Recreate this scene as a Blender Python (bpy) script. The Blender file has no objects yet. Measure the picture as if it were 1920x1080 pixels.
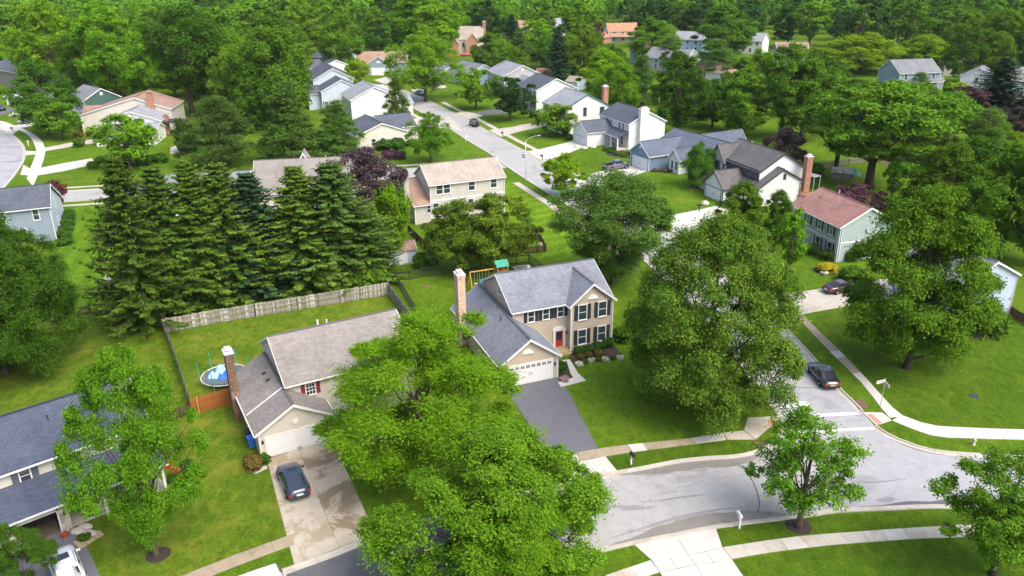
import bpy, bmesh, math, random
import numpy as np
from mathutils import Vector, Matrix

sc = bpy.context.scene
COL = sc.collection
R = math.radians

# ------------------------------------------------------------------ camera, sky, sun, exposure
F_PX, PITCH, ROLL, CAM_H = 1493.0, R(22.5), R(0.64), 40.0
cd = bpy.data.cameras.new('drone_camera')
cam = bpy.data.objects.new('drone_camera', cd)
COL.objects.link(cam)
cd.sensor_width = 36.0
cd.lens = F_PX / 1920 * 36.0
cd.clip_start, cd.clip_end = 0.5, 6000
cam.matrix_world = Matrix.Translation((0, 0, CAM_H)) @ Matrix.Rotation(math.pi / 2 - PITCH, 4, 'X') @ Matrix.Rotation(-ROLL, 4, 'Z')
sc.camera = cam

SUN_EL, SUN_AZ = R(52), R(132)          # azimuth measured from +Y (view direction) towards +X
world = bpy.data.worlds.new('World')
sc.world = world
world.use_nodes = True
wn = world.node_tree
bg = wn.nodes['Background']
sky = wn.nodes.new('ShaderNodeTexSky')
sky.sky_type = 'NISHITA'
sky.sun_disc = False
sky.sun_elevation = SUN_EL
sky.sun_rotation = SUN_AZ
sky.air_density, sky.dust_density, sky.ozone_density = 1.0, 4.0, 1.0
bg.inputs['Strength'].default_value = 0.15
wn.links.new(sky.outputs[0], bg.inputs['Color'])
sl = bpy.data.lights.new('sun', 'SUN')
sl.energy = 1.3
sl.angle = R(42)
sl.color = (1.0, 0.965, 0.915)
sun = bpy.data.objects.new('sun', sl)
COL.objects.link(sun)
sd = Vector((math.sin(SUN_AZ) * math.cos(SUN_EL), math.cos(SUN_AZ) * math.cos(SUN_EL), math.sin(SUN_EL)))
sun.rotation_euler = (-sd).to_track_quat('-Z', 'Y').to_euler()
sun.location = sd * 300
vs = sc.view_settings
vs.view_transform = 'Standard'
vs.look = 'None'
vs.exposure = 1.30
vs.gamma = 1.0
vs.use_curve_mapping = False

# ------------------------------------------------------------------ survey: photo pixel (1920x1080) -> point at height z
def P(x, y, z=0.0):
    u, v = x - 960.0, y - 540.0
    c, s = math.cos(ROLL), math.sin(ROLL)
    u, v = u * c - v * s, u * s + v * c
    d = (u, F_PX * math.cos(PITCH) - v * math.sin(PITCH), -F_PX * math.sin(PITCH) - v * math.cos(PITCH))
    t = (z - CAM_H) / d[2]
    return Vector((d[0] * t, d[1] * t, z))

def proj(p):
    z = p[2] - CAM_H
    c, s = math.cos(PITCH), math.sin(PITCH)
    dep = p[1] * c - z * s
    u, v = F_PX * p[0] / dep, -F_PX * (p[1] * s + z * c) / dep
    c, s = math.cos(ROLL), math.sin(ROLL)
    return 960 + u * c + v * s, 540 - u * s + v * c, dep

def height_at(base, ytop):
    lo, hi = 0.0, 39.0
    for _ in range(40):
        m = (lo + hi) / 2
        if proj((base[0], base[1], m))[1] > ytop: lo = m
        else: hi = m
    return lo

# ------------------------------------------------------------------ object helpers
def link(name, mesh, mat=None, parent=None, loc=None, rotz=None):
    o = bpy.data.objects.new(name, mesh)
    COL.objects.link(o)
    if mat is not None and mesh is not None and not mesh.materials:
        mesh.materials.append(mat)
    if parent is not None: o.parent = parent
    if loc is not None: o.location = loc
    if rotz is not None: o.rotation_euler = (0, 0, rotz)
    return o

def tag(o, label, cat, group=None):
    o['label'] = label
    o['category'] = cat
    if group: o['group'] = group
    return o

def thing(name, label, cat, loc=(0, 0, 0), rotz=0.0, group=None):
    o = bpy.data.objects.new(name, None)
    o.empty_display_size = 0.3
    COL.objects.link(o)
    o.location = loc
    o.rotation_euler = (0, 0, rotz)
    return tag(o, label, cat, group)

def structure(o, kind='structure'):
    o['kind'] = kind
    return o

def kids(o):
    return KIDS.get(o.name, [])

class MB:
    """collects faces and links them as one mesh"""
    def __init__(s):
        s.v, s.f, s.uv = [], [], []
    def add(s, vs, fs, uvs=None):
        n = len(s.v)
        s.v += [tuple(p) for p in vs]
        for i, f in enumerate(fs):
            s.f.append([n + k for k in f])
            s.uv.append(uvs[i] if uvs else None)
        return s
    def box(s, x0, x1, y0, y1, z0, z1):
        vs = [(x0, y0, z0), (x1, y0, z0), (x1, y1, z0), (x0, y1, z0), (x0, y0, z1), (x1, y0, z1), (x1, y1, z1), (x0, y1, z1)]
        return s.add(vs, [(3, 2, 1, 0), (4, 5, 6, 7), (0, 1, 5, 4), (1, 2, 6, 5), (2, 3, 7, 6), (3, 0, 4, 7)])
    def bar(s, a, b, w, h, up=(0, 0, 1)):
        a, b, up = Vector(a), Vector(b), Vector(up)
        d = (b - a).normalized()
        x = d.cross(up)
        if x.length < 1e-4: x = d.cross(Vector((1, 0, 0)))
        x.normalize()
        y = x.cross(d)
        c = [x * w / 2 + y * h / 2, -x * w / 2 + y * h / 2, -x * w / 2 - y * h / 2, x * w / 2 - y * h / 2]
        vs = [a + k for k in c] + [b + k for k in c]
        return s.add(vs, [(3, 2, 1, 0), (4, 5, 6, 7), (0, 1, 5, 4), (1, 2, 6, 5), (2, 3, 7, 6), (3, 0, 4, 7)])
    def tube(s, pts, rad, n=8, cap=True):
        pts = [Vector(p) for p in pts]
        if not hasattr(rad, '__len__'): rad = [rad] * len(pts)
        base = len(s.v)
        ref = Vector((0.31, 0.95, 0.05))
        for i, p in enumerate(pts):
            d = (pts[min(i + 1, len(pts) - 1)] - pts[max(i - 1, 0)]).normalized()
            x = d.cross(ref)
            if x.length < 0.1: x = d.cross(Vector((1, 0, 0)))
            x.normalize()
            y = d.cross(x)
            for k in range(n):
                t = 2 * math.pi * k / n
                s.v.append(tuple(p + (x * math.cos(t) + y * math.sin(t)) * rad[i]))
        for i in range(len(pts) - 1):
            for k in range(n):
                k2 = (k + 1) % n
                s.f.append([base + i * n + k, base + i * n + k2, base + (i + 1) * n + k2, base + (i + 1) * n + k]); s.uv.append(None)
        if cap:
            s.f.append([base + k for k in range(n)][::-1]); s.uv.append(None)
            s.f.append([base + (len(pts) - 1) * n + k for k in range(n)]); s.uv.append(None)
        return s
    def lathe(s, prof, n=12, c=(0, 0, 0)):
        base = len(s.v)
        for r_, z in prof:
            for k in range(n):
                t = 2 * math.pi * k / n
                s.v.append((c[0] + r_ * math.cos(t), c[1] + r_ * math.sin(t), c[2] + z))
        for i in range(len(prof) - 1):
            for k in range(n):
                k2 = (k + 1) % n
                s.f.append([base + i * n + k, base + i * n + k2, base + (i + 1) * n + k2, base + (i + 1) * n + k]); s.uv.append(None)
        s.f.append([base + k for k in range(n)][::-1]); s.uv.append(None)
        s.f.append([base + (len(prof) - 1) * n + k for k in range(n)]); s.uv.append(None)
        return s
    def prism(s, poly, z0, z1):
        n = len(poly)
        vs = [(p[0], p[1], z0) for p in poly] + [(p[0], p[1], z1) for p in poly]
        fs = [tuple(range(n))[::-1], tuple(range(n, 2 * n))] + [(i, (i + 1) % n, n + (i + 1) % n, n + i) for i in range(n)]
        return s.add(vs, fs)
    def mesh(s, name, smooth=False):
        m = bpy.data.meshes.new(name)
        m.from_pydata(s.v, [], s.f)
        if any(u is not None for u in s.uv):
            ul = m.uv_layers.new(name='UVMap')
            flat = []
            for f, u in zip(s.f, s.uv):
                for k in range(len(f)):
                    flat += list(u[k]) if u else [0.0, 0.0]
            ul.data.foreach_set('uv', flat)
        bm = bmesh.new(); bm.from_mesh(m)
        bmesh.ops.recalc_face_normals(bm, faces=bm.faces[:])
        bm.to_mesh(m); bm.free()
        if smooth:
            m.polygons.foreach_set('use_smooth', [True] * len(m.polygons))
        return m
    def build(s, name, mat, parent=None, smooth=False, loc=None, rotz=None):
        return link(name, s.mesh(name, smooth), mat, parent, loc, rotz)

def copy_tree(root, loc=None, rotz=None, scale=None):
    """copy of a thing with copies of its parts and sub-parts (mesh data shared)"""
    ch = {}
    for o in ALLKIDS(): ch.setdefault(o.parent.name, []).append(o)
    def rec(o, par):
        c = o.copy(); COL.objects.link(c)
        if par is not None: c.parent = par
        for k in ch.get(o.name, []): rec(k, c)
        return c
    r = rec(root, None)
    if loc is not None: r.location = loc
    if rotz is not None: r.rotation_euler = (0, 0, rotz)
    if scale is not None: r.scale = scale
    return r
def ALLKIDS():
    return [o for o in COL.objects if o.parent is not None]

# ------------------------------------------------------------------ materials
class NT:
    def __init__(s, name):
        s.m = bpy.data.materials.new(name); s.m.use_nodes = True
        s.t = s.m.node_tree; s.b = s.t.nodes['Principled BSDF']; s.out = s.t.nodes['Material Output']
    def n(s, typ, **kw):
        nd = s.t.nodes.new(typ)
        for k, v in kw.items():
            if k in nd.inputs: nd.inputs[k].default_value = v
            else: setattr(nd, k, v)
        return nd
    def l(s, a, b): s.t.links.new(a, b)
    def coord(s, kind='Object'):
        return s.n('ShaderNodeTexCoord').outputs[kind]
    def noise(s, vec, scale, detail=4.0, rough=0.55, dist=0.0):
        nd = s.n('ShaderNodeTexNoise', Scale=scale, Detail=detail, Roughness=rough, Distortion=dist)
        s.l(vec, nd.inputs['Vector'])
        return nd.outputs['Fac']
    def ramp(s, fac, stops):
        nd = s.n('ShaderNodeValToRGB')
        el = nd.color_ramp.elements
        while len(el) < len(stops): el.new(0.5)
        for e, (p, c) in zip(el, stops):
            e.position = p
            e.color = (*c, 1) if hasattr(c, '__len__') else (c, c, c, 1)
        s.l(fac, nd.inputs['Fac'])
        return nd.outputs['Color']
    def mix(s, fac, a, b, typ='MIX'):
        nd = s.n('ShaderNodeMix', data_type='RGBA', blend_type=typ)
        for sock, val in ((nd.inputs[0], fac), (nd.inputs[6], a), (nd.inputs[7], b)):
            if hasattr(val, 'is_output') or isinstance(val, bpy.types.NodeSocket): s.l(val, sock)
            elif hasattr(val, '__len__'): sock.default_value = (*val, 1) if len(val) == 3 else val
            else: sock.default_value = val
        return nd.outputs[2]
    def math(s, op, a, b=None):
        nd = s.n('ShaderNodeMath', operation=op)
        for i, val in enumerate((a, b)):
            if val is None: continue
            if isinstance(val, bpy.types.NodeSocket): s.l(val, nd.inputs[i])
            else: nd.inputs[i].default_value = val
        return nd.outputs[0]
    def bump(s, h, strength=0.3, dist=0.05):
        nd = s.n('ShaderNodeBump', Strength=strength, Distance=dist)
        s.l(h, nd.inputs['Height'])
        s.l(nd.outputs[0], s.b.inputs['Normal'])
    def base(s, c):
        if isinstance(c, bpy.types.NodeSocket): s.l(c, s.b.inputs['Base Color'])
        else: s.b.inputs['Base Color'].default_value = (*c, 1)
    def done(s, rough=0.7, spec=0.4, metal=0.0, coat=0.0):
        s.b.inputs['Roughness'].default_value = rough
        s.b.inputs['Specular IOR Level'].default_value = spec
        s.b.inputs['Metallic'].default_value = metal
        s.b.inputs['Coat Weight'].default_value = coat
        s.b.inputs['Coat Roughness'].default_value = 0.06
        return s.m

def sc3(c, k): return tuple(max(0.0, min(1.0, x * k)) for x in c)

def m_plain(name, c, rough=0.6, spec=0.4, metal=0.0, var=0.12, scale=1.5, coat=0.0):
    t = NT(name)
    n = t.noise(t.coord(), scale, 5.0, 0.6)
    t.base(t.ramp(n, [(0.3, sc3(c, 1 - var)), (0.7, sc3(c, 1 + var))]))
    return t.done(rough, spec, metal, coat)

def m_siding(name, c, pitch=0.13, dirt=0.1):
    t = NT(name)
    co = t.coord()
    sp = t.n('ShaderNodeSeparateXYZ'); t.l(co, sp.inputs[0])
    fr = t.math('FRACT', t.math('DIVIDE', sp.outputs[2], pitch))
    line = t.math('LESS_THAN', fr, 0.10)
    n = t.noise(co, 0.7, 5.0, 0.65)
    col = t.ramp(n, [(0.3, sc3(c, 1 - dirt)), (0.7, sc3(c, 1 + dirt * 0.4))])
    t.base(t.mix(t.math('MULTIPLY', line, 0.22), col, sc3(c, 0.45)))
    t.bump(fr, 0.35, 0.02)
    return t.done(0.55, 0.35)

def m_shingle(name, c, var=0.14, streak=0.16):
    t = NT(name)
    uv = t.coord('UV')
    br = t.n('ShaderNodeTexBrick', Scale=1.0)
    br.inputs['Brick Width'].default_value = 0.42
    br.inputs['Row Height'].default_value = 0.16
    br.inputs['Mortar Size'].default_value = 0.012
    br.inputs['Color1'].default_value = (*sc3(c, 1 - var), 1)
    br.inputs['Color2'].default_value = (*sc3(c, 1 + var), 1)
    br.inputs['Mortar'].default_value = (*sc3(c, 0.5), 1)
    br.offset = 0.5
    t.l(uv, br.inputs['Vector'])
    mp = t.n('ShaderNodeMapping'); mp.inputs['Scale'].default_value = (1.2, 0.22, 1); t.l(uv, mp.inputs['Vector'])
    st = t.noise(mp.outputs[0], 1.6, 5.0, 0.7)
    big = t.noise(t.coord(), 0.35, 3.0)
    col = t.mix(1.0, br.outputs['Color'], t.ramp(st, [(0.3, 1 - streak), (0.7, 1 + streak * 0.3)]), 'MULTIPLY')
    col = t.mix(1.0, col, t.ramp(big, [(0.3, 0.85), (0.7, 1.1)]), 'MULTIPLY')
    fine = t.noise(uv, 14.0, 2.0)
    col = t.mix(0.6, col, t.ramp(fine, [(0.2, 0.75), (0.8, 1.25)]), 'MULTIPLY')
    t.base(col)
    t.bump(br.outputs['Fac'], 0.25, 0.02)
    return t.done(0.9, 0.2)

def m_brick(name, c1, c2, mortar):
    t = NT(name)
    co = t.coord()
    sp = t.n('ShaderNodeSeparateXYZ'); t.l(co, sp.inputs[0])
    cb = t.n('ShaderNodeCombineXYZ')
    t.l(t.math('ADD', sp.outputs[0], sp.outputs[1]), cb.inputs[0]); t.l(sp.outputs[2], cb.inputs[1])
    br = t.n('ShaderNodeTexBrick', Scale=1.0)
    br.inputs['Brick Width'].default_value = 0.24
    br.inputs['Row Height'].default_value = 0.085
    br.inputs['Mortar Size'].default_value = 0.010
    br.inputs['Color1'].default_value = (*c1, 1); br.inputs['Color2'].default_value = (*c2, 1); br.inputs['Mortar'].default_value = (*mortar, 1)
    t.l(cb.outputs[0], br.inputs['Vector'])
    n = t.noise(co, 1.8, 5.0, 0.7)
    t.base(t.mix(1.0, br.outputs['Color'], t.ramp(n, [(0.25, 0.6), (0.75, 1.3)]), 'MULTIPLY'))
    t.bump(br.outputs['Fac'], 0.4, 0.02)
    return t.done(0.9, 0.2)

def m_grass(name, c1, c2, c3, stripe=None, amt=0.5):
    """c1 deep green, c2 mid, c3 dry or yellowish patches"""
    t = NT(name)
    co = t.coord('Generated') if False else t.n('ShaderNodeNewGeometry').outputs['Position']
    big = t.noise(co, 0.09, 4.0, 0.6, 0.4)
    mid = t.noise(co, 0.55, 6.0, 0.65, 0.3)
    fine = t.noise(co, 4.5, 4.0, 0.7)
    blade = t.noise(co, 22.0, 2.0, 0.6)
    col = t.ramp(big, [(0.32, c1), (0.68, c2)])
    col = t.mix(t.math('MULTIPLY', t.ramp(mid, [(0.48, 0.0), (0.72, 1.0)]), amt), col, c3)
    col = t.mix(0.75, col, t.ramp(fine, [(0.25, 0.5), (0.75, 1.45)]), 'MULTIPLY')
    mp = t.n('ShaderNodeMapping'); mp.inputs['Scale'].default_value = (1.0, 0.55, 1.0); mp.inputs['Rotation'].default_value = (0, 0, 0.5); t.l(co, mp.inputs['Vector'])
    tuft = t.noise(mp.outputs[0], 1.5, 5.0, 0.75, 0.6)
    col = t.mix(0.85, col, t.ramp(tuft, [(0.3, 0.62), (0.7, 1.34)]), 'MULTIPLY')
    dry = t.noise(co, 0.23, 5.0, 0.7, 0.8)
    col = t.mix(t.math('MULTIPLY', t.ramp(dry, [(0.52, 0.0), (0.68, 1.0)]), amt * 1.1), col, sc3(c3, 1.15))
    col = t.mix(0.6, col, t.ramp(blade, [(0.3, 0.5), (0.7, 1.5)]), 'MULTIPLY')
    if stripe:
        dx, dy, wdt, k = stripe
        vm = t.n('ShaderNodeVectorMath', operation='DOT_PRODUCT'); t.l(co, vm.inputs[0]); vm.inputs[1].default_value = (dx / wdt, dy / wdt, 0)
        w = t.math('ADD', t.math('SINE', vm.outputs['Value']), t.math('MULTIPLY', t.math('SUBTRACT', mid, 0.5), 1.5))
        col = t.mix(1.0, col, t.ramp(t.math('ADD', t.math('MULTIPLY', w, 0.5), 0.5), [(0.2, 1 - k), (0.8, 1 + k)]), 'MULTIPLY')
    t.base(col)
    t.bump(t.math('ADD', fine, blade), 0.7, 0.08)
    return t.done(0.95, 0.04)

def m_paving(name, c, stain=(0.16, 0.12, 0.08), amt=0.5, scale=0.25, fine=0.12, dark_streak=0.0, rough=0.85, thr=0.55):
    t = NT(name)
    co = t.n('ShaderNodeNewGeometry').outputs['Position']
    big = t.noise(co, scale, 6.0, 0.65, 0.6)
    f = t.noise(co, 7.0, 5.0, 0.7)
    mid = t.noise(co, 1.1, 4.0, 0.6)
    col = t.ramp(mid, [(0.3, sc3(c, 0.9)), (0.7, sc3(c, 1.07))])
    col = t.mix(t.math('MULTIPLY', t.ramp(big, [(thr, 0.0), (thr + 0.07, 1.0)]), amt), col, stain)
    col = t.mix(1.0, col, t.ramp(f, [(0.25, 1 - fine), (0.75, 1 + fine)]), 'MULTIPLY')
    if dark_streak:
        mp = t.n('ShaderNodeMapping'); mp.inputs['Scale'].default_value = (0.35, 1.3, 1.0); t.l(co, mp.inputs['Vector'])
        st = t.noise(mp.outputs[0], 0.42, 5.0, 0.6, 1.2)
        col = t.mix(t.math('MULTIPLY', t.ramp(st, [(0.60, 0.0), (0.66, 1.0)]), dark_streak), col, sc3(c, 0.45))
        vo = t.n('ShaderNodeTexVoronoi', feature='DISTANCE_TO_EDGE', Scale=0.085)
        wv = t.n('ShaderNodeVectorMath', operation='MULTIPLY_ADD')
        t.l(co, wv.inputs[0]); wv.inputs[1].default_value = (1, 1, 1)
        nz = t.n('ShaderNodeTexNoise', Scale=0.8, Detail=3.0); t.l(co, nz.inputs['Vector']); t.l(nz.outputs['Color'], wv.inputs[2])
        t.l(wv.outputs[0], vo.inputs['Vector'])
        col = t.mix(t.math('MULTIPLY', t.math('LESS_THAN', vo.outputs['Distance'], 0.0035), 0.35), col, sc3(c, 0.5))
    t.base(col)
    t.bump(f, 0.15, 0.01)
    return t.done(rough, 0.25)

def m_leaf(name, dark, light, tip=None, tip_amt=0.0, trans=0.24, hue_var=0.05, val_var=0.36):
    t = NT(name)
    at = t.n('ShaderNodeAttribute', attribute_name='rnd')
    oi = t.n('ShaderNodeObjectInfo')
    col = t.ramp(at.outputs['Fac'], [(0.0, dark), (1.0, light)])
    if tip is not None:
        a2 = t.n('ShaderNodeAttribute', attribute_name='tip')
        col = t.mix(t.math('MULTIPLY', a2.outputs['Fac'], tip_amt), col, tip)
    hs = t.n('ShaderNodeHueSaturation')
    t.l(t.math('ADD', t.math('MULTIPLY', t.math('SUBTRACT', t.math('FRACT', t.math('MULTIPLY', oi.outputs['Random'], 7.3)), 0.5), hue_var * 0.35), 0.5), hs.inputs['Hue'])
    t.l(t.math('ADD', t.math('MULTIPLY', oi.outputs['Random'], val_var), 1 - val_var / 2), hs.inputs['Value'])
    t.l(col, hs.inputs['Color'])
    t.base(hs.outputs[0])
    tr = t.n('ShaderNodeBsdfTranslucent')
    tc = t.mix(1.0, hs.outputs[0], (1.25, 1.35, 0.6), 'MULTIPLY')
    t.l(tc, tr.inputs['Color'])
    ms = t.n('ShaderNodeMixShader'); ms.inputs[0].default_value = trans
    t.done(0.75, 0.06)
    t.l(t.b.outputs[0], ms.inputs[1]); t.l(tr.outputs[0], ms.inputs[2])
    t.l(ms.outputs[0], t.out.inputs['Surface'])
    return t.m

M = {}
M['grass'] = m_grass('grass', (0.055, 0.115, 0.006), (0.090, 0.165, 0.010), (0.150, 0.180, 0.016), amt=0.35)
M['grass_deep'] = m_grass('grass_deep', (0.046, 0.098, 0.006), (0.072, 0.128, 0.008), (0.115, 0.150, 0.014), amt=0.35)
M['grass_rough'] = m_grass('grass_rough', (0.058, 0.112, 0.007), (0.098, 0.155, 0.011), (0.185, 0.180, 0.026), amt=0.55)
M['grass_striped'] = m_grass('grass_striped', (0.060, 0.140, 0.007), (0.092, 0.185, 0.010), (0.14, 0.20, 0.014), (0.97, 0.24, 0.42, 0.10), 0.2)
M['grass_mown'] = m_grass('grass_mown', (0.085, 0.170, 0.008), (0.125, 0.215, 0.012), (0.17, 0.22, 0.016), (0.52, -0.85, 0.5, 0.10), 0.25)
M['road_pale'] = m_paving('road_pale', (0.315, 0.308, 0.295), (0.20, 0.185, 0.17), 0.5, 0.16, 0.10, 0.55)
M['road_grey'] = m_paving('road_grey', (0.30, 0.30, 0.31), (0.17, 0.17, 0.175), 0.5, 0.14, 0.12, 0.6)
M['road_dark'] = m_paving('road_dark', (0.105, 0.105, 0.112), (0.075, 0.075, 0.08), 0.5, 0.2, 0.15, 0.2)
M['asphalt'] = m_paving('asphalt', (0.115, 0.115, 0.128), (0.09, 0.09, 0.10), 0.4, 0.25, 0.14)
M['concrete'] = m_paving('concrete', (0.40, 0.365, 0.31), (0.33, 0.27, 0.19), 0.55, 0.35, 0.10)
M['concrete_new'] = m_paving('concrete_new', (0.46, 0.435, 0.39), (0.42, 0.38, 0.32), 0.35, 0.3, 0.08)
M['concrete_wet'] = m_paving('concrete_wet', (0.37, 0.32, 0.25), (0.19, 0.140, 0.085), 0.9, 0.30, 0.12, thr=0.47)
M['concrete_brown'] = m_paving('concrete_brown', (0.30, 0.245, 0.17), (0.20, 0.16, 0.11), 0.6, 0.4, 0.12)
M['concrete_warm'] = m_paving('concrete_warm', (0.40, 0.350, 0.275), (0.25, 0.19, 0.12), 0.7, 0.4, 0.12, thr=0.5)
M['kerb'] = m_paving('kerb', (0.40, 0.37, 0.315), (0.30, 0.24, 0.16), 0.5, 0.5, 0.12)
M['joint'] = m_plain('joint', (0.12, 0.10, 0.08), 0.95)
M['paint_white'] = m_plain('paint_white', (0.78, 0.78, 0.76), 0.6, var=0.08, scale=4)
M['tactile_red'] = m_plain('tactile_red', (0.62, 0.20, 0.16), 0.7, var=0.12, scale=3)
M['mulch'] = m_plain('mulch', (0.040, 0.028, 0.022), 0.95, var=0.5, scale=9)
M['soil'] = m_plain('soil', (0.13, 0.085, 0.05), 0.95, var=0.4, scale=4)
M['bark'] = m_plain('bark', (0.085, 0.062, 0.045), 0.9, 0.2, var=0.4, scale=6)
M['bark_dark'] = m_plain('bark_dark', (0.045, 0.035, 0.028), 0.9, 0.2, var=0.4, scale=6)
M['bark_grey'] = m_plain('bark_grey', (0.15, 0.135, 0.12), 0.9, 0.2, var=0.3, scale=6)
M['white'] = m_plain('white_trim', (0.66, 0.66, 0.65), 0.5, var=0.05)
M['offwhite'] = m_plain('offwhite_trim', (0.68, 0.65, 0.58), 0.5, var=0.06)
M['glass'] = m_plain('window_glass', (0.035, 0.048, 0.055), 0.06, 0.6, var=0.5, scale=0.8)
M['glass_pale'] = m_plain('window_glass_pale', (0.16, 0.18, 0.18), 0.08, 0.6, var=0.4, scale=0.9)
M['car_glass'] = m_plain('car_glass', (0.018, 0.022, 0.025), 0.04, 0.7, var=0.2)
M['black'] = m_plain('black_paint', (0.018, 0.020, 0.022), 0.45, 0.4, var=0.2)
M['shutter_black'] = m_plain('shutter_black', (0.020, 0.024, 0.027), 0.5, 0.35, var=0.2)
M['shutter_red'] = m_plain('shutter_red', (0.20, 0.018, 0.030), 0.5, 0.35, var=0.15)
M['shutter_slate'] = m_plain('shutter_slate', (0.075, 0.085, 0.11), 0.5, 0.35, var=0.15)
M['shutter_brown'] = m_plain('shutter_brown', (0.060, 0.045, 0.040), 0.55, 0.3, var=0.2)
M['green_trim'] = m_plain('green_trim', (0.02, 0.14, 0.10), 0.5, 0.35, var=0.1)
M['door_red'] = m_plain('door_red', (0.42, 0.035, 0.018), 0.4, 0.4, var=0.1)
M['interior_painted_shade'] = m_plain('interior_painted_shade', (0.045, 0.042, 0.04), 0.9, 0.1, var=0.3)  # shade inside the open garages put into the wall colour
M['floor_painted_shade'] = m_plain('garage_floor', (0.10, 0.085, 0.07), 0.9, 0.1, var=0.3)  # floor darkened as well, garage shade put into its colour
M['metal'] = m_plain('galvanised_metal', (0.45, 0.46, 0.46), 0.45, 0.5, 0.6, var=0.1)
M['metal_dark'] = m_plain('dark_metal', (0.05, 0.05, 0.052), 0.5, 0.4, 0.3, var=0.2)
M['rubber'] = m_plain('rubber', (0.022, 0.022, 0.023), 0.8, 0.2, var=0.2)
M['wood_grey'] = m_plain('weathered_wood', (0.26, 0.235, 0.19), 0.9, 0.15, var=0.45, scale=2.2)
M['wood_brown'] = m_plain('dark_brown_wood', (0.085, 0.055, 0.035), 0.85, 0.2, var=0.35, scale=3)
M['wood_orange'] = m_plain('orange_cedar', (0.30, 0.105, 0.028), 0.75, 0.25, var=0.3, scale=2.5)
M['wood_yellow'] = m_plain('yellow_cedar', (0.50, 0.27, 0.055), 0.7, 0.25, var=0.15, scale=2.5)
M['brick_tan'] = m_brick('brick_tan', (0.46, 0.22, 0.12), (0.62, 0.42, 0.30), (0.62, 0.56, 0.48))
M['brick_brown'] = m_brick('brick_brown', (0.11, 0.058, 0.038), (0.20, 0.115, 0.075), (0.24, 0.18, 0.13))
M['brick_red'] = m_brick('brick_red', (0.30, 0.105, 0.058), (0.40, 0.16, 0.095), (0.42, 0.32, 0.26))
M['step_tan'] = m_plain('step_tan', (0.33, 0.25, 0.14), 0.85, var=0.2, scale=3)
M['stone_a'] = m_plain('stone_a', (0.36, 0.32, 0.26), 0.9, var=0.25, scale=3)
M['stone_b'] = m_plain('stone_b', (0.24, 0.22, 0.19), 0.9, var=0.25, scale=3)
M['stone_c'] = m_plain('stone_c', (0.44, 0.40, 0.34), 0.9, var=0.2, scale=3)

ROOF = {k: m_shingle('shingle_' + k, c) for k, c in dict(
    grey=(0.205, 0.215, 0.245), brown=(0.235, 0.200, 0.170), navy=(0.075, 0.088, 0.125), slate=(0.095, 0.105, 0.130),
    tan=(0.36, 0.31, 0.262), pink=(0.32, 0.172, 0.145), taupe=(0.255, 0.228, 0.207), dark=(0.125, 0.118, 0.115),
    midgrey=(0.20, 0.205, 0.215), rust=(0.34, 0.225, 0.165), palegrey=(0.29, 0.30, 0.32), clay=(0.33, 0.215, 0.17), orange=(0.47, 0.23, 0.14), blue=(0.115, 0.135, 0.175)).items()}
WALL = {k: m_siding('siding_' + k, c) for k, c in dict(
    beige=(0.49, 0.405, 0.31), cream=(0.58, 0.53, 0.45), white=(0.64, 0.64, 0.625), stone=(0.475, 0.45, 0.395), palecream=(0.56, 0.53, 0.455),
    sage=(0.33, 0.40, 0.385), blue=(0.155, 0.215, 0.30), paleblue=(0.47, 0.53, 0.60), bluegrey=(0.23, 0.28, 0.335), grey=(0.36, 0.36, 0.37),
    green=(0.050, 0.120, 0.095), mauve=(0.22, 0.195, 0.195), shade_tinted_white=(0.40, 0.455, 0.58), pinkbrick=(0.50, 0.25, 0.165), skyblue=(0.36, 0.48, 0.60)).items()}
# ------------------------------------------------------------------ foliage
def leaf_mesh(name, c, n, size, aspect, rng, rnd, tip, fold=0.12):
    """diamond shaped leaves at c with normals n"""
    N = len(c)
    n = n / (np.linalg.norm(n, axis=1, keepdims=True) + 1e-9)
    r = rng.normal(size=(N, 3))
    t = np.cross(n, r); t /= (np.linalg.norm(t, axis=1, keepdims=True) + 1e-9)
    b = np.cross(n, t)
    s = size[:, None]; a = (size * aspect)[:, None]
    v = np.empty((N, 4, 3), np.float32)
    v[:, 0] = c - t * s * 0.5
    v[:, 1] = c + b * a * 0.5 + n * s * fold
    v[:, 2] = c + t * s * 0.5
    v[:, 3] = c - b * a * 0.5 + n * s * fold
    return quads_mesh(name, v, rnd, tip)

def leaf_mesh_dir(name, c, t, n, length, width, rng, rnd, tip):
    """elongated leaves or needles sprays along t"""
    t = t / (np.linalg.norm(t, axis=1, keepdims=True) + 1e-9)
    b = np.cross(n, t); b /= (np.linalg.norm(b, axis=1, keepdims=True) + 1e-9)
    L, W = length[:, None], width[:, None]
    N = len(c)
    v = np.empty((N, 4, 3), np.float32)
    v[:, 0] = c
    v[:, 1] = c + t * L * 0.45 + b * W * 0.5
    v[:, 2] = c + t * L
    v[:, 3] = c + t * L * 0.45 - b * W * 0.5
    return quads_mesh(name, v, rnd, tip)

def quads_mesh(name, v, rnd, tip):
    N = len(v)
    m = bpy.data.meshes.new(name)
    m.vertices.add(4 * N); m.loops.add(4 * N); m.polygons.add(N)
    m.vertices.foreach_set('co', v.reshape(-1).astype(np.float32))
    m.loops.foreach_set('vertex_index', np.arange(4 * N, dtype=np.int32))
    m.polygons.foreach_set('loop_start', np.arange(0, 4 * N, 4, dtype=np.int32))
    m.update(calc_edges=True)
    for nm, arr in (('rnd', rnd), ('tip', tip)):
        at = m.attributes.new(nm, 'FLOAT', 'POINT')
        at.data.foreach_set('value', np.repeat(np.clip(arr, 0, 1), 4).astype(np.float32))
    return m

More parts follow.
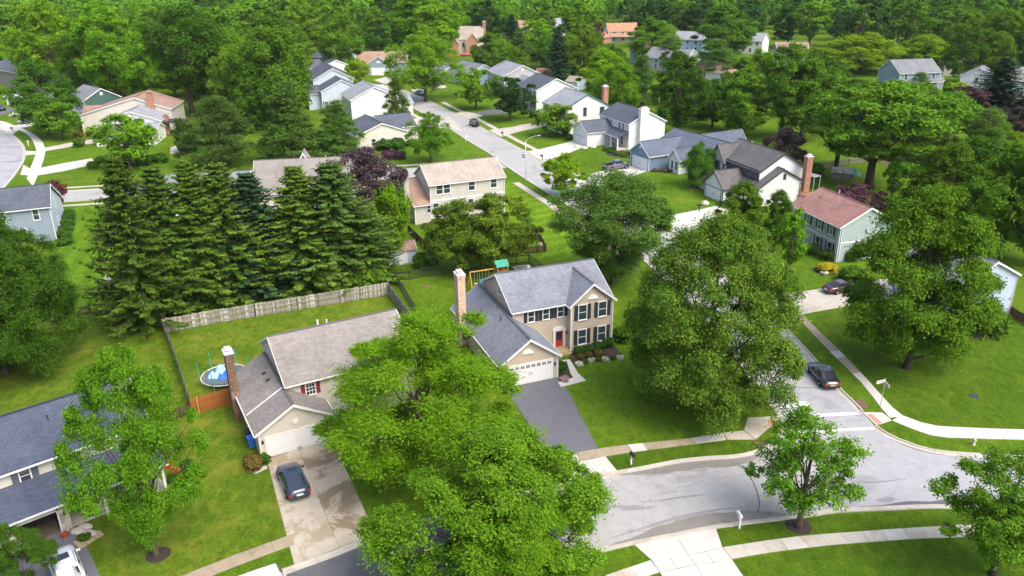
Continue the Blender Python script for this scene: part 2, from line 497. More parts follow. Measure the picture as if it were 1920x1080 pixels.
def envelope(shape, t):
    if shape == 'oval': return np.power(np.clip(np.sin(np.pi * np.power(t, 0.85)), 0, 1), 0.62)
    if shape == 'dome': return np.power(np.clip(np.sin(np.pi * (0.20 + 0.80 * np.power(t, 0.95))), 0, 1), 0.6)
    if shape == 'round': return np.sqrt(np.clip(1 - (2 * t - 1) ** 2, 0, 1))
    if shape == 'broad': return np.power(np.clip(np.sin(np.pi * np.power(np.clip(t, 0, 1), 0.62)), 0, 1), 0.55)
    if shape == 'vase': return np.power(np.clip(np.sin(np.pi * np.power(t, 1.35) * 0.97 + 0.05), 0, 1), 0.7)
    if shape == 'cone': return np.clip(1.05 - t, 0, 1) ** 0.8 * np.clip(t * 8 + 0.35, 0, 1)
    return np.ones_like(t)

class Crown:
    pass

def broadleaf(name, seed, H, Rad, base, shape, lobes, lobe, leaves, leaf, sprigs=12, aspect=0.62, flat=0.72, inner=0.22, up=0.55, spread=0.24, mode='leaf', droop=0.0, lop=1.0):
    """crown of lobes > sprigs > leaves and a trunk with limbs that reach the lobes"""
    rng = np.random.default_rng(seed)
    cr = Crown(); cr.H, cr.R, cr.base = H, Rad, base
    zb = base * H
    # lobe centres over the envelope
    ts = np.linspace(0.02, 0.98, 200); rr = envelope(shape, ts)
    w = rr + 0.15; cdf = np.cumsum(w); cdf /= cdf[-1]
    nl = lobes
    u = (np.arange(nl) + rng.random(nl)) / nl
    t = np.interp(u, cdf, ts)
    ang = np.arange(nl) * 2.39996 + rng.normal(0, 0.45, nl)
    f = np.where(rng.random(nl) < inner, rng.uniform(0.15, 0.6, nl), rng.uniform(0.66, 0.97, nl))
    lr = Rad * lobe * rng.uniform(0.6, 1.3, nl)
    outl = rng.random(nl) < 0.16
    f = np.where(outl, rng.uniform(0.98, 1.1, nl), f); lr = np.where(outl, lr * 0.7, lr)
    er = envelope(shape, t) * Rad
    asym = 1 + lop * 0.15 * np.sin(ang * 2 + rng.uniform(0, 6) + t * 2) + lop * 0.13 * np.sin(ang * 3 + rng.uniform(0, 6) - t * 3)
    rad = np.clip(er * asym * f - lr * 0.35, 0, None)
    lc = np.stack([np.cos(ang) * rad, np.sin(ang) * rad, zb + (H - zb) * (0.06 + 0.88 * t) ], 1)
    lc[:, 2] = np.minimum(lc[:, 2], H - lr * flat * 0.8)
    # sprigs
    ns = sprigs
    S = nl * ns
    d = rng.normal(size=(S, 3)); d[:, 2] = d[:, 2] * 0.85 + 0.38
    outw = np.repeat(lc - np.array([0, 0, zb + (H - zb) * 0.35]), ns, 0)
    outw /= (np.linalg.norm(outw, axis=1, keepdims=True) + 1e-6)
    d += outw * 0.65
    d /= np.linalg.norm(d, axis=1, keepdims=True)
    lrs = np.repeat(lr, ns)
    sc_ = np.repeat(lc, ns, 0) + d * (lrs * rng.uniform(0.55, 1.08, S))[:, None] * np.array([1, 1, flat])
    # leaves
    k = max(1, leaves // S)
    N = S * k
    sig = np.repeat(lrs, k)[:, None] * spread
    off = rng.normal(size=(N, 3)) * sig * np.array([1, 1, 0.62])
    c = np.repeat(sc_, k, 0) + off
    dn = np.repeat(d, k, 0)
    c[:, 2] -= droop * (np.abs(off[:, 0]) + np.abs(off[:, 1]))
    c[:, 2] = np.maximum(c[:, 2], 0.25 + 0.1 * rng.random(N))
    n = dn * 0.55 + np.array([0, 0, up]) + rng.normal(size=(N, 3)) * 0.42
    lobernd = np.repeat(rng.random(S), k)
    rnd = 0.5 * lobernd + 0.5 * rng.random(N) 
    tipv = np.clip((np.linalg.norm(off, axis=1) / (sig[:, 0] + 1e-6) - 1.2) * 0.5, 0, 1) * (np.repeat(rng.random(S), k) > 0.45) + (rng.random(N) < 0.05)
    size = leaf * rng.uniform(0.65, 1.3, N)
    if mode == 'frond':
        tdir = dn * np.array([1, 1, 0.25]) + rng.normal(size=(N, 3)) * np.array([0.6, 0.6, 0.22])
        tdir[:, 2] -= 0.18
        cr.crown = leaf_mesh_dir(name + '_crown', c, tdir, n, size, size * aspect, rng, rnd, tipv)
    elif mode == 'strand':
        tdir = rng.normal(size=(N, 3)) * 0.22 + np.array([0, 0, -1.0])
        n2 = dn * np.array([1, 1, 0.0]) + rng.normal(size=(N, 3)) * 0.5
        cr.crown = leaf_mesh_dir(name + '_crown', c, tdir, n2, size, size * aspect, rng, rnd, tipv)
    else:
        cr.crown = leaf_mesh(name + '_crown', c, n, size, aspect, rng, rnd, tipv)
    # trunk and limbs
    mb = MB()
    tr = max(0.09, 0.021 * H + 0.008 * Rad)
    fork = zb + (H - zb) * 0.22
    pts = [(0, 0, -0.15), (0.02, 0.01, zb * 0.3), (0.05, -0.04, zb * 0.8), (-0.04, 0.06, fork), (0.1, 0.05, zb + (H - zb) * 0.55), (0.0, 0.12, zb + (H - zb) * 0.85)]
    mb.tube(pts, [tr * 1.55, tr * 1.05, tr * 0.92, tr * 0.75, tr * 0.4, tr * 0.1], 8)
    order = rng.permutation(nl)[:min(nl, 26)]
    for i in order:
        q = lc[i]
        z0 = zb * 0.75 + (min(q[2], H * 0.8) - zb * 0.75) * rng.uniform(0.12, 0.45)
        a = np.array([0.0, 0.0, z0]); m1 = a * 0.55 + q * 0.45; m1[2] -= 0.10 * np.linalg.norm(q[:2]) * rng.uniform(-0.3, 1.0)
        mb.tube([a, m1, q], [tr * 0.36, tr * 0.2, tr * 0.06], 5, cap=False)
    cr.trunk = mb.mesh(name + '_trunk', True)
    xy = np.hypot(c[:, 0], c[:, 1])
    cr.rw = float(np.percentile(xy, 97)); cr.top = float(np.percentile(c[:, 2], 99.7))
    return cr

def spruce(name, seed, H, Rad, base=0.04, dz=0.42, nb=8, per=16, leaf=0.55, width=0.2, droop=0.32, lift=0.30, power=0.85):
    rng = np.random.default_rng(seed)
    cr = Crown(); cr.H, cr.R, cr.base = H, Rad, base
    zs, C, T, Nn, L, W, rn, tp = np.arange(base * H, H * 0.985, dz), [], [], [], [], [], [], []
    mb = MB()
    tr = 0.016 * H + 0.05
    mb.tube([(0, 0, -0.1), (0, 0, H * 0.5), (0, 0, H * 0.97)], [tr * 1.2, tr * 0.65, 0.02], 7)
    for z in zs:
        f = (z - base * H) / (H - base * H)
        Lb0 = Rad * (1 - f) ** power * (0.55 + 0.45 * min(1, f * 9)) + 0.18
        a0 = rng.uniform(0, 6.28)
        for j in range(nb):
            a = a0 + j * 2 * math.pi / nb + rng.normal(0, 0.3)
            Lb = Lb0 * (rng.uniform(0.5, 1.05) if rng.random() < .8 else rng.uniform(1.0, 1.3))
            zz = min(H * 0.98, max(base * H, z + rng.uniform(-1.0, 1.0) * dz * 1.6 * (1 - f)))
            dx, dy = math.cos(a), math.sin(a)
            k = max(5, int(per * (0.35 + 0.65 * Lb / Rad)))
            s = np.sort(rng.uniform(0.14, 1.0, k))
            dp = droop * Lb * (1 - 0.5 * f) * rng.uniform(0.3, 1.7)
            hz = zz - dp * s + lift * Lb * s ** 3
            cx = np.stack([dx * Lb * s, dy * Lb * s, hz], 1)
            side = np.where(np.arange(k) % 2 == 0, 1, -1) * rng.uniform(0.35, 1.0, k)
            sidev = np.array([-dy, dx, 0])
            td = np.array([dx, dy, 0])[None] * 0.75 + sidev[None] * side[:, None] * 0.9
            td[:, 2] -= rng.uniform(0.0, 1.3, k) * (0.4 + 0.6 * (1 - s))
            hang = rng.random(k) < 0.45
            td[hang] = np.array([dx * 0.25, dy * 0.25, -1.0]) + rng.normal(size=(int(hang.sum()), 3)) * 0.28
            td[-2:] = np.array([dx, dy, 0.15])
            ll = leaf * (0.55 + 0.75 * (1 - s)) * rng.uniform(0.7, 1.3, k) * (0.55 + 0.45 * Lb / Rad)
            nn = np.array([dx * 0.35, dy * 0.35, 0.9])[None] + rng.normal(size=(k, 3)) * 0.35
            nn[hang] = np.array([dx, dy, 0.45]) + rng.normal(size=(int(hang.sum()), 3)) * 0.4
            C.append(cx); T.append(td); Nn.append(nn); L.append(ll); W.append(ll * 0 + width * rng.uniform(0.7, 1.3, k))
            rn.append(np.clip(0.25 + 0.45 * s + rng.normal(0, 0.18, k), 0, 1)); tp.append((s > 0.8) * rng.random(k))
            if j % 2 == 0 and Lb > 0.8:
                mb.tube([(0, 0, zz), (dx * Lb * 0.5, dy * Lb * 0.5, zz - dp * 0.5 + lift * Lb * 0.125), (dx * Lb * 0.93, dy * Lb * 0.93, zz - dp * 0.93 + lift * Lb * 0.8)], [0.05, 0.03, 0.008], 3, cap=False)
    c = np.concatenate(C)
    c[:, 2] = np.maximum(c[:, 2], 0.12)
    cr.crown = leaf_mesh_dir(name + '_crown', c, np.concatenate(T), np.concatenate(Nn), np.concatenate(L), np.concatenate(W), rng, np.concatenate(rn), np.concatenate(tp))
    cr.trunk = mb.mesh(name + '_trunk', True)
    cr.rw = float(np.percentile(np.hypot(c[:, 0], c[:, 1]), 97)); cr.top = H
    return cr

def bush(name, seed, leaves, leaf, lobes=9, flat=0.75, aspect=0.65):
    """unit bush, radius 1, height about 1.5"""
    rng = np.random.default_rng(seed)
    a = rng.uniform(0, 6.28, lobes); r = np.sqrt(rng.random(lobes)) * 0.62
    lc = np.stack([np.cos(a) * r, np.sin(a) * r, 0.45 + 0.35 * rng.random(lobes) * (1.15 - r)], 1)
    i = rng.integers(0, lobes, leaves)
    d = rng.normal(size=(leaves, 3)); d[:, 2] = np.abs(d[:, 2]) * 0.9 - 0.15
    d /= np.linalg.norm(d, axis=1, keepdims=True)
    c = lc[i] + d * rng.uniform(0.30, 0.46, leaves)[:, None] * np.array([1, 1, flat * 1.2])
    k = leaves // 5
    c[:k, 2] = rng.uniform(0.04, 0.4, k); c[:k, :2] *= 1.0
    c[:, 2] = np.maximum(c[:, 2], 0.03)
    n = d * 0.8 + np.array([0, 0, 0.4]) + rng.normal(size=(leaves, 3)) * 0.4
    rnd = rng.random(leaves); tip = (rng.random(leaves) < 0.3) * rng.random(leaves)
    return leaf_mesh(name, c, n, leaf * rng.uniform(0.7, 1.3, leaves), aspect, rng, rnd, tip)

SP = {}
# near trees
# SP['maple'] = broadleaf('maple', 3, 15, 7.6, 0.10, 'oval', 74, 0.215, 120000, 0.20, 17, spread=0.22)
SP['linden'] = broadleaf('linden', 4, 15, 7.6, 0.02, 'dome', 165, 0.19, 190000, 0.185, 16, spread=0.24, inner=0.2, lop=0.3)
SP['maple_b'] = broadleaf('maple_b', 14, 14, 7.4, 0.12, 'broad', 66, 0.205, 135000, 0.20, 17, spread=0.22)
SP['maple_c'] = broadleaf('maple_c', 27, 14, 6.2, 0.10, 'oval', 72, 0.22, 105000, 0.185, 16, spread=0.23)
SP['locust'] = broadleaf('locust', 8, 13, 7.4, 0.13, 'broad', 58, 0.225, 108000, 0.27, 13, aspect=0.30, flat=0.42, spread=0.25, mode='frond', droop=0.22, inner=0.3)
SP['young'] = broadleaf('young', 31, 8, 3.2, 0.2, 'oval', 40, 0.23, 18000, 0.17, 11, spread=0.25, inner=0.3)
SP['young_b'] = broadleaf('young_b', 36, 9, 4.3, 0.16, 'vase', 56, 0.225, 38000, 0.18, 12, spread=0.25, inner=0.3)
SP['silver'] = broadleaf('silver', 41, 14, 7.2, 0.08, 'vase', 100, 0.215, 112000, 0.30, 16, aspect=0.42, spread=0.27, mode='frond', droop=0.1, up=0.8)
SP['silver_b'] = broadleaf('silver_b', 46, 15, 6.9, 0.05, 'broad', 96, 0.215, 130000, 0.26, 16, aspect=0.55, flat=0.5, spread=0.26)
SP['willow'] = broadleaf('willow', 52, 9, 3.7, 0.1, 'broad', 40, 0.3, 20000, 0.55, 10, aspect=0.14, spread=0.3, mode='strand', droop=0.5)
# middle distance
SP['broad_a'] = broadleaf('broad_a', 61, 14, 6.2, 0.11, 'oval', 62, 0.25, 34000, 0.36, 13)
SP['broad_b'] = broadleaf('broad_b', 67, 15, 6.8, 0.13, 'broad', 58, 0.255, 34000, 0.37, 13)
SP['broad_c'] = broadleaf('broad_c', 71, 17, 6.0, 0.10, 'oval', 66, 0.245, 34000, 0.36, 13)
SP['airy'] = broadleaf('airy', 77, 18, 7.2, 0.24, 'vase', 54, 0.24, 25000, 0.38, 12, inner=0.25)
SP['small'] = broadleaf('small', 83, 6, 3.0, 0.2, 'round', 30, 0.31, 10000, 0.28, 10)
SP['small_b'] = broadleaf('small_b', 88, 6.5, 2.6, 0.13, 'oval', 30, 0.29, 10000, 0.28, 10)
SP['feather'] = broadleaf('feather', 91, 13, 6.6, 0.16, 'broad', 58, 0.25, 36000, 0.42, 12, aspect=0.30, flat=0.5, mode='frond', droop=0.2)
SP['far_a'] = broadleaf('far_a', 93, 18, 7.2, 0.12, 'oval', 30, 0.30, 9500, 0.62, 9, spread=0.2)
SP['far_b'] = broadleaf('far_b', 97, 20, 7.6, 0.2, 'broad', 28, 0.29, 9500, 0.62, 9, spread=0.2)
SP['far_c'] = broadleaf('far_c', 99, 19, 5.6, 0.25, 'vase', 26, 0.31, 8500, 0.62, 9, spread=0.2)
# conifers
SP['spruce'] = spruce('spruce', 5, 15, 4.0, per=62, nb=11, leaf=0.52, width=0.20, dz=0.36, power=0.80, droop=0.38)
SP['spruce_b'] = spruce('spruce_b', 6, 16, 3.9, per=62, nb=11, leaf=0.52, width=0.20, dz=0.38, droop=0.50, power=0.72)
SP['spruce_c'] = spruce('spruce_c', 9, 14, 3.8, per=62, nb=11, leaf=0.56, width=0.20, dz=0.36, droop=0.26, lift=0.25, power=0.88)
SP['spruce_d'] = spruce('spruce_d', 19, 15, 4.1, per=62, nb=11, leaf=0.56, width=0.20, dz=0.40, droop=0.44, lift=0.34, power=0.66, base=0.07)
SP['pine'] = broadleaf('pine', 11, 14, 4.6, 0.06, 'cone', 58, 0.27, 26000, 0.42, 11, aspect=0.22, flat=0.5, spread=0.3, mode='frond', droop=-0.25, up=0.7)
SP['cedar'] = broadleaf('cedar', 12, 11, 3.4, 0.02, 'cone', 62, 0.27, 30000, 0.32, 12, aspect=0.34, flat=0.6, spread=0.28, mode='frond')
SP['arborvitae'] = spruce('arborvitae', 15, 5, 0.85, base=0.01, per=10, nb=10, leaf=0.42, width=0.2, dz=0.2, droop=-0.6, lift=0.4, power=0.5)
BUSH = {'a': bush('bush_leaves', 1, 1500, 0.24), 'b': bush('bush_leaves_b', 2, 1300, 0.26, 7), 'c': bush('bush_leaves_c', 3, 700, 0.34, 6), 'round': bush('bush_leaves_round', 4, 1500, 0.18, 14, 0.8)}

LEAF = {}
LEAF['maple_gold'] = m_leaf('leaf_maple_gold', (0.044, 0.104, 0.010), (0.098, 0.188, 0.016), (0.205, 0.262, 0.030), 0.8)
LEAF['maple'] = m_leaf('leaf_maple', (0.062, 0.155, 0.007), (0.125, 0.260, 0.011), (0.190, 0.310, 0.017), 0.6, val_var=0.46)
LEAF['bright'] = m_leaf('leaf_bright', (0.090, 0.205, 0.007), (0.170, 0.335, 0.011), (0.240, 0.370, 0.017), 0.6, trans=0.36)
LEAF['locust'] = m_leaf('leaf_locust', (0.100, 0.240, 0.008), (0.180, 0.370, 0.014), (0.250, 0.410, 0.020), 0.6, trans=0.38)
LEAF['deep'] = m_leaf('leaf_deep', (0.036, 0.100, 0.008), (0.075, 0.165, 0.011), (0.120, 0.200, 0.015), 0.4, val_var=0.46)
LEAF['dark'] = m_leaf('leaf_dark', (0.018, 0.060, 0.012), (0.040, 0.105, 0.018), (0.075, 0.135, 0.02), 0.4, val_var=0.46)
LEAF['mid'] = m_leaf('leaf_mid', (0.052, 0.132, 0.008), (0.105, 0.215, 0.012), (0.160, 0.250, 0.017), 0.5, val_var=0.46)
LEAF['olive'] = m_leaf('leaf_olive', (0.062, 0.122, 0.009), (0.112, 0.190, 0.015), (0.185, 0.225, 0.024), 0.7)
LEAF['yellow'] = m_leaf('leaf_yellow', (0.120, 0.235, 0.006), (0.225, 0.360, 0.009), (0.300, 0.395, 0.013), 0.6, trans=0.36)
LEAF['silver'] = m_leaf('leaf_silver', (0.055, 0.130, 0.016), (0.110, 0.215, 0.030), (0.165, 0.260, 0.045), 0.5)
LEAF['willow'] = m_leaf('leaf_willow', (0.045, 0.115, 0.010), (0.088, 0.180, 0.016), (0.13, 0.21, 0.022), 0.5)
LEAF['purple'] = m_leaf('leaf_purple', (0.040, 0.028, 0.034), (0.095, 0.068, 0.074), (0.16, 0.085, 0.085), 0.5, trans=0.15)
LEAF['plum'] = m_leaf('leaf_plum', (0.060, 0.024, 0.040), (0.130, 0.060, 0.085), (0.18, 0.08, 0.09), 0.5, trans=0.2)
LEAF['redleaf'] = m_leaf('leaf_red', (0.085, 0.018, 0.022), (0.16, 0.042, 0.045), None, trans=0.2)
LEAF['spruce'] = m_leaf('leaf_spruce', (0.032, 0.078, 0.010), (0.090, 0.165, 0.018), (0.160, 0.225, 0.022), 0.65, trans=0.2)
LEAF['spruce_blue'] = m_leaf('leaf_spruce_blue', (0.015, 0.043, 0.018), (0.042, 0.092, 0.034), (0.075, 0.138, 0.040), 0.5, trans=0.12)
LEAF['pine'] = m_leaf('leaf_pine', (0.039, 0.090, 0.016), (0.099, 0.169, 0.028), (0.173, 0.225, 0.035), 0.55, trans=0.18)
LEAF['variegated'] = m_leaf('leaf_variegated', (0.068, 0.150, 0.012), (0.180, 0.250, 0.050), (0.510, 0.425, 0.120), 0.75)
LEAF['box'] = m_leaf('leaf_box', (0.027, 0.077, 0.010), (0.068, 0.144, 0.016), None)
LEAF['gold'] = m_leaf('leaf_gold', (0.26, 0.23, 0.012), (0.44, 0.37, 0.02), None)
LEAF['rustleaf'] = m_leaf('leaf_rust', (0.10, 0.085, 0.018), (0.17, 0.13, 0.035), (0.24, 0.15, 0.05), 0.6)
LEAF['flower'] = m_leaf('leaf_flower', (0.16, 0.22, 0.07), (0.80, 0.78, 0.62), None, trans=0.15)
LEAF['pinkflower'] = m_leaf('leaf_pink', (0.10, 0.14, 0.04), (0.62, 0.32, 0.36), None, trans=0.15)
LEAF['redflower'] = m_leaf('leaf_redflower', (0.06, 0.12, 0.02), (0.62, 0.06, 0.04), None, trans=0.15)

def link_shared(name, mesh, mat, parent=None, loc=None, rotz=None):
    """object on shared mesh data with a material of its own"""
    if not mesh.materials: mesh.materials.append(mat)
    o = link(name, mesh, None, parent, loc, rotz)
    o.material_slots[0].link = 'OBJECT'
    o.material_slots[0].material = mat
    return o

_rt = random.Random(5)
def plant_tree(sp, leafmat, loc, height, radius, label, name='tree', cat='tree', group=None, bark='bark', rot=None):
    src = SP[sp]
    sz, sx = height / src.top, radius / src.rw
    t = thing(name, label, cat, loc, _rt.uniform(0, 6.28) if rot is None else rot, group)
    t.scale = (sx, sx, sz)
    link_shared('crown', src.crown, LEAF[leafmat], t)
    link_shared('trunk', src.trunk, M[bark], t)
    return t

def tree_px(sp, leafmat, bx, by, top, width, label, **kw):
    """tree whose trunk stands at photo pixel (bx, by), whose crown tops out at row top and is width pixels wide"""
    b = P(bx, by)
    A = height_at(b, top)
    src = SP[sp]
    dist = math.hypot(b.x, b.y)
    td = (CAM_H - A * 0.5) / dist
    dep = proj((b.x, b.y, A * 0.55))[2]
    rad = width * dep / F_PX / 2
    lo, hi = 1.0, 40.0
    for _ in range(30):
        H = (lo + hi) / 2
        zc, hb = H * (1 + src.base) / 2, H * (1 - src.base) / 2
        if sp in ('spruce', 'spruce_b', 'spruce_c', 'spruce_d', 'pine', 'arborvitae', 'cedar'): val = H
        else: val = zc + math.sqrt(hb * hb + (rad * td * 0.8) ** 2)
        if val < A: lo = H
        else: hi = H
    return plant_tree(sp, leafmat, (b.x, b.y, 0), H, rad, label, **kw)

def bush_px(kind, leafmat, bx, by, width, height, label, name='shrub', cat='shrub', group=None):
    """bush standing at photo pixel (bx, by): width in pixels, height in metres"""
    b = P(bx, by)
    dep = proj((b.x, b.y, 0))[2]
    r = width * dep / F_PX / 2
    return bush_at(kind, leafmat, (b.x, b.y, 0), r, height, label, name, cat, group)
def bush_at(kind, leafmat, loc, r, height, label, name='shrub', cat='shrub', group=None):
    o = link_shared(name, BUSH[kind], LEAF[leafmat], None, loc, _rt.uniform(0, 6.28))
    o.scale = (r, r, height / 1.25)
    return tag(o, label, cat, group)
# ------------------------------------------------------------------ ground, roads, pavements
def px(l, z=0.0):
    return [P(a, b, z) for a, b in l]

def smooth(pts, step=1.5):
    """Catmull-Rom through the points, resampled about every step metres"""
    p = [Vector((q[0], q[1], 0)) for q in pts]
    p = [p[0] * 2 - p[1]] + p + [p[-1] * 2 - p[-2]]
    out = []
    for i in range(1, len(p) - 2):
        n = max(1, int((p[i + 1] - p[i]).length / step))
        for k in range(n):
            t = k / n
            a, b, c, d = p[i - 1], p[i], p[i + 1], p[i + 2]
            out.append(0.5 * ((2 * b) + (c - a) * t + (2 * a - 5 * b + 4 * c - d) * t * t + (3 * b - a - 3 * c + d) * t ** 3))
    out.append(p[-2])
    return out

def offset(pts, d):
    """polyline moved d metres to its left"""
    out = []
    for i, q in enumerate(pts):
        t = (pts[min(i + 1, len(pts) - 1)] - pts[max(i - 1, 0)]).normalized()
        out.append(Vector((q.x - t.y * d, q.y + t.x * d, 0)))
    return out

def sheet(name, pts, z, mat, parent=None, kind='structure'):
    m = bpy.data.meshes.new(name)
    vs = [(q[0], q[1], z) for q in pts]
    m.from_pydata(vs, [], [list(range(len(vs)))])
    if m.polygons[0].normal.z < 0: m.flip_normals()
    o = link(name, m, mat, parent)
    if parent is None: structure(o, kind)
    return o

def ribbon(a, b):
    return list(a) + list(b)[::-1]

def kerb_run(pts, side, label=None, section=2.6, name='kerb', pan=0.42):
    """kerb with its gutter pan along pts, the road on side (+1 left, -1 right); every cast section is a piece"""
    root = structure(thing('kerb', label or 'pale concrete kerb', 'kerb'))
    del root['category'], root['label']
    root['kind'] = 'structure'
    L, acc, seg = [], 0.0, [pts[0]]
    for a, b in zip(pts, pts[1:]):
        acc += (b - a).length; seg.append(b)
        if acc >= section:
            L.append(seg); seg, acc = [b], 0.0
    if len(seg) > 1: L.append(seg)
    for sgm in L:
        prof = [(-0.17, 0.0), (-0.17, 0.115), (-0.15, 0.125), (0.0, 0.12), (0.03, 0.02), (pan, 0.014), (pan, 0.0)]
        rows = [offset(sgm, side * d) for d, _ in prof]
        mb = MB(); n = len(sgm)
        sh = [Vector((0, 0, 0))] * n
        d0 = (sgm[1] - sgm[0]).normalized() * 0.012; d1 = (sgm[-1] - sgm[-2]).normalized() * 0.012
        vs = []
        for r_, (_, z) in zip(rows, prof):
            for i, q in enumerate(r_):
                q = q + (d0 if i == 0 else (-d1 if i == n - 1 else Vector((0, 0, 0))))
                vs.append((q.x, q.y, z))
        fs = []
        for k in range(len(prof) - 1):
            for i in range(n - 1):
                fs.append((k * n + i, k * n + i + 1, (k + 1) * n + i + 1, (k + 1) * n + i))
        fs.append([k * n for k in range(len(prof))]); fs.append([k * n + n - 1 for k in range(len(prof))])
        mb.add(vs, fs)
        mb.build('kerb_section', M['kerb'], root)
    return root

def walk(left, right, mat='concrete', slab=1.5, name='pavement', z=0.05, single=True):
    """pavement between two edge lines, laid in slabs with open joints"""
    a = smooth(left, 0.4); b = smooth(right, 0.4)
    def at(l, t):
        f = t * (len(l) - 1); i = min(int(f), len(l) - 2); return l[i].lerp(l[i + 1], f - i)
    Ln = sum((q - p).length for p, q in zip(a, a[1:]))
    n = max(1, int(Ln / slab))
    root = bpy.data.objects.new(name, None); COL.objects.link(root); structure(root)
    sheet('joint_bed', ribbon([at(a, i / n) for i in range(n + 1)], [at(b, i / n) for i in range(n + 1)]), 0.008, M['joint'], root)
    rr = random.Random(n)
    g = 0.012 / (Ln / n)
    allmb = MB()
    for i in range(n):
        t0, t1 = (i + g) / n, (i + 1 - g) / n
        q = [at(a, t0), at(b, t0), at(b, t1), at(a, t1)]
        mb = MB() if single else allmb
        mb.prism([(v.x, v.y) for v in q], 0.0, z + rr.uniform(-0.008, 0.008))
        if single: mb.build('slab', M[mat if rr.random() > 0.18 else 'concrete_new'], root)
    if not single:
        o = allmb.build('slab', M[mat], root); o['kind'] = 'stuff'
    return root

def slab_area(name, quads, mat, z=0.045):
    """cast concrete panels side by side with joints between them; quads in order round each panel"""
    root = bpy.data.objects.new(name, None); COL.objects.link(root); structure(root)
    for q in quads:
        c = sum(q, Vector((0, 0, 0))) / len(q)
        MB().prism([((v - c).normalized() * ((v - c).length - 0.018) + c)[:2] for v in q], 0.0, z).build('slab', mat if isinstance(mat, bpy.types.Material) else M[mat], root)
        sheet('joint_bed', q, 0.012, M['joint'], root)
    return root

# ground sheet reaching the horizon
sheet('ground', [(-2600, -300, 0), (2600, -300, 0), (2600, 4200, 0), (-2600, 4200, 0)], 0.0, M['grass'])

# near street (A) and the street that climbs away from the crossing (B)
A_n = smooth(px([(330, 1150), (430, 1112), (535, 1070), (613, 1042), (695, 1010), (800, 975), (900, 947), (1000, 922), (1090, 902), (1155, 887), (1210, 877), (1272, 865), (1330, 859), (1385, 855), (1427, 844), (1452, 829), (1466, 812), (1470, 799)]), 0.7)
A_ne = smooth(px([(1640, 799), (1662, 814), (1690, 827), (1720, 838), (1752, 846), (1815, 852), (1920, 857), (2060, 862), (2250, 868)]), 0.7)
A_s = smooth(px([(2250, 958), (2060, 955), (1920, 953), (1752, 952), (1690, 954), (1565, 960), (1515, 968), (1435, 977), (1342, 989), (1267, 1004), (1185, 1020), (1120, 1036), (1000, 1075), (880, 1125), (760, 1190)]), 0.7)
B_r = smooth(px([(716, 158), (745, 165), (775, 176), (802, 187), (835, 204), (880, 226), (940, 260), (985, 284), (1017, 305), (1070, 336), (1150, 380), (1240, 432), (1340, 505), (1420, 569), (1480, 624), (1505, 651), (1524, 671), (1572, 728), (1597, 752), (1616, 772), (1640, 799)]), 1.5)
B_l = offset(B_r, -8.1)
B_l[-1] = P(1470, 799)
sheet('road', ribbon(A_n + A_ne, A_s[::-1]), 0.004, M['road_pale'])
cut = int(len(B_r) * 0.90)
sheet('side_road', ribbon(B_r, B_l), 0.010, M['road_pale'])
# darker asphalt patch by the crossing, and the dark near end of the street
sheet('asphalt_patch', px([(1440, 728), (1573, 727), (1597, 752), (1616, 772), (1640, 799), (1662, 814), (1690, 827), (1640, 838), (1560, 812), (1470, 803), (1463, 770), (1448, 742)]), 0.014, M['road_grey'])
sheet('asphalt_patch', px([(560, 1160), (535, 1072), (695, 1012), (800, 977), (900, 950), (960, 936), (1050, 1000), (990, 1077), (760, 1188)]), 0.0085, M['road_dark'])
sheet('asphalt_patch', px([(1500, 900), (1640, 838), (1752, 848), (1920, 859), (2250, 870), (2250, 955), (1920, 951), (1752, 950), (1600, 955), (1520, 966), (1480, 940)]), 0.0085, M['road_grey'])
# street C behind the tan house, and the curved street at the left edge
C_t = smooth(px([(930, 298), (917, 300), (850, 309), (780, 314.5), (733, 317.5), (600, 326), (400, 339), (225, 352), (140, 357.5), (60, 362), (0, 366), (-60, 369)]), 2.5)
C_b = offset(C_t, 8.0)
sheet('street', ribbon(C_t, C_b), 0.006, M['road_pale'])
E_k = smooth(px([(-120, 226), (-60, 232), (0, 243), (22, 253), (38, 266), (47, 282), (44, 302), (30, 325), (12, 347), (-6, 364), (-20, 372)]), 0.8)
sheet('street', E_k + [P(-200, 374), P(-260, 300), P(-230, 226)], 0.0085, M['road_grey'])

kerb_run(A_n, -1); kerb_run(A_ne, -1); kerb_run(A_s, -1)
kerb_run(B_r[int(len(B_r) * .05):-1], -1, section=4)
kerb_run(offset(B_r, -8.1)[int(len(B_r) * .42):-2], 1, section=4)
kerb_run(offset(B_r, -8.1)[int(len(B_r) * .06):int(len(B_r) * .33)], 1, section=5)
kerb_run(E_k, -1, section=3)
kerb_run(C_t[8:], 1, section=6); kerb_run(C_b[14:], -1, section=6)

# road markings: stop bar and the two crosswalk lines
for q in ([(1464, 766), (1462, 757), (1512, 752.5), (1520, 761)], [(1466, 784.5), (1465, 779), (1606, 773), (1612, 777.5)], [(1588, 808), (1588, 803.5), (1634, 801), (1641, 805)], [(1486, 813), (1489, 808.5), (1588, 803.5), (1588, 808)]):
    sheet('road_marking', px(q), 0.019, M['paint_white'])

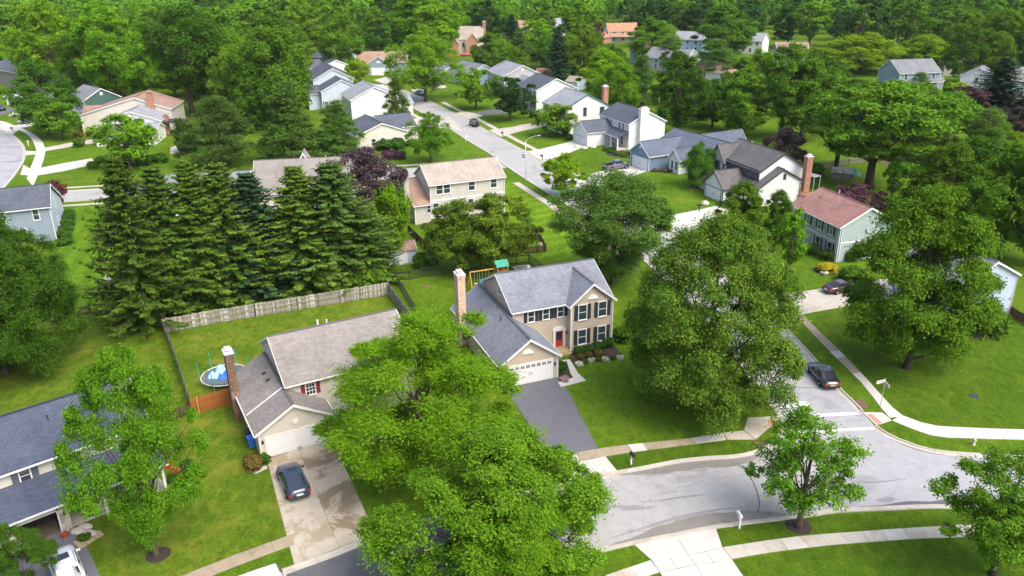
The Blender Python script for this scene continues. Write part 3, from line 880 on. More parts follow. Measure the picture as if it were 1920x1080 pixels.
# damp gutters beside the kerbs
def damp(line, i0, i1, side, d0, d1, seed, mat):
    rr = random.Random(seed); l = line[i0:i1]
    a = offset(l, side * d0); b = []; w = d1
    for i, q in enumerate(offset(l, 0)):
        w = max(d0 + .15, min(d1 * 1.6, w + rr.uniform(-.22, .22)))
        e = min(1.0, i / 6, (len(l) - 1 - i) / 6)
        t = (l[min(i + 1, len(l) - 1)] - l[max(i - 1, 0)]).normalized()
        k = side * (d0 + .05 + (w - d0) * e)
        b.append(Vector((q.x - t.y * k, q.y + t.x * k, 0)))
    sheet('damp_gutter', ribbon(a, b), 0.0165, M[mat])
M['damp'] = m_paving('damp_asphalt', (0.20, 0.185, 0.165), (0.13, 0.105, 0.07), 0.6, 0.5, 0.12, rough=0.35)
def near_i(line, x, y):
    q = P(x, y); return min(range(len(line)), key=lambda i: (line[i] - q).length)
damp(A_n, near_i(A_n, 1150, 888), near_i(A_n, 1448, 832), -1, .30, 1.7, 3, 'damp')
damp(A_s, near_i(A_s, 1510, 968), near_i(A_s, 1120, 1036), -1, .30, 1.0, 5, 'damp')
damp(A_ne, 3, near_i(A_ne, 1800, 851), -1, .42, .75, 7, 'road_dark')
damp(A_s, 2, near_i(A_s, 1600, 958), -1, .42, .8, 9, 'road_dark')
# tar seams
M['tar'] = m_plain('tar', (0.055, 0.054, 0.055), 0.6, 0.3, var=0.2)
def seam(pts, w=.09):
    l = smooth(px(pts), .5); sheet('tar_seam', ribbon(offset(l, w / 2), offset(l, -w / 2)), .0185, M['tar'])
seam([(1381, 868), (1398, 882), (1411, 902), (1420, 925), (1424, 945), (1420, 962)], .07)
seam([(1440, 728), (1505, 727), (1572, 728.5)])
seam([(1540, 880), (1590, 900), (1640, 905), (1700, 897)], .045)
M['tyre_mark'] = m_paving('tyre_mark', (0.225, 0.22, 0.215), (0.19, 0.185, 0.18), 0.5, 0.8)
for w_, pts in ((.35, [(1130, 1014), (1200, 990), (1270, 968), (1340, 955), (1410, 950)]), (.22, [(1210, 942), (1270, 932), (1330, 926)]), (.2, [(1180, 955), (1230, 948)])):
    l = smooth(px(pts), .5); n_ = len(l)
    sheet('tyre_mark', ribbon([q for q in l], [offset(l, -w_ * math.sin(math.pi * min(1, max(0, i / (n_ - 1)))))[i] for i in range(n_)]), .0178, M['tyre_mark'])
# pavements near the camera
walk(px([(300, 1098), (360, 1073), (420, 1049), (548, 1002)]), px([(330, 1108), (372, 1092), (420, 1071), (553, 1021)]), 'concrete_brown')
walk(px([(1081, 849), (1120, 842), (1180, 834), (1297, 822), (1355, 811.5)]), px([(1088, 866), (1135, 856), (1190, 847.5), (1297, 833.5), (1362, 825)]), 'concrete_brown')
walk(px([(1355, 1027), (1435, 1014.5), (1515, 1004.5), (1640, 995), (1715, 990), (1797, 985), (1930, 979), (2060, 975)]), px([(1372, 1049), (1440, 1036.5), (1560, 1022), (1640, 1016), (1715, 1010.5), (1815, 1007), (1940, 1001), (2080, 997)]), 'concrete')
walk(px([(1135, 1080), (1178, 1065), (1220, 1051)]), px([(1165, 1098), (1198, 1086), (1237, 1073)]), 'concrete')
walk(px([(1478, 578), (1493, 594), (1534, 637), (1572, 675.6), (1614, 716.5)]), px([(1490, 574), (1505, 591), (1540, 625), (1572, 656), (1628, 714)]), 'concrete_brown', slab=1.6)
walk(px([(1614, 716.5), (1650, 762), (1654, 773), (1668, 784)]), px([(1628, 714), (1669, 760), (1690, 779), (1694, 781)]), 'concrete_new', slab=1.5)
walk(px([(1690, 778.6), (1720, 790), (1750, 798.5), (1830, 803), (1920, 806), (2050, 810), (2200, 815)]), px([(1672, 789), (1700, 801), (1752, 818.5), (1815, 822), (1920, 825), (2050, 829), (2200, 834)]), 'concrete_new', slab=1.5)
# kerb ramps with red tactile pads
slab_area('kerb_ramp', [px([(1617, 773), (1654, 773.5), (1668, 784), (1672, 789), (1652, 795.5), (1642, 797)])], 'concrete_new', 0.03)
slab_area('kerb_ramp', [px([(1355.5, 811.5), (1394, 807.5), (1416, 824.5), (1364, 824.7)]), px([(1395, 807), (1402, 783), (1427, 782), (1462, 780), (1460, 797), (1441, 804), (1417, 824.5)])], 'concrete', 0.03)
for q in ([(1625.5, 777.8), (1634, 776.7), (1654, 793), (1645.5, 796)], [(1440, 787.5), (1454, 784.5), (1459.5, 794.5), (1445, 802)]):
    root = bpy.data.objects.new('tactile_pad', None); COL.objects.link(root); structure(root)
    c = px(q)
    MB().prism([v[:2] for v in c], 0.030, 0.042).build('pad', M['tactile_red'], root)
    dm = MB()
    for i in range(9):
        for j in range(6):
            a = c[0].lerp(c[3], (j + .5) / 6).lerp(c[1].lerp(c[2], (j + .5) / 6), 0) if False else c[0].lerp(c[1], (j + .5) / 6).lerp(c[3].lerp(c[2], (j + .5) / 6), (i + .5) / 9)
            dm.box(a.x - .03, a.x + .03, a.y - .03, a.y + .03, 0.042, 0.049)
    d = dm.build('dome', M['tactile_red'], root); d['kind'] = 'stuff'

# pavements of the far street: strips beside its kerbs
nB = len(B_r)
def strip(i0, i1, d0, d1, mat='concrete', name='pavement'):
    l0, l1 = offset(B_r, d0)[i0:i1], offset(B_r, d1)[i0:i1]
    return sheet(name, ribbon(l0, l1), 0.022, M[mat])
def nearest(x, y):
    q = P(x, y); return min(range(nB), key=lambda i: (B_r[i] - q).length)
strip(nearest(812, 192), nearest(1110, 360), 2.1, 3.4)
strip(nearest(760, 170), nearest(895, 234), -11.7, -10.4, 'concrete')
strip(nearest(1062, 330), nearest(1330, 495), -11.4, -10.1, 'concrete')
l0, l1 = offset(C_t, -3.2)[6:], offset(C_t, -2.0)[6:]
sheet('pavement', ribbon(l0, l1), 0.022, M['concrete'])
l0, l1 = offset(C_b, 2.0)[16:], offset(C_b, 3.2)[16:]
sheet('pavement', ribbon(l0, l1), 0.022, M['concrete'])
# curved pavement of the left street
el, er = px([(-60, 222), (0, 231), (25, 240), (43, 247.5), (57, 258), (64, 270), (68, 284), (63, 300), (55, 320), (50, 335)]), px([(-60, 219), (0, 226.5), (28, 235.5), (55, 247), (72, 258), (81, 269), (85, 284), (80, 305), (70, 331), (62, 350)])
sheet('pavement', ribbon(smooth(el, 1), smooth(er, 1)), 0.022, M['concrete_new'])

# driveways
def u_on(a, b, t): return a.lerp(b, t)
# cream house: concrete panels with brown damp stains
cl, cr_, bl, br_ = P(502, 872), P(627, 831), P(552, 1060), P(702, 1004)
cm_t, cm_b = P(563, 846), P(634, 1030)
lx = [P(503, 859), P(586, 938), ]
def cpanel(s0, s1, t0, t1):
    def e(s, t):
        l = P(500, 862).lerp(P(552, 1061), t); m = P(560, 842).lerp(P(636, 1027), t); r_ = P(624, 826).lerp(P(704, 1001), t)
        return l.lerp(m, s * 2) if s <= .5 else m.lerp(r_, s * 2 - 1)
    return [e(s0, t0), e(s1, t0), e(s1, t1), e(s0, t1)]
ts = [0.0, 0.22, 0.50, 0.715, 0.80, 1.0]
qs, qw = [], []
for i in range(5):
    if i == 3:
        qs += [cpanel(0, .25, ts[i], ts[i + 1]), cpanel(.25, .5, ts[i], ts[i + 1])]; qw += [cpanel(.5, .78, ts[i], ts[i + 1]), cpanel(.78, 1, ts[i], ts[i + 1])]
    else:
        qs.append(cpanel(0, .5, ts[i], ts[i + 1])); qw.append(cpanel(.5, 1, ts[i], ts[i + 1]))
slab_area('driveway', qs, 'concrete_warm', 0.03)
slab_area('driveway', qw, 'concrete_wet', 0.03)
slab_area('doorstep_slab', [px([(622, 836), (644, 830), (650, 846), (630, 851)])], 'concrete_wet', 0.1)
# beige house: dark asphalt drive, concrete apron, L shaped walk
sheet('driveway', px([(946, 727), (1045, 707), (1062, 728), (1122, 841), (1081, 849), (1035, 862)]), 0.022, M['asphalt'])
slab_area('driveway_apron', [px([(1035, 862), (1081, 849), (1088, 866), (1050, 880)]), px([(1050, 880), (1088, 866), (1135, 856), (1160, 886), (1070, 905)])], 'concrete_new', 0.03)
# near driveway across the road
slab_area('driveway', [px([(1187, 1020), (1267, 1004.5), (1291, 1042), (1222, 1051)]), px([(1267, 1004.5), (1342, 989.5), (1355, 1027), (1291, 1042)]),
    px([(1222, 1051), (1256, 1046), (1270, 1066), (1237, 1073)]), px([(1256, 1046), (1291, 1042), (1305, 1060), (1270, 1066)]), px([(1291, 1042), (1323, 1035), (1338, 1056), (1305, 1060)]), px([(1323, 1035), (1355, 1027), (1372, 1049), (1338, 1056)]),
    px([(1237, 1073), (1305, 1060), (1340, 1120), (1270, 1135)]), px([(1305, 1060), (1372, 1049), (1410, 1105), (1340, 1120)])], 'concrete_new', 0.03)
# bottom left house
sheet('driveway', px([(-60, 985), (30, 1005), (140, 985), (165, 1030), (215, 1140), (60, 1220), (-140, 1200)]), 0.02, M['asphalt'])
# right hand driveway with the dark car
slab_area('driveway', [px([(1440, 556), (1490, 549), (1512, 588), (1478, 597)]), px([(1490, 549), (1540, 541), (1580, 576), (1512, 588)]), px([(1540, 541), (1660, 522), (1720, 550), (1580, 576)])], 'concrete', 0.03)
# far street driveways
_dz = 0.0245
for q, mt in (([(986, 284), (1009, 280.5), (1040, 273), (1075, 264), (1100, 273), (1060, 290), (1034, 297), (1017, 305)], 'concrete_new'),
              ([(916, 244), (960, 238), (983, 233), (1012, 229), (1018, 238), (990, 243), (963, 250), (940, 257)], 'concrete'),
              ([(888, 212), (921, 205), (952, 201), (958, 211), (930, 214), (905, 217)], 'asphalt'),
              ([(855, 212), (872, 209), (888, 212), (905, 217), (886, 223), (878, 224)], 'concrete'),
              ([(1068, 338), (1128, 321), (1181, 310), (1214, 321), (1150, 342), (1092, 356)], 'concrete_new'),
              ([(1215, 428), (1262, 403), (1322, 391), (1345, 385), (1372, 398), (1330, 420), (1250, 450)], 'concrete_new'),
              ([(690, 175), (720, 180), (745, 178), (720, 168)], 'concrete'),
              ([(770, 168), (792, 163), (832, 158), (838, 164), (800, 170), (784, 178)], 'concrete'),
              ([(700, 150), (735, 142), (752, 141), (740, 152), (722, 158)], 'concrete'),
              ([(845, 220), (800, 217), (770, 224), (765, 236), (830, 240), (868, 246)], 'concrete'),
              ([(1035, 300), (1010, 298), (1012, 302), (1030, 306)], 'concrete'),
              ([(66, 330), (75, 315), (120, 306), (172, 297), (180, 308), (120, 321)], 'concrete_new'),
              ([(85, 277), (136, 267), (180, 260), (182, 268), (136, 275), (85, 284)], 'concrete'),
              ([(0, 243), (22, 253), (40, 240), (80, 232), (79, 227), (28, 235), (0, 232)], 'concrete_new'),
              ([(69, 284), (85, 284), (85, 277), (70, 276)], 'concrete_new'),
              ([(48, 291), (66, 290), (68, 284), (47, 283)], 'concrete_new'), ([(38, 328), (66, 330), (60, 318), (44, 309)], 'concrete_new'),
              ([(-20, 214), (0, 211), (14, 203), (30, 200), (34, 206), (10, 214), (-20, 222)], 'asphalt'),
              ([(620, 148), (700, 158), (745, 163), (748, 180), (690, 172), (610, 160)], 'concrete'),
              ([(320, 277), (338, 270), (343, 286), (330, 290), (318, 288)], 'concrete')):
    _dz += 0.0009; sheet('driveway', px(q), _dz, M[mt])
# pale patio behind the beige house, sand play patch far right
sheet('patio', px([(870, 552), (913, 545), (960, 540), (960, 560), (868, 571)]), 0.03, M['concrete_new'])
sheet('patio', px([(1650, 306), (1668, 295), (1700, 290), (1708, 296), (1690, 304), (1668, 311)]), 0.03, M['soil'])

# lawns with their own colour
sheet('lawn', px([(118, 388), (210, 384), (214, 480), (205, 560), (130, 590), (112, 470)]), 0.0042, M['grass_striped'])
sheet('lawn', px([(960, 340), (1035, 385), (1075, 412), (1100, 440), (1100, 500), (1020, 530), (1000, 492), (1024, 470), (985, 428), (940, 400), (944, 345)]), 0.0042, M['grass_mown'])
sheet('lawn', px([(0, 600), (130, 592), (215, 582), (304, 620), (350, 770), (360, 800), (300, 860), (0, 860)]), 0.0042, M['grass_rough'])
sheet('lawn', px([(312, 622), (730, 554), (780, 600), (700, 720), (500, 800), (360, 768)]), 0.0046, M['grass_rough'])
sheet('lawn', px([(420, 760), (470, 800), (560, 1000), (300, 1096), (-60, 1240), (120, 1010), (300, 860), (370, 780)]), 0.0050, M['grass_rough'])
sheet('lawn', px([(1062, 728), (1170, 650), (1400, 690), (1430, 780), (1400, 783), (1355, 811), (1122, 841)]), 0.0042, M['grass'])
sheet('lawn', px([(1520, 580), (1700, 560), (1920, 600), (2200, 700), (2200, 812), (1920, 805), (1750, 798), (1690, 778), (1628, 712)]), 0.0042, M['grass_deep'])
sheet('lawn', px([(1372, 1050), (1560, 1023), (1715, 1011), (1940, 1003), (2200, 1000), (2200, 1200), (1420, 1130)]), 0.0042, M['grass_deep'])
sheet('lawn', px([(1345, 990), (1515, 969), (1752, 953), (2060, 956), (2060, 974), (1797, 984), (1640, 994), (1435, 1014), (1356, 1026)]), 0.0042, M['grass_deep'])
sheet('lawn', px([(1138, 856), (1190, 848), (1297, 834), (1362, 826), (1416, 826), (1436, 842), (1385, 855), (1272, 866), (1160, 887)]), 0.0042, M['grass_deep'])

# drain slabs, covers, mulch beds
slab_area('drain_slab', [px([(1600, 752), (1617, 749), (1628, 762), (1622, 768), (1610, 768)])], 'soil', 0.09)
slab_area('drain_slab', [px([(1411, 831), (1432, 826), (1443, 836), (1427, 845)])], 'soil', 0.09)
# ------------------------------------------------------------------ houses
ROT = {'f': 0.0, 'r': math.pi / 2, 'b': math.pi, 'l': -math.pi / 2}
_cache = {}
def cached(key, fn):
    if key not in _cache: _cache[key] = fn()
    return _cache[key]

def frame_mesh(w, h, b=0.09, cols=1, rows=2, deep=0.07, mat='white'):
    def fn():
        m = MB(); d0, d1 = -deep, 0.03
        m.box(-w / 2 - b, w / 2 + b, d0, d1, -0.001 - b, 0); m.box(-w / 2 - b, w / 2 + b, d0, d1, h, h + b)
        m.box(-w / 2 - b, -w / 2, d0, d1, 0, h); m.box(w / 2, w / 2 + b, d0, d1, 0, h)
        for i in range(1, cols): x = -w / 2 + w * i / cols; m.box(x - .018, x + .018, -.05, -.02, 0, h)
        for i in range(1, rows): z = h * i / rows; m.box(-w / 2, w / 2, -.05, -.022, z - .025, z + .025)
        m.box(-w / 2 - b - .03, w / 2 + b + .03, -deep - .04, -deep + .001, -b - .02, -b + .03)
        me = m.mesh('window_frame'); me.materials.append(M[mat]); return me
    return cached(('fr', w, h, b, cols, rows, mat), fn)
def pane_mesh(w, h, mat='glass'):
    def fn():
        m = MB(); m.box(-w / 2, w / 2, -0.018, -0.006, 0, h)
        me = m.mesh('pane'); me.materials.append(M[mat]); return me
    return cached(('pane', w, h, mat), fn)
def shutter_mesh(w, h, mat):
    def fn():
        m = MB(); m.box(-w / 2, -w / 2 + .06, -.055, .02, 0, h); m.box(w / 2 - .06, w / 2, -.055, .02, 0, h)
        for z0, z1 in ((0, .08), (h * .5 - .04, h * .5 + .04), (h - .08, h)): m.box(-w / 2 + .06, w / 2 - .06, -.055, .02, z0, z1)
        n = max(4, int(h / .11))
        for i in range(n):
            z = .08 + (h - .16) * (i + .5) / n
            m.add([(-w / 2 + .06, -.045, z - .05), (w / 2 - .06, -.045, z - .05), (w / 2 - .06, -.012, z + .05), (-w / 2 + .06, -.012, z + .05)], [(0, 1, 2, 3)])
        me = m.mesh('shutter'); me.materials.append(M[mat]); return me
    return cached(('sh', w, h, mat), fn)

class House:
    def __init__(s, name, label, o, ang, wall, roof, trim='white', cat='house', group=None):
        s.root = thing(name, label, cat, (o[0], o[1], 0), R(ang), group)
        s.wallm, s.roofm, s.trimm = wall, roof, trim
    def part(s, mb, name, mat, smooth=False):
        return mb.build(name, M[mat] if isinstance(mat, str) else mat, s.root, smooth)
    def gable(s, u0, u1, v0, v1, ze, zr, axis='u', oh=0.35, rake=0.28, rp=0.5, zb=None, wall=None, roof=None, trim=None, z0=0.0, ends=(1, 1), corners=True, t=0.15, gut=True, fascia=None):
        """walls with a gable roof; ridge along axis; rp places the ridge; zb is the eave height of the far side"""
        zb = ze if zb is None else zb
        if axis == 'u': a0, a1, b0, b1 = u0, u1, v0, v1; tr = lambda a, b, z: (a, b, z)
        else: a0, a1, b0, b1 = v0, v1, u0, u1; tr = lambda a, b, z: (b, a, z)
        bm_ = b0 + (b1 - b0) * rp
        w = MB()
        prof = [(b0, z0 - 0.1), (b1, z0 - 0.1), (b1, zb), (bm_, zr), (b0, ze)]
        w.add([tr(a0, b, z) for b, z in prof] + [tr(a1, b, z) for b, z in prof],
              [(0, 1, 2, 3, 4), (5, 6, 7, 8, 9)] + [(i, (i + 1) % 5, 5 + (i + 1) % 5, 5 + i) for i in (0, 1, 4)])
        s.part(w, 'wall', WALL[wall or s.wallm])
        ra, rb = a0 - (rake if ends[0] else 0), a1 + (rake if ends[1] else 0)
        r_ = MB(); tmat = fascia or trim or s.trimm
        for (be, z_e, sgn) in ((b0, ze, -1), (b1, zb, 1)):
            run = abs(bm_ - be); sl = (zr - z_e) / run
            bo, zo = be + sgn * oh, z_e - oh * sl
            n_ = math.hypot(1, sl)
            L = (run + oh) * n_
            up = t * n_
            lo = 0.012
            vs = [tr(ra, bo, zo + lo), tr(rb, bo, zo + lo), tr(rb, bm_, zr + lo), tr(ra, bm_, zr + lo), tr(ra, bo, zo + up), tr(rb, bo, zo + up), tr(rb, bm_, zr + up), tr(ra, bm_, zr + up)]
            fs = [(0, 1, 2, 3), (4, 5, 6, 7), (0, 1, 5, 4), (1, 2, 6, 5), (3, 0, 4, 7)]
            uv = [[(0, 0)] * 4, [(ra, 0), (rb, 0), (rb, L), (ra, L)], [(0, 0)] * 4, [(0, 0)] * 4, [(0, 0)] * 4]
            r_.add(vs, fs, uv)
            for k, a in ((0, ra), (1, rb)):
                if not ends[k]: continue
                e = 0.025 * (-1 if k == 0 else 1)
                p = [tr(a + e * .2, bo, zo - .10), tr(a + e * 2, bo, zo - .10), tr(a + e * 2, bm_, zr - .10), tr(a + e * .2, bm_, zr - .10),
                     tr(a + e * .2, bo, zo + up - .02), tr(a + e * 2, bo, zo + up - .02), tr(a + e * 2, bm_, zr + up - .02), tr(a + e * .2, bm_, zr + up - .02)]
                MB().add(p, [(0, 1, 2, 3), (4, 5, 6, 7), (0, 1, 5, 4), (1, 2, 6, 5), (2, 3, 7, 6), (3, 0, 4, 7)]).build('rake_board', M[tmat], s.root)
            if gut:
                x0, x1 = sorted((bo, bo + sgn * .10))
                c = [tr(ra, x0, zo - .02), tr(rb, x1, zo + .11)]
                MB().box(min(c[0][0], c[1][0]), max(c[0][0], c[1][0]), min(c[0][1], c[1][1]), max(c[0][1], c[1][1]), zo - .02, zo + .11).build('gutter', M[tmat], s.root)
        # ridge cap
        cap = MB(); cap.bar(tr(ra, bm_, zr + t * 1.15), tr(rb, bm_, zr + t * 1.15), .26, .05)
        s.part(r_, 'roof', ROOF[roof or s.roofm])
        s.part(cap, 'ridge_cap', ROOF[roof or s.roofm])
        if corners:
            for a in (a0, a1):
                for b, z in ((b0, ze), (b1, zb)):
                    q = tr(a, b, 0)
                    MB().box(q[0] - .055, q[0] + .055, q[1] - .055, q[1] + .055, z0 + .02, z - .02).build('corner_board', M[tmat], s.root)
        return s
    def shed_roof(s, u0, u1, v0, v1, zl, zh, roof=None, t=0.14, name='porch_roof', lowside='f'):
        """lean-to roof: low along v0 and high along v1 (or low along u0 when lowside is 'l')"""
        L = math.hypot(v1 - v0, zh - zl) if lowside == 'f' else math.hypot(u1 - u0, zh - zl)
        if lowside == 'f': q = [(u0, v0, zl), (u1, v0, zl), (u1, v1, zh), (u0, v1, zh)]; wd = u1 - u0
        else: q = [(u0, v1, zl), (u0, v0, zl), (u1, v0, zh), (u1, v1, zh)]; wd = v1 - v0
        vs = q + [(a, b, z + t) for a, b, z in q]
        r_ = MB().add(vs, [(0, 1, 2, 3), (4, 5, 6, 7), (0, 1, 5, 4), (1, 2, 6, 5), (2, 3, 7, 6), (3, 0, 4, 7)], [[(0, 0)] * 4, [(0, 0), (wd, 0), (wd, L), (0, L)]] + [[(0, 0)] * 4] * 4)
        s.part(r_, name, ROOF[roof or s.roofm])
        g_ = MB().bar((q[0][0], q[0][1], zl + .05), (q[1][0], q[1][1], zl + .05), .1, .14)
        s.part(g_, 'gutter', s.trimm)
    def put(s, me, name, face, a, c, z, parent=None):
        p = {'f': (a, c, z), 'b': (a, c, z), 'l': (c, a, z), 'r': (c, a, z)}[face]
        return link(name, me, None, s.root, p, ROT[face])
    def window(s, face, a, c, z, w=0.85, h=1.55, shutter=None, sw=0.40, cols=1, rows=2, mat=None, glass='glass', b=.09):
        f = s.put(frame_mesh(w, h, b, cols, rows, mat=mat or s.trimm), 'window', face, a, c, z)
        link('pane', pane_mesh(w, h, glass), None, f)
        if shutter:
            for k in (-1, 1):
                dx = k * (w / 2 + .11 + sw / 2)
                da = dx if face in ('f', 'r') else -dx
                s.put(shutter_mesh(sw, h + .1, shutter), 'shutter', face, a + da, c, z - .05)
        return f
    def fan(s, face, a, c, z, r_=0.5, mat='white'):
        def fn():
            m = MB(); n = 12
            pts = [(r_ * math.cos(math.pi * i / n), r_ * .8 * math.sin(math.pi * i / n)) for i in range(n + 1)]
            m.add([(x, -.05, z_) for x, z_ in pts] + [(x, .02, z_) for x, z_ in pts], [tuple(range(n + 1)), tuple(range(n + 1, 2 * n + 2))] + [(i, (i + 1) % (n + 1), n + 1 + (i + 1) % (n + 1), n + 1 + i) for i in range(n + 1)])
            for i in range(1, 6):
                t = math.pi * i / 6
                m.bar((0, -.06, .04), (r_ * .93 * math.cos(t), -.06, r_ * .74 * math.sin(t)), .03, .03, (0, 1, 0))
            m.bar((-r_ - .06, -.06, -.03), (r_ + .06, -.06, -.03), .09, .09)
            me = m.mesh('fan_light'); me.materials.append(M[mat]); return me
        return s.put(cached(('fan', r_, mat), fn), 'gable_fan', face, a, c, z)
    def garage(s, face, a, c, w, h=2.1, lites=0, rows=4, mat='white', handles=True, z=0.0):
        def fr():
            m = MB(); b = .13
            m.box(-w / 2 - b, -w / 2, -.05, .03, 0, h + b); m.box(w / 2, w / 2 + b, -.05, .03, 0, h + b); m.box(-w / 2, w / 2, -.05, .03, h, h + b)
            me = m.mesh('door_frame'); me.materials.append(M[s.trimm]); return me
        d = s.put(cached(('gfr', w, h, s.trimm), fr), 'garage_door', face, a, c, z)
        ph = h / rows
        def pn():
            m = MB(); m.box(-w / 2, w / 2, -.028, .0, 0.006, ph - .008)
            n = max(2, int(w / .62))
            for i in range(n):
                x = -w / 2 + w * (i + .5) / n
                m.box(x - w / n * .38, x + w / n * .38, -.036, -.028, ph * .22, ph * .78)
            me = m.mesh('door_panel'); me.materials.append(M[mat]); return me
        me = cached(('gpn', w, ph, mat), pn)
        for i in range(rows): link('panel', me, None, d, (0, 0, i * ph))
        if lites:
            def lt():
                m = MB(); q = w / lites
                for x in (-.105, .105):
                    for zz in (-.075, .075): m.box(x - .09, x + .09, -.041, -.034, zz - .06, zz + .06)
                me = m.mesh('door_lite'); me.materials.append(M['glass']); return me
            ml = cached(('lite', lites), lt)
            for i in range(lites): link('pane', ml, None, d, (-w / 2 + w * (i + .5) / lites, 0, h - ph * .5))
        if handles:
            m = cached('ghandle', lambda: (lambda k: (k.materials.append(M['black']), k)[1])(MB().box(-.02, .02, -.075, -.035, 0, .3).mesh('handle')))
            for dx in (-.13, .13): link('handle', m, None, d, (dx, 0, h * .42))
        return d
    def pipe(s, u, v, z, h=0.5, r_=0.05, mat='metal_dark'):
        m = MB().lathe([(r_ * 2.6, 0), (r_ * 1.3, .12), (r_, .13), (r_, h)], 8)
        m.build('vent_pipe', M[mat], s.root, loc=(u, v, z))
    def chimney(s, u, v, w, d, ztop, mat, cap='white', base=None, z0=-0.1):
        m = MB()
        if base:
            bw, bd, zs = base
            m.box(u - bw / 2, u + bw / 2, v - bd / 2, v + bd / 2, z0, zs)
            m.add([(u - bw / 2, v - bd / 2, zs), (u + bw / 2, v - bd / 2, zs), (u + bw / 2, v + bd / 2, zs), (u - bw / 2, v + bd / 2, zs), (u - w / 2, v - d / 2, zs + .5), (u + w / 2, v - d / 2, zs + .5), (u + w / 2, v + d / 2, zs + .5), (u - w / 2, v + d / 2, zs + .5)], [(0, 1, 5, 4), (1, 2, 6, 5), (2, 3, 7, 6), (3, 0, 4, 7)])
            z0 = zs + .45
        m.box(u - w / 2, u + w / 2, v - d / 2, v + d / 2, z0, ztop)
        m.box(u - w / 2 - .05, u + w / 2 + .05, v - d / 2 - .05, v + d / 2 + .05, ztop - .28, ztop - .12)
        c = m.build('chimney', M[mat] if mat in M else WALL[mat], s.root)
        k = MB().box(u - w / 2 - .07, u + w / 2 + .07, v - d / 2 - .07, v + d / 2 + .07, ztop, ztop + .09)
        for a in (-1, 1):
            for b in (-1, 1): k.box(u + a * w * .25 - .03, u + a * w * .25 + .03, v + b * d * .25 - .03, v + b * d * .25 + .03, ztop + .09, ztop + .32)
        k.box(u - w * .36, u + w * .36, v - d * .36, v + d * .36, ztop + .32, ztop + .38)
        k.build('chimney_cap', M[cap], c)
        return c
    def downspout(s, u, v, z, mat=None):
        MB().box(u - .045, u + .045, v - .045, v + .045, 0.02, z).build('downspout', M[mat or s.trimm], s.root)
    def band(s, face, a0, a1, c, z, h=0.2, mat=None):
        d = .03
        b = {'f': (a0, a1, c - d, c + .01), 'b': (a0, a1, c - .01, c + d), 'l': (c - d, c + .01, a0, a1), 'r': (c - .01, c + d, a0, a1)}[face]
        MB().box(*b, z, z + h).build('trim_band', M[mat or s.trimm], s.root)
    def post(s, u, v, z, w=0.2, mat=None):
        MB().box(u - w / 2, u + w / 2, v - w / 2, v + w / 2, 0, z).build('porch_post', M[mat or s.trimm], s.root)
    def lamp(s, face, a, c, z):
        m = cached('wlamp', lambda: (lambda k: (k.materials.append(M['black']), k)[1])(MB().box(-.03, .03, -.1, .02, .28, .34).lathe([(.03, 0), (.09, .06), (.1, .24), (.03, .34)], 8, (0, -.13, 0)).mesh('wall_lamp')))
        s.put(m, 'wall_lamp', face, a, c, z)

# ---- beige house in the middle
h = House('beige_house', 'beige two storey house with black shutters, grey roof and red front door', (6.37, 78.15), 21.3, 'beige', 'grey')
h.gable(-6.35, 5.10, 1.0, 10.3, 5.55, 8.0)
h.gable(0.0, 4.97, 0.0, 5.0, 5.62, 7.62, axis='v', ends=(1, 0))
h.gable(-9.9, -3.8, -4.7, 10.6, 2.72, 4.9, axis='v', rake=.3)
for a in (-4.30, -2.56, -0.84): h.window('f', a, 1.0, 3.98, .66, 1.14, 'shutter_black', .40)
for a in (1.33, 3.73):
    for z in (3.66, 0.72): h.window('f', a, 0.0, z, .92, 1.68, 'shutter_black', .42)
h.fan('f', 2.52, 0.0, 5.98, .52)
h.fan('f', -7.05, -4.7, 3.45, .55)
h.garage('f', -6.75, -4.7, 4.7, 2.2, lites=8)
h.lamp('f', -4.08, -4.7, 1.5); h.lamp('f', -0.12, 1.0, 1.75)
h.window('l', 5.0, -6.35, 6.0, .6, .8)
d = h.put(cached('fd', lambda: (lambda k: (k.materials.append(M['white']), k)[1])(MB().box(-.72, -.46, -.10, .02, .2, 2.35).box(.46, .72, -.10, .02, .2, 2.35).box(-.78, .78, -.12, .02, 2.3, 2.5)
    .add([(-.8, -.12, 2.5), (.8, -.12, 2.5), (.45, -.12, 2.74), (0, -.12, 2.84), (-.45, -.12, 2.74), (-.8, .02, 2.5), (.8, .02, 2.5), (.45, .02, 2.74), (0, .02, 2.84), (-.45, .02, 2.74)], [(0, 1, 2, 3, 4), (5, 6, 7, 8, 9), (1, 2, 7, 6), (2, 3, 8, 7), (3, 4, 9, 8), (4, 0, 5, 9)]).mesh('door_surround'))), 'front_door', 'f', -0.98, 1.0, 0.0)
MB().box(-.45, .45, -.05, .01, .22, 1.15).build('door_leaf', M['door_red'], d)
MB().box(-.34, .34, -.045, .0, 1.15, 2.14).build('pane', M['glass'], d)
MB().box(-.45, -.34, -.05, .01, 1.15, 2.3).box(.34, .45, -.05, .01, 1.15, 2.3).box(-.34, .34, -.05, .01, 2.14, 2.3).build('door_leaf', M['door_red'], d)
MB().box(.36, .42, -.11, -.05, 1.05, 1.2).build('handle', M['metal'], d)
for k, (v0, v1, z1) in enumerate(((-.62, -.26, .12), (-.27, .12, .24), (.11, .98, .36))):
    MB().box(-1.8, -.07, v0, v1, -.02, z1).build('front_step', M['step_tan'], h.root)
h.chimney(-10.35, 6.7, .85, 1.3, 8.35, 'brick_tan')
h.pipe(-8.5, 5.14, 4.15); h.pipe(-7.6, 1.41, 4.55, .55)
h.downspout(-.08, -.06, 5.4); h.downspout(4.99, -.06, 5.4); h.downspout(-3.75, -4.76, 2.6)
h.pipe(-2.4, 6.3, 7.9, .35, .09, 'white')
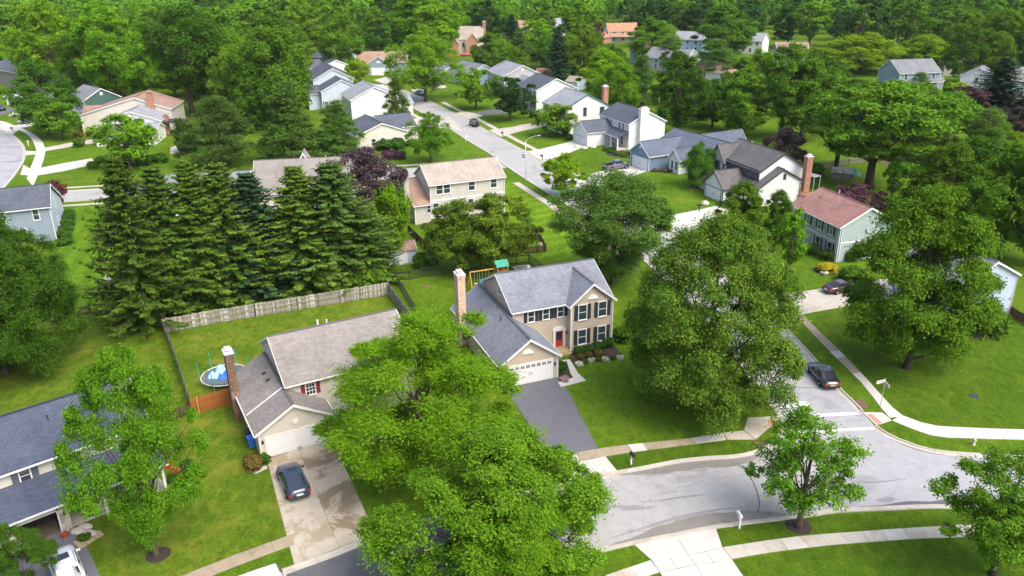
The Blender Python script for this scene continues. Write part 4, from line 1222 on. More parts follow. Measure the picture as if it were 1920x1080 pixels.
MB().box(-10.6, -10.0, 5.0, 5.6, 1.2, 1.9).build('meter_box', M['metal_dark'], h.root)

# ---- cream house with red shutters
h = House('cream_house', 'cream house with maroon shutters, brown roof, two garage doors and tall brown chimney', (-22.25, 59.07), 28.5, 'cream', 'taupe', 'offwhite')
h.gable(3.4, 15.5, 1.9, 11.6, 5.15, 7.7)
h.gable(-0.05, 6.35, -0.85, 10.0, 2.70, 4.55, axis='v')
h.garage('f', 1.80, -.85, 2.50, 1.95, handles=False); h.garage('f', 4.78, -.85, 2.45, 1.95, handles=False)
h.window('f', 5.44, 1.9, 3.56, .80, 1.42, 'shutter_red', .36, cols=3, rows=4)
h.window('f', 11.5, 1.9, 3.56, .80, 1.42, 'shutter_red', .36, cols=3, rows=4)
h.chimney(-.42, 7.4, .72, 1.25, 6.9, 'brick_brown', base=(.8, 1.9, 2.5))
MB().lathe([(.27, 0), (.27, .05)], 14).build('round_vent', M['offwhite'], h.root).matrix_local = Matrix.Translation((3.2, -.86, 2.9)) @ Matrix.Rotation(R(90), 4, 'X')
h.put(cached('gv', lambda: (lambda k: (k.materials.append(M['metal']), k)[1])(MB().box(-.18, .18, -.03, .01, 0, .5).mesh('gable_vent'))), 'gable_vent', 'l', 6.9, 3.4, 4.95)
h.lamp('f', .22, -.85, 1.55)
h.pipe(8.0, 7.2, 7.5, .75, .09, 'white'); h.pipe(8.9, 7.3, 7.5, .55, .07, 'white')
for v in (5.1, 6.6): MB().box(2.2, 2.6, v - .17, v + .17, 0, .16).build('roof_vent', M['metal_dark'], h.root, loc=(0, 0, 4.22))
MB().bar((-.35, 2.35, 2.80), (3.12, 2.35, 4.73), .12, .06).build('roof_flashing', M['white'], h.root)
h.downspout(.0, -.92, 2.6); h.band('f', 3.05, 3.5, -.85, 0.0, 2.0)
MB().box(3.1, 3.45, -1.1, -.9, 0, .35).build('meter_box', M['metal'], h.root)

# ---- bottom left house with the navy roof and open garage
h = House('navy_roof_house', 'cream house with navy shingle roof, open garage and stone pier', (-33.82, 49.36), 40.8, 'palecream', 'navy')
h.gable(-12.0, 7.2, 2.6, 11.2, 5.35, 7.8, rp=.42)
for a in (-1.75, 1.24, -5.6): h.window('f', a, 2.6, 3.72, .66, 1.34, 'shutter_slate', .46)
h.shed_roof(-12.3, 7.5, -.55, 2.62, 2.66, 3.86)
h.band('f', -12, 7.2, 2.6, 5.1, .2, 'palecream' if False else 'white')
w = MB(); w.box(-12.0, -3.30, 0.05, .25, -.1, 2.75); w.box(-3.30, -.72, .05, .25, 2.03, 2.75); w.box(-12, -11.8, .25, 2.6, 0, 2.75); h.part(w, 'wall', WALL['palecream'])
w = MB(); w.box(-.62, .06, .25, 2.6, 0, 2.75); h.part(w, 'wall', WALL['palecream'])
w = MB(); w.box(-3.4, -3.3, .0, .3, 0, 2.1); w.box(-.72, -.62, .0, .3, 0, 2.1); w.box(-3.4, -.62, .0, .3, 2.0, 2.1); h.part(w, 'garage_frame', 'white')
MB().box(-3.30, -.72, .26, 2.52, -.02, .03).build('garage_floor', M['floor_painted_shade'], h.root)
MB().box(-3.30, -.72, 2.5, 2.58, 0, 2.7).build('garage_wall', M['interior_painted_shade'], h.root)  # dark colour stands in for shade at the back of the bay
MB().box(-3.30, -3.24, .26, 2.5, 0, 2.7).build('garage_wall', M['interior_painted_shade'], h.root)
MB().box(-.70, -.63, .26, 2.5, 0, 2.7).build('garage_wall', M['interior_painted_shade'], h.root)
MB().box(-3.24, -.70, .26, 2.5, 2.10, 2.16).build('garage_ceiling', M['interior_painted_shade'], h.root)
pier = MB().box(-.62, .06, -.04, .25, 0, 2.55).build('stone_pier', M['soil'], h.root)
rs = random.Random(4)
z = 0.02
while z < 2.5:
    hh = rs.uniform(.17, .30); u = -.62
    while u < .05:
        ww = rs.uniform(.18, .36); u1 = min(u + ww, .06)
        if .06 - u1 < .1: u1 = .06
        dd = rs.uniform(.0, .03)
        MB().box(u + .012, u1 - .012, -.09 - dd, -.03, z + .01, min(z + hh - .012, 2.55)).build('stone', M[rs.choice(['stone_a', 'stone_b', 'stone_c', 'stone_a'])], pier)
        u = u1 if u1 < .06 else 1
    z += hh
h.lamp('f', -.28, -.12, 1.6)
MB().box(.06, 7.2, .25, 2.6, -.02, .22).build('porch_floor', M['concrete'], h.root)
for a in (2.6, 5.0, 7.1): h.post(a, .1, 2.7)
h.window('f', 3.2, 2.6, .9, 1.6, 1.4); h.window('f', 5.9, 2.6, .9, .8, 1.4, 'shutter_slate', .4)
h.pipe(.9, 4.9, 7.05, .5); h.pipe(0.2, 7.6, 7.15, .25, .09); h.pipe(1.0, 7.7, 7.1, .25, .09)

# ---- blue grey house at the left edge
h = House('blue_grey_house', 'blue grey saltbox house with dark roof and pale side wall at left edge', (-71.11, 118.3), 23.3, 'bluegrey', 'slate')
h.gable(-22, 0, 0, 14.5, 5.5, 7.8, rp=.31, zb=3.3)
h.window('f', -1.98, 0, 3.6, .75, 1.6); h.window('f', -6.5, 0, 3.6, .75, 1.6); h.window('f', -4.2, 0, .8, .9, 1.6)
wp = MB().add([(.012, .12, -.05), (.012, 14.4, -.05), (.012, 14.4, 3.2), (.012, 4.5, 7.6), (.012, .12, 5.4)], [(0, 1, 2, 3, 4)]); h.part(wp, 'side_wall', WALL['paleblue'])
for v, z in ((6.5, 3.7), (6.0, .6)): MB().box(.02, .05, v - .35, v - .28, z, z + 1.6).box(.02, .05, v + .28, v + .35, z, z + 1.6).build('window_trim', M['metal_dark'], h.root); h.window('r', v, .014, z, .5, 1.5)
h.pipe(-10.2, 6.0, 7.2, .5); h.pipe(-9.4, 3.5, 7.0, .5)

# ---- tan house behind, with chimney on its left
h = House('tan_house', 'pale tan house with pinkish tan roof and white trimmed windows by the street corner', (-15.56, 123.93), 22.86, 'stone', 'tan')
h.gable(2.7, 15.6, 0.0, 8.0, 6.42, 8.7)
h.gable(0.0, 2.74, 0.02, 9.4, 3.25, 6.0, rp=.68, ends=(1, 0), roof='rust')
for a, w in ((4.30, 1.05), (5.56, 1.05), (9.86, 1.05), (13.76, 1.05)): h.window('f', a, 0, 4.70, w, 1.5, b=.13)
for a, w in ((2.75 - .25, .9), (3.75 - .2, .9), (9.6, .9), (12.6, .9)): h.window('f', a, -.004, 1.75, w, 1.45)
h.band('f', 2.7, 15.6, 0, 3.55, .22)
h.chimney(-.42, 3.4, .8, 1.2, 8.2, 'stone', 'metal_dark')
h.pipe(8.6, 4.3, 8.4, .7, .07); h.downspout(15.66, -.1, 6.3)

# ---- two roofs behind the spruces
h = House('grey_roof_house', 'low house with warm grey roof standing behind the right hand spruces', P(478, 395), 8.5, 'cream', 'taupe')
h.gable(0, 17.5, 0, 12, 3.0, 7.0, rp=.62)
h.gable(7.0, 9.6, 7.6, 11, 5.6, 7.9, axis='v', corners=False)
h.window('f', 11.0, 0, 1.0, 1.0, 1.3); h.window('f', 4.0, 0, 1.0, 1.0, 1.3); h.pipe(12.2, 8, 6.6, .7, .1, 'white')
h = House('white_ranch_house', 'white house with grey roof mostly hidden by the left hand spruces', P(216, 436), 9.0, 'white', 'midgrey')
h.gable(0, 6.5, 0, 8, 3.0, 5.8, rp=.75, ends=(1, 0)); h.gable(6.5, 21, 1.0, 10, 5.2, 7.6)
for a in (1.5, 3.6): h.window('f', a, 0, .9, .9, 1.5)
for a in (8.0, 11.5, 15.0, 18.5): h.window('f', a, 1.0, 3.3, .8, 1.4); h.window('f', a, 1.0, .8, .8, 1.5)

# ---- right hand row
h = House('sage_house', 'sage green house with pinkish brown roof and brown shutters on the right', (45.58, 104.68), -74.14, 'sage', 'pink')
h.gable(-10.7, 0, 0, 8.8, 5.25, 7.5)
h.gable(-14.6, -10.75, .8, 7.2, 2.9, 5.2, ends=(1, 0), wall='pinkbrick')
for a in (-1.9, -4.55, -7.2): h.window('f', a, 0, 3.55, .72, 1.45, 'shutter_brown', .36, glass='glass_pale')
for a in (-1.75, -4.4): h.window('f', a, 0, .55, 1.0, 1.85, 'shutter_brown', .36)
h.band('f', -10.7, 0, 0, 2.72, .2); h.band('r', 0, 8.8, 0, 2.72, .2); h.downspout(.1, .25, 5.2); h.downspout(-.25, -.08, 5.2)
h.pipe(-8.6, 2.6, 6.6, .5, .06); h.pipe(-8.4, 5.6, 6.9, .9, .12, 'metal')

h = House('tudor_house', 'half timbered white house with dark grey roof and tall brick chimney', (52.99, 136.76), -70.5, 'white', 'dark', 'shutter_brown')
h.gable(-13.5, -.6, -10.7, -1.2, 5.6, 8.4, fascia='metal_dark')
h.gable(-14.4, -10.1, -11.4, -5.4, 5.3, 8.0, axis='v', ends=(1, 0), fascia='metal_dark')
h.gable(-.6, 1.0, -11.8, -3.2, 3.2, 6.1, rp=.55, ends=(0, 1), zb=4.0, fascia='metal_dark')
h.gable(-13.5, -.7, -14.2, -10.75, 2.5, 3.9, rp=.97, corners=False, fascia='metal_dark')
h.gable(-8.8, -3.0, -16.0, -11.0, 2.6, 5.0, axis='v', ends=(1, 0), fascia='metal_dark')
for a in (-14.2, -13.1, -11.4, -10.3): MB().box(a - .09, a + .09, -11.46, -11.39, 2.5, 5.4).build('timber', M['shutter_brown'], h.root)
for a in (-9.2, -8.4, -5.2, -2.2): MB().box(a - .08, a + .08, -10.76, -10.69, 3.7, 5.3).build('timber', M['shutter_brown'], h.root)
h.window('f', -12.25, -11.4, 3.2, .95, 1.9); h.window('f', -7.0, -10.7, 4.0, 1.3, 1.1); h.window('r', -6.6, 1.0, 4.4, .4, .8)
h.chimney(1.35, -2.3, .95, 1.15, 8.0, 'brick_red', base=(1.0, 2.0, 1.5)); h.pipe(-7.0, -7.7, 7.2, .5); h.pipe(-10, -5.9, 8.2, .5, .12, 'white')
h.garage('f', -5.9, -16.0, 4.6, 2.1)
MB().box(-1.5, 3.5, .2, 3.2, .5, .62).box(-1.5, 3.5, .1, .2, 1.4, 1.5).build('deck', M['wood_yellow'], h.root)

h = House('white_chimney_house', 'white two storey house with white chimney, porch and slate roof', (27.02, 177.39), -68, 'white', 'slate')
h.gable(-13.5, 0, -.6, 8.6, 5.72, 8.1)
h.gable(-13.6, -6.4, -7.6, 1.0, 3.2, 5.1, axis='v')
h.shed_roof(-6.6, .2, -3.6, -.62, 2.75, 3.85)
h.chimney(.58, 2.6, 1.1, 2.0, 8.9, 'white', 'white')
for a in (-11.2, -8.2): h.window('f', a, -.6, 4.0, .65, 1.2)
for a in (-4.2, -2.6): h.window('f', a, -.6, 4.0, .8, 1.3)
for a in (-4.6, -2.9): h.window('f', a, -.6, .6, .9, 1.8)
for a in (-6.2, -3.1, .0): h.post(a, -3.4, 2.8, .25)
h.garage('f', -10.0, -7.6, 4.9, 2.1, lites=6)
h.band('r', -.6, 8.6, 0, 2.8, .2); h.band('r', 0.3, 8.0, 0, 6.2, .15); MB().box(-6.4, .2, -3.6, -.6, 0, .25).build('porch_floor', M['concrete'], h.root)

h = House('blue_house', 'blue single storey house with slate blue roof and white garage door', (27.75, 157.1), -62.6, 'blue', 'blue')
h.gable(-6.2, 0, 0, 10.5, 3.15, 5.4, axis='v')
h.gable(-7.5, 9.5, 6.0, 17.5, 3.1, 6.1, rp=.55)
h.gable(2.0, 5.0, 3.6, 9, 3.1, 4.7, axis='v', wall='white')
h.gable(-3.0, 2.0, 14, 24, 3.1, 5.9, axis='v')
h.garage('f', -3.0, 0, 4.9, 2.25)
h.put(cached('gvw', lambda: (lambda k: (k.materials.append(M['white']), k)[1])(MB().add([(-.4, -.04, 0), (.4, -.04, 0), (0, -.04, .5), (-.4, .01, 0), (.4, .01, 0), (0, .01, .5)], [(0, 1, 2), (3, 4, 5), (0, 1, 4, 3), (1, 2, 5, 4), (2, 0, 3, 5)]).mesh('gable_vent'))), 'gable_vent', 'f', -3.1, 0, 4.2)
for a in (2.9, 4.2): h.window('f', a, 3.6, .8, .65, 1.6)
h.window('f', 7.2, 6.0, .9, 1.2, 1.3); h.pipe(-1.0, 18.5, 5.7, .6); h.pipe(.4, 21, 5.7, .4)

h = House('white_green_trim_house', 'white two storey house edged in dark green with brick chimney behind', P(1058, 253), -66, 'white', 'palegrey', 'green_trim')
h.gable(-11.5, 0, 0, 12.4, 6.2, 9.3)
h.window('r', 5.6, 0, 4.2, .8, 1.9); h.window('r', 10.4, 0, 4.1, 1.1, 1.8)
for a in (-9.5, -6.5, -3.0): h.window('f', a, 0, 3.9, .8, 1.4); h.window('f', a, 0, .8, .8, 1.5)
h.chimney(-3.0, 12.9, 1.1, 1.3, 10.3, 'brick_red')
h = House('white_gable_house', 'plain white gabled house with slate roof beside the green trimmed one', P(1006, 212), -67, 'white', 'slate')
h.gable(-12.5, 0, 0, 12, 6.2, 9.0); h.shed_roof(-12.5, 0, -2.4, -.02, 2.8, 3.6)
for a in (-10, -6.5, -3.2, -1.2): h.window('f', a, 0, 4.0, .8, 1.5); h.window('f', a, 0, .9, .8, 1.5)
for a in (-12, -8, -4): h.post(a, -2.2, 2.8)
h = House('grey_gable_house', 'grey sided house with pale grey roof above the white gabled house', P(946, 177), -69, 'grey', 'palegrey')
h.gable(-15.5, 0, 0, 12.5, 5.6, 8.6); h.gable(0, 6, 2.5, 9.5, 3.6, 5.6, ends=(0, 1))
for a in (-13, -8, -3): h.window('f', a, 0, 3.6, .9, 1.5)
h.put(cached('gvb', lambda: (lambda k: (k.materials.append(M['white']), k)[1])(MB().box(-.35, .35, -.05, .01, 0, .8).mesh('gable_vent'))), 'gable_vent', 'r', 6.2, 0, 6.9)

# ---- left side of the far street
h = House('cream_bungalow', 'cream bungalow with dark roof and two windows behind the purple tree', (-32.42, 179.98), 27, 'palecream', 'slate')
h.gable(-2.6, 9.6, 0, 12, 3.3, 5.6, axis='v'); h.gable(5.5, 14.0, 6.0, 15, 3.2, 5.4)
for a in (1.4, 3.6): h.window('f', a, 0, .7, .95, 1.6)
h.pipe(1.0, 9, 5.2, .5); h.post(14, 5.5, 3.0)
h = House('white_blank_wall_house', 'house with a big blank white gable end and pale grey roof', P(661, 224), 22, 'white', 'palegrey')
h.gable(0, 13.0, 0, 13, 5.2, 8.2, axis='v'); h.gable(13, 17.5, 2, 12, 3.0, 4.8, ends=(0, 1)); h.pipe(4.8, 7, 7.2, .5); h.pipe(6.6, 12, 7.9, .5)
h = House('pale_blue_house', 'pale blue white house stepping down behind the blank white gable', P(606, 207), 20, 'paleblue', 'slate')
h.gable(0, 11.5, 0, 9, 5.4, 8.2, axis='v'); h.gable(-3.5, 0, 2, 9, 4.6, 6.3, ends=(1, 0)); h.window('f', .9, 0, 1.0, .6, 1.4, 'shutter_black', .3)
h = House('blue_gable_house', 'light blue gabled house second furthest along the left of the street', P(590, 182), 20, 'paleblue', 'slate')
h.gable(0, 12.5, 0, 18, 5.2, 8.4, axis='v'); h.gable(12.5, 16.5, 1.5, 8, 2.8, 4.2, ends=(0, 1)); h.pipe(2.6, 7, 7.0, .6)
h = House('white_dormer_house', 'small white gable topping the far end of the pale blue row', P(608, 152), 20, 'white', 'slate')
h.gable(0, 9.5, 0, 10, 5.0, 7.0, axis='v'); h.gable(-7, 0, 1, 10, 4.6, 7.0, ends=(1, 0))
h = House('blue_garage_house', 'tan roofed house with blue gabled garage front at the street end', P(668, 140), 0, 'bluegrey', 'rust')
h.gable(0, 19, 2, 12, 4.2, 7.6); h.gable(4, 14, -2.5, 4, 3.6, 6.8, axis='v'); h.garage('f', 9.6, -2.5, 6.5, 2.6); h.fan('f', 9, -2.5, 4.6, .7); h.post(.6, -1, 4.0)

# ---- far left group
h = House('green_house', 'dark green house with grey roof and white corner trim at far left', P(166, 231), -44, 'green', 'midgrey')
h.gable(-11.5, 0, 0, 9.5, 6.0, 8.6); h.shed_roof(-11.5, 0, -1.6, -.02, 2.9, 3.5)
for a in (-9.5, -7.2, -4.9, -2.4, -.9): h.window('f', a, 0, 3.7, .7, 1.5, cols=2); h.window('f', a, 0, .7, .7, 1.6, cols=2)
h.put(cached('gvb', None), 'gable_vent', 'r', 4.75, 0, 6.9)
h = House('pink_roof_house', 'cream house with pinkish brown roof and orange brick chimney at far left', (-99.5, 205.0), 8, 'palecream', 'clay')
h.gable(-9.5, 12.5, 0, 13, 4.4, 8.2, axis='v', rp=.62, zb=5.2)
h.chimney(8.0, -.45, 1.5, .8, 9.4, 'brick_red', 'brick_red')
h.gable(-10.5, -4.0, 4, 12, 3.6, 5.4, ends=(1, 0))
h.pipe(.2, 7.5, 7.9, .6); h.pipe(-2.2, 5, 7.0, .5); h.pipe(-3.6, 4, 6.6, .5)
h = House('white_wing_house', 'white house with pale blue grey roof in front of the pink roofed one', (-97.0, 195.5), 8, 'white', 'palegrey')
h.gable(-2.5, 11.0, 0, 8.5, 4.0, 6.4, axis='v'); h.gable(-1.5, 11.8, -9, -.02, 2.6, 4.2)
h.chimney(11.5, 3.5, .9, 1.0, 4.6, 'brick_red', 'brick_red'); h.pipe(1.4, 6, 5.4, .6); h.pipe(4.4, 7, 6.2, .6); h.window('f', 5, -9, .8, 1, 1.3); h.garage('l', -5, -1.5, 3.8, 2.0)
h = House('open_garage', 'small white garage standing open with blue grey roof at left edge', P(14, 197), 0, 'white', 'blue')
h.gable(0, 7.6, 4, 13, 2.7, 4.9, axis='v')
w = MB().box(0, .5, 0, 4, 0, 2.75).box(7.1, 7.6, 0, 4, 0, 2.75); h.part(w, 'wall', WALL['white']); h.gable(0, 7.6, -.4, 4.0, 2.7, 4.9, axis='v', z0=2.45, corners=False)
MB().box(.5, 7.1, 3.8, 3.95, 0, 2.5).build('garage_wall', M['interior_painted_shade'], h.root)  # shade of the open bay painted as a dark back wall
h = House('mauve_house', 'mauve grey house with dark roof cut by the left picture edge', P(40, 165), -38, 'mauve', 'slate')
h.gable(-22, 2, 0, 14, 5.2, 8.6)
h = House('pale_garage', 'white gable end tinted as in blue shade at the right edge behind the big maple', P(1888, 591), -64, 'shade_tinted_white', 'midgrey')  # white siding with bluish shade painted into its colour
h.gable(-9, 0, -9.2, 0, 5.3, 7.6); h.downspout(.1, .12, 5.2, 'metal')

# ---- houses in the far trees
def far_house(name, label, x, y, ang, w, d, ze, zr, wall, roof, axis='u', win=3, extra=None, z=None):
    h = House(name, label, P(x, y), ang, wall, roof)
    h.gable(0, w, 0, d, ze, zr, axis=axis)
    for i in range(win):
        h.window('f', w * (i + .7) / (win + .4), 0, ze - 1.9, 1.0, 1.4)
        if ze > 4.5: h.window('f', w * (i + .7) / (win + .4), 0, .9, 1.0, 1.5)
    if extra: extra(h)
    return h
far_house('brick_house', 'large brick gabled house with tan roof far up the street', 850, 104, -8, 13, 11, 7.0, 12.0, 'palecream', 'tan', win=0,
          extra=lambda h: (h.gable(-3.5, 3.0, -3.0, 7, 5.8, 9.5, axis='v', wall='pinkbrick'), h.gable(6.5, 12, -2.2, 7, 6.5, 9.8, axis='v', wall='pinkbrick'), h.gable(12, 24, -5, 4, 4.0, 7.0), h.chimney(13.4, 5, 1.2, 1.2, 14, 'brick_red'), h.window('f', 4.7, 0, 3.5, 1.2, 2)))
far_house('grey_roof_garage', 'grey roofed garage with blue door beside the parked dark car', 838, 152, -58, 15, 13, 3.4, 6.6, 'skyblue', 'midgrey', win=0, extra=lambda h: (h.gable(-9, 0, -3, 9, 3.0, 5.4), h.garage('f', -4, -3, 4.8, 2.2, mat='shutter_slate')))
far_house('white_far_house', 'white house with brown roof and stone chimney among the far spruces', 975, 72, 10, 9, 9, 5.6, 8.8, 'palecream', 'rust', win=2, extra=lambda h: (h.gable(3.5, 8.5, -3, 5, 4.4, 7, axis='v'), h.chimney(9.7, 2, 1.1, 1.1, 10, 'brick_brown')))
far_house('grey_roof_far_house', 'white house with light grey roof at the edge of the woods', 1032, 68, 6, 14, 10, 5.4, 9, 'white', 'palegrey', win=4, extra=lambda h: h.chimney(17, 5, 1.2, 1.2, 8.5, 'brick_brown'))
far_house('orange_roof_house', 'pink tiled two storey house with orange roof by the woods', 1140, 80, 4, 15, 10, 5.6, 9, 'palecream', 'orange', win=3, extra=lambda h: (h.gable(-6, 1, -2, 6, 2.9, 5, wall='pinkbrick'), h.shed_roof(1, 15, -2.5, -.02, 3, 4.2)))
far_house('blue_far_house', 'light blue house with grey roof left of the tall rounded tree', 1262, 98, -32, 13, 9, 5.8, 8.8, 'skyblue', 'palegrey', win=3)
far_house('grey_gable_far_house', 'brown roofed house with grey green gable peeping over the yellow tree', 1180, 118, -30, 15, 13, 5.4, 8.6, 'sage', 'rust', win=2)
far_house('slate_roof_far_house', 'low house with slate roof half hidden by the pine right of the yellow tree', 1208, 130, -40, 17, 12, 4.6, 7.8, 'grey', 'midgrey', win=2)
far_house('pale_roof_far_house', 'low house with pale pinkish roof behind the silvery pine', 1298, 148, -35, 15, 11, 3.0, 5.6, 'stone', 'rust', win=2)
far_house('gabled_white_far_house', 'white gabled house between the far trees right of centre', 1385, 100, -35, 10, 9, 5.6, 8.6, 'white', 'palegrey', win=3)
far_house('brown_roof_far_house', 'pale house with brown roof behind the airy trees', 1455, 122, -6, 12, 9, 5.4, 8.2, 'paleblue', 'rust', win=3)
far_house('navy_far_house', 'dark blue house with grey roof and white trim beneath the yellow trees', 1682, 172, 10, 14, 11, 5.6, 9.0, 'bluegrey', 'midgrey', win=4, extra=lambda h: (h.gable(13, 16, 0.5, 6, 3.0, 4.8), h.pipe(8, 5, 8.6, .9, .12, 'metal'), h.shed_roof(-.5, 14, -2.4, -.02, 2.8, 3.6)))
far_house('white_shed_house', 'small white house with grey roof beside the dark spruce', 1797, 168, -35, 9, 9, 4.4, 7, 'white', 'midgrey', win=1, axis='v')
far_house('right_edge_far_house', 'pale blue house with grey roof at right edge behind the spruce', 1893, 186, 8, 16, 10, 5.4, 8.4, 'skyblue', 'midgrey', win=3)
far_house('upper_left_far_house', 'house with tan roof in the trees at the upper left corner', 12, 62, -12, 14, 10, 5.6, 9.2, 'palecream', 'tan', win=2, extra=lambda h: h.gable(9.5, 14.5, -3, 6, 5.2, 8.6, axis='v'))
far_house('pink_roof_far_house', 'house with faded pink roof deep in the upper left trees', 428, 62, 4, 12, 9, 5.6, 8.8, 'stone', 'pink', win=3)
far_house('slate_blue_far_house', 'slate blue roof peeping between the maples left of the street end', 588, 128, -30, 13, 14, 4.5, 7.8, 'skyblue', 'slate', win=1)
far_house('tan_gap_house', 'sandy coloured low house glimpsed right of the yellow trees', 1768, 142, 0, 22, 10, 3.2, 5.2, 'stone', 'tan', win=2)

# ---- sheds
def shed(name, label, o, ang, w, d, ze, zr, wall, roof, axis='u', trim='white'):
    h = House(name, label, o, ang, wall, roof, trim, cat='shed')
    h.gable(0, w, 0, d, ze, zr, axis=axis, oh=.15, rake=.12, t=.07, gut=False)
    h.put(cached(('sd', trim), lambda: (lambda k: (k.materials.append(M[trim]), k)[1])(MB().box(-.65, .65, -.04, .01, .1, 1.85).mesh('shed_door'))), 'shed_door', 'f', w * .5, 0, 0)
    return h
shed('white_shed', 'white garden shed with rusty roof beneath the light green tree', P(731, 500), 20, 3.9, 3.0, 2.1, 3.0, 'paleblue', 'rust')
shed('red_shed', 'small bright red garden shed among the back gardens', P(1012, 160), -40, 4.6, 4.6, 2.7, 4.3, 'pinkbrick', 'orange')
shed('brown_shed', 'brown garden shed just left of the red one', P(1003, 150), -30, 5.5, 4.5, 2.4, 3.9, 'mauve', 'pink')
shed('grey_shed', 'pale blue grey garden shed with tan roof right of the red one', P(1060, 168), -38, 4.6, 5, 2.7, 4.2, 'paleblue', 'tan')
shed('small_brown_shed', 'low brown garden hutch between the red and grey sheds', P(1046, 160), -30, 2.8, 2.4, 1.5, 2.2, 'mauve', 'pink')
# ------------------------------------------------------------------ vehicles
def paint(name, c, metal=0.3, rough=0.28):
    return m_plain('paint_' + name, c, rough, 0.5, metal, var=0.04, scale=0.6, coat=0.8)
PAINT = dict(navy=paint('navy', (0.030, 0.042, 0.068)), black=paint('black', (0.022, 0.024, 0.030)), white=paint('white', (0.60, 0.61, 0.62), 0.0), grey=paint('grey', (0.13, 0.14, 0.165), 0.5),
             blue=paint('blue', (0.050, 0.060, 0.130), 0.4), silver=paint('silver', (0.42, 0.43, 0.44), 0.6), maroon=paint('maroon', (0.055, 0.028, 0.034)), red=paint('red', (0.48, 0.035, 0.03), 0.0), green=paint('green', (0.032, 0.040, 0.038)))
M['lamp_red'] = m_plain('lamp_red', (0.50, 0.012, 0.015), 0.15, 0.6, var=0.1)
M['lamp_clear'] = m_plain('lamp_clear', (0.62, 0.64, 0.66), 0.1, 0.7, var=0.1)
M['plate'] = m_plain('plate', (0.74, 0.74, 0.70), 0.5)
M['plate_yellow'] = m_plain('plate_yellow', (0.70, 0.36, 0.06), 0.5)
M['chrome'] = m_plain('chrome', (0.6, 0.6, 0.62), 0.15, 0.5, 0.9, var=0.05)

CAR = dict(  # x from nose to tail: (x, deck height, half width); cabin: windscreen foot, roof front, roof rear, rear glass foot
    sedan=dict(L=4.95, W=1.86, body=[(0, .58, .58), (.12, .70, .74), (.5, .80, .87), (1.45, .93, .92), (2.5, .97, .93), (3.8, .99, .92), (4.5, .97, .87), (4.82, .88, .78), (4.95, .62, .66)], cab=(1.42, 2.25, 3.35, 4.25), h=1.45, wheels=(.95, 3.85), r=.33, bed=None),
    suv=dict(L=4.75, W=1.92, body=[(0, .70, .60), (.12, .85, .78), (.5, .98, .90), (1.35, 1.07, .95), (2.5, 1.10, .96), (3.8, 1.12, .95), (4.45, 1.10, .90), (4.66, .98, .82), (4.75, .70, .72)], cab=(1.25, 2.0, 3.75, 4.55), h=1.68, wheels=(.93, 3.75), r=.37, bed=None),
    coupe_suv=dict(L=4.8, W=1.95, body=[(0, .66, .58), (.12, .82, .78), (.55, .95, .91), (1.45, 1.04, .96), (2.5, 1.07, .97), (3.8, 1.10, .96), (4.5, 1.08, .90), (4.72, .95, .82), (4.8, .66, .72)], cab=(1.32, 2.1, 3.2, 4.55), h=1.62, wheels=(.95, 3.8), r=.37, bed=None),
    pickup=dict(L=5.75, W=2.02, body=[(0, .80, .70), (.1, 1.0, .88), (.5, 1.10, .97), (1.5, 1.18, 1.0), (2.6, 1.22, 1.0), (3.9, 1.24, 1.0), (5.0, 1.26, 1.0), (5.68, 1.26, .98), (5.75, .80, .95)], cab=(1.45, 2.15, 3.5, 3.95), h=1.9, wheels=(1.05, 4.55), r=.42, bed=(4.05, 5.62)),
    jeep=dict(L=4.2, W=1.85, body=[(0, .85, .62), (.06, 1.05, .66), (.5, 1.10, .70), (1.3, 1.14, .76), (2.0, 1.16, .82), (3.2, 1.16, .84), (4.0, 1.16, .84), (4.15, 1.10, .82), (4.2, .75, .80)], cab=(1.35, 1.62, 3.95, 4.1), h=1.85, wheels=(.75, 3.3), r=.42, bed=None),
    van=dict(L=5.0, W=1.95, body=[(0, .70, .66), (.12, .90, .82), (.5, 1.02, .92), (1.0, 1.10, .96), (2.5, 1.12, .97), (3.8, 1.12, .97), (4.7, 1.10, .95), (4.94, 1.0, .90), (5.0, .70, .84)], cab=(.85, 1.75, 4.55, 4.9), h=1.78, wheels=(.95, 3.95), r=.36, bed=None))

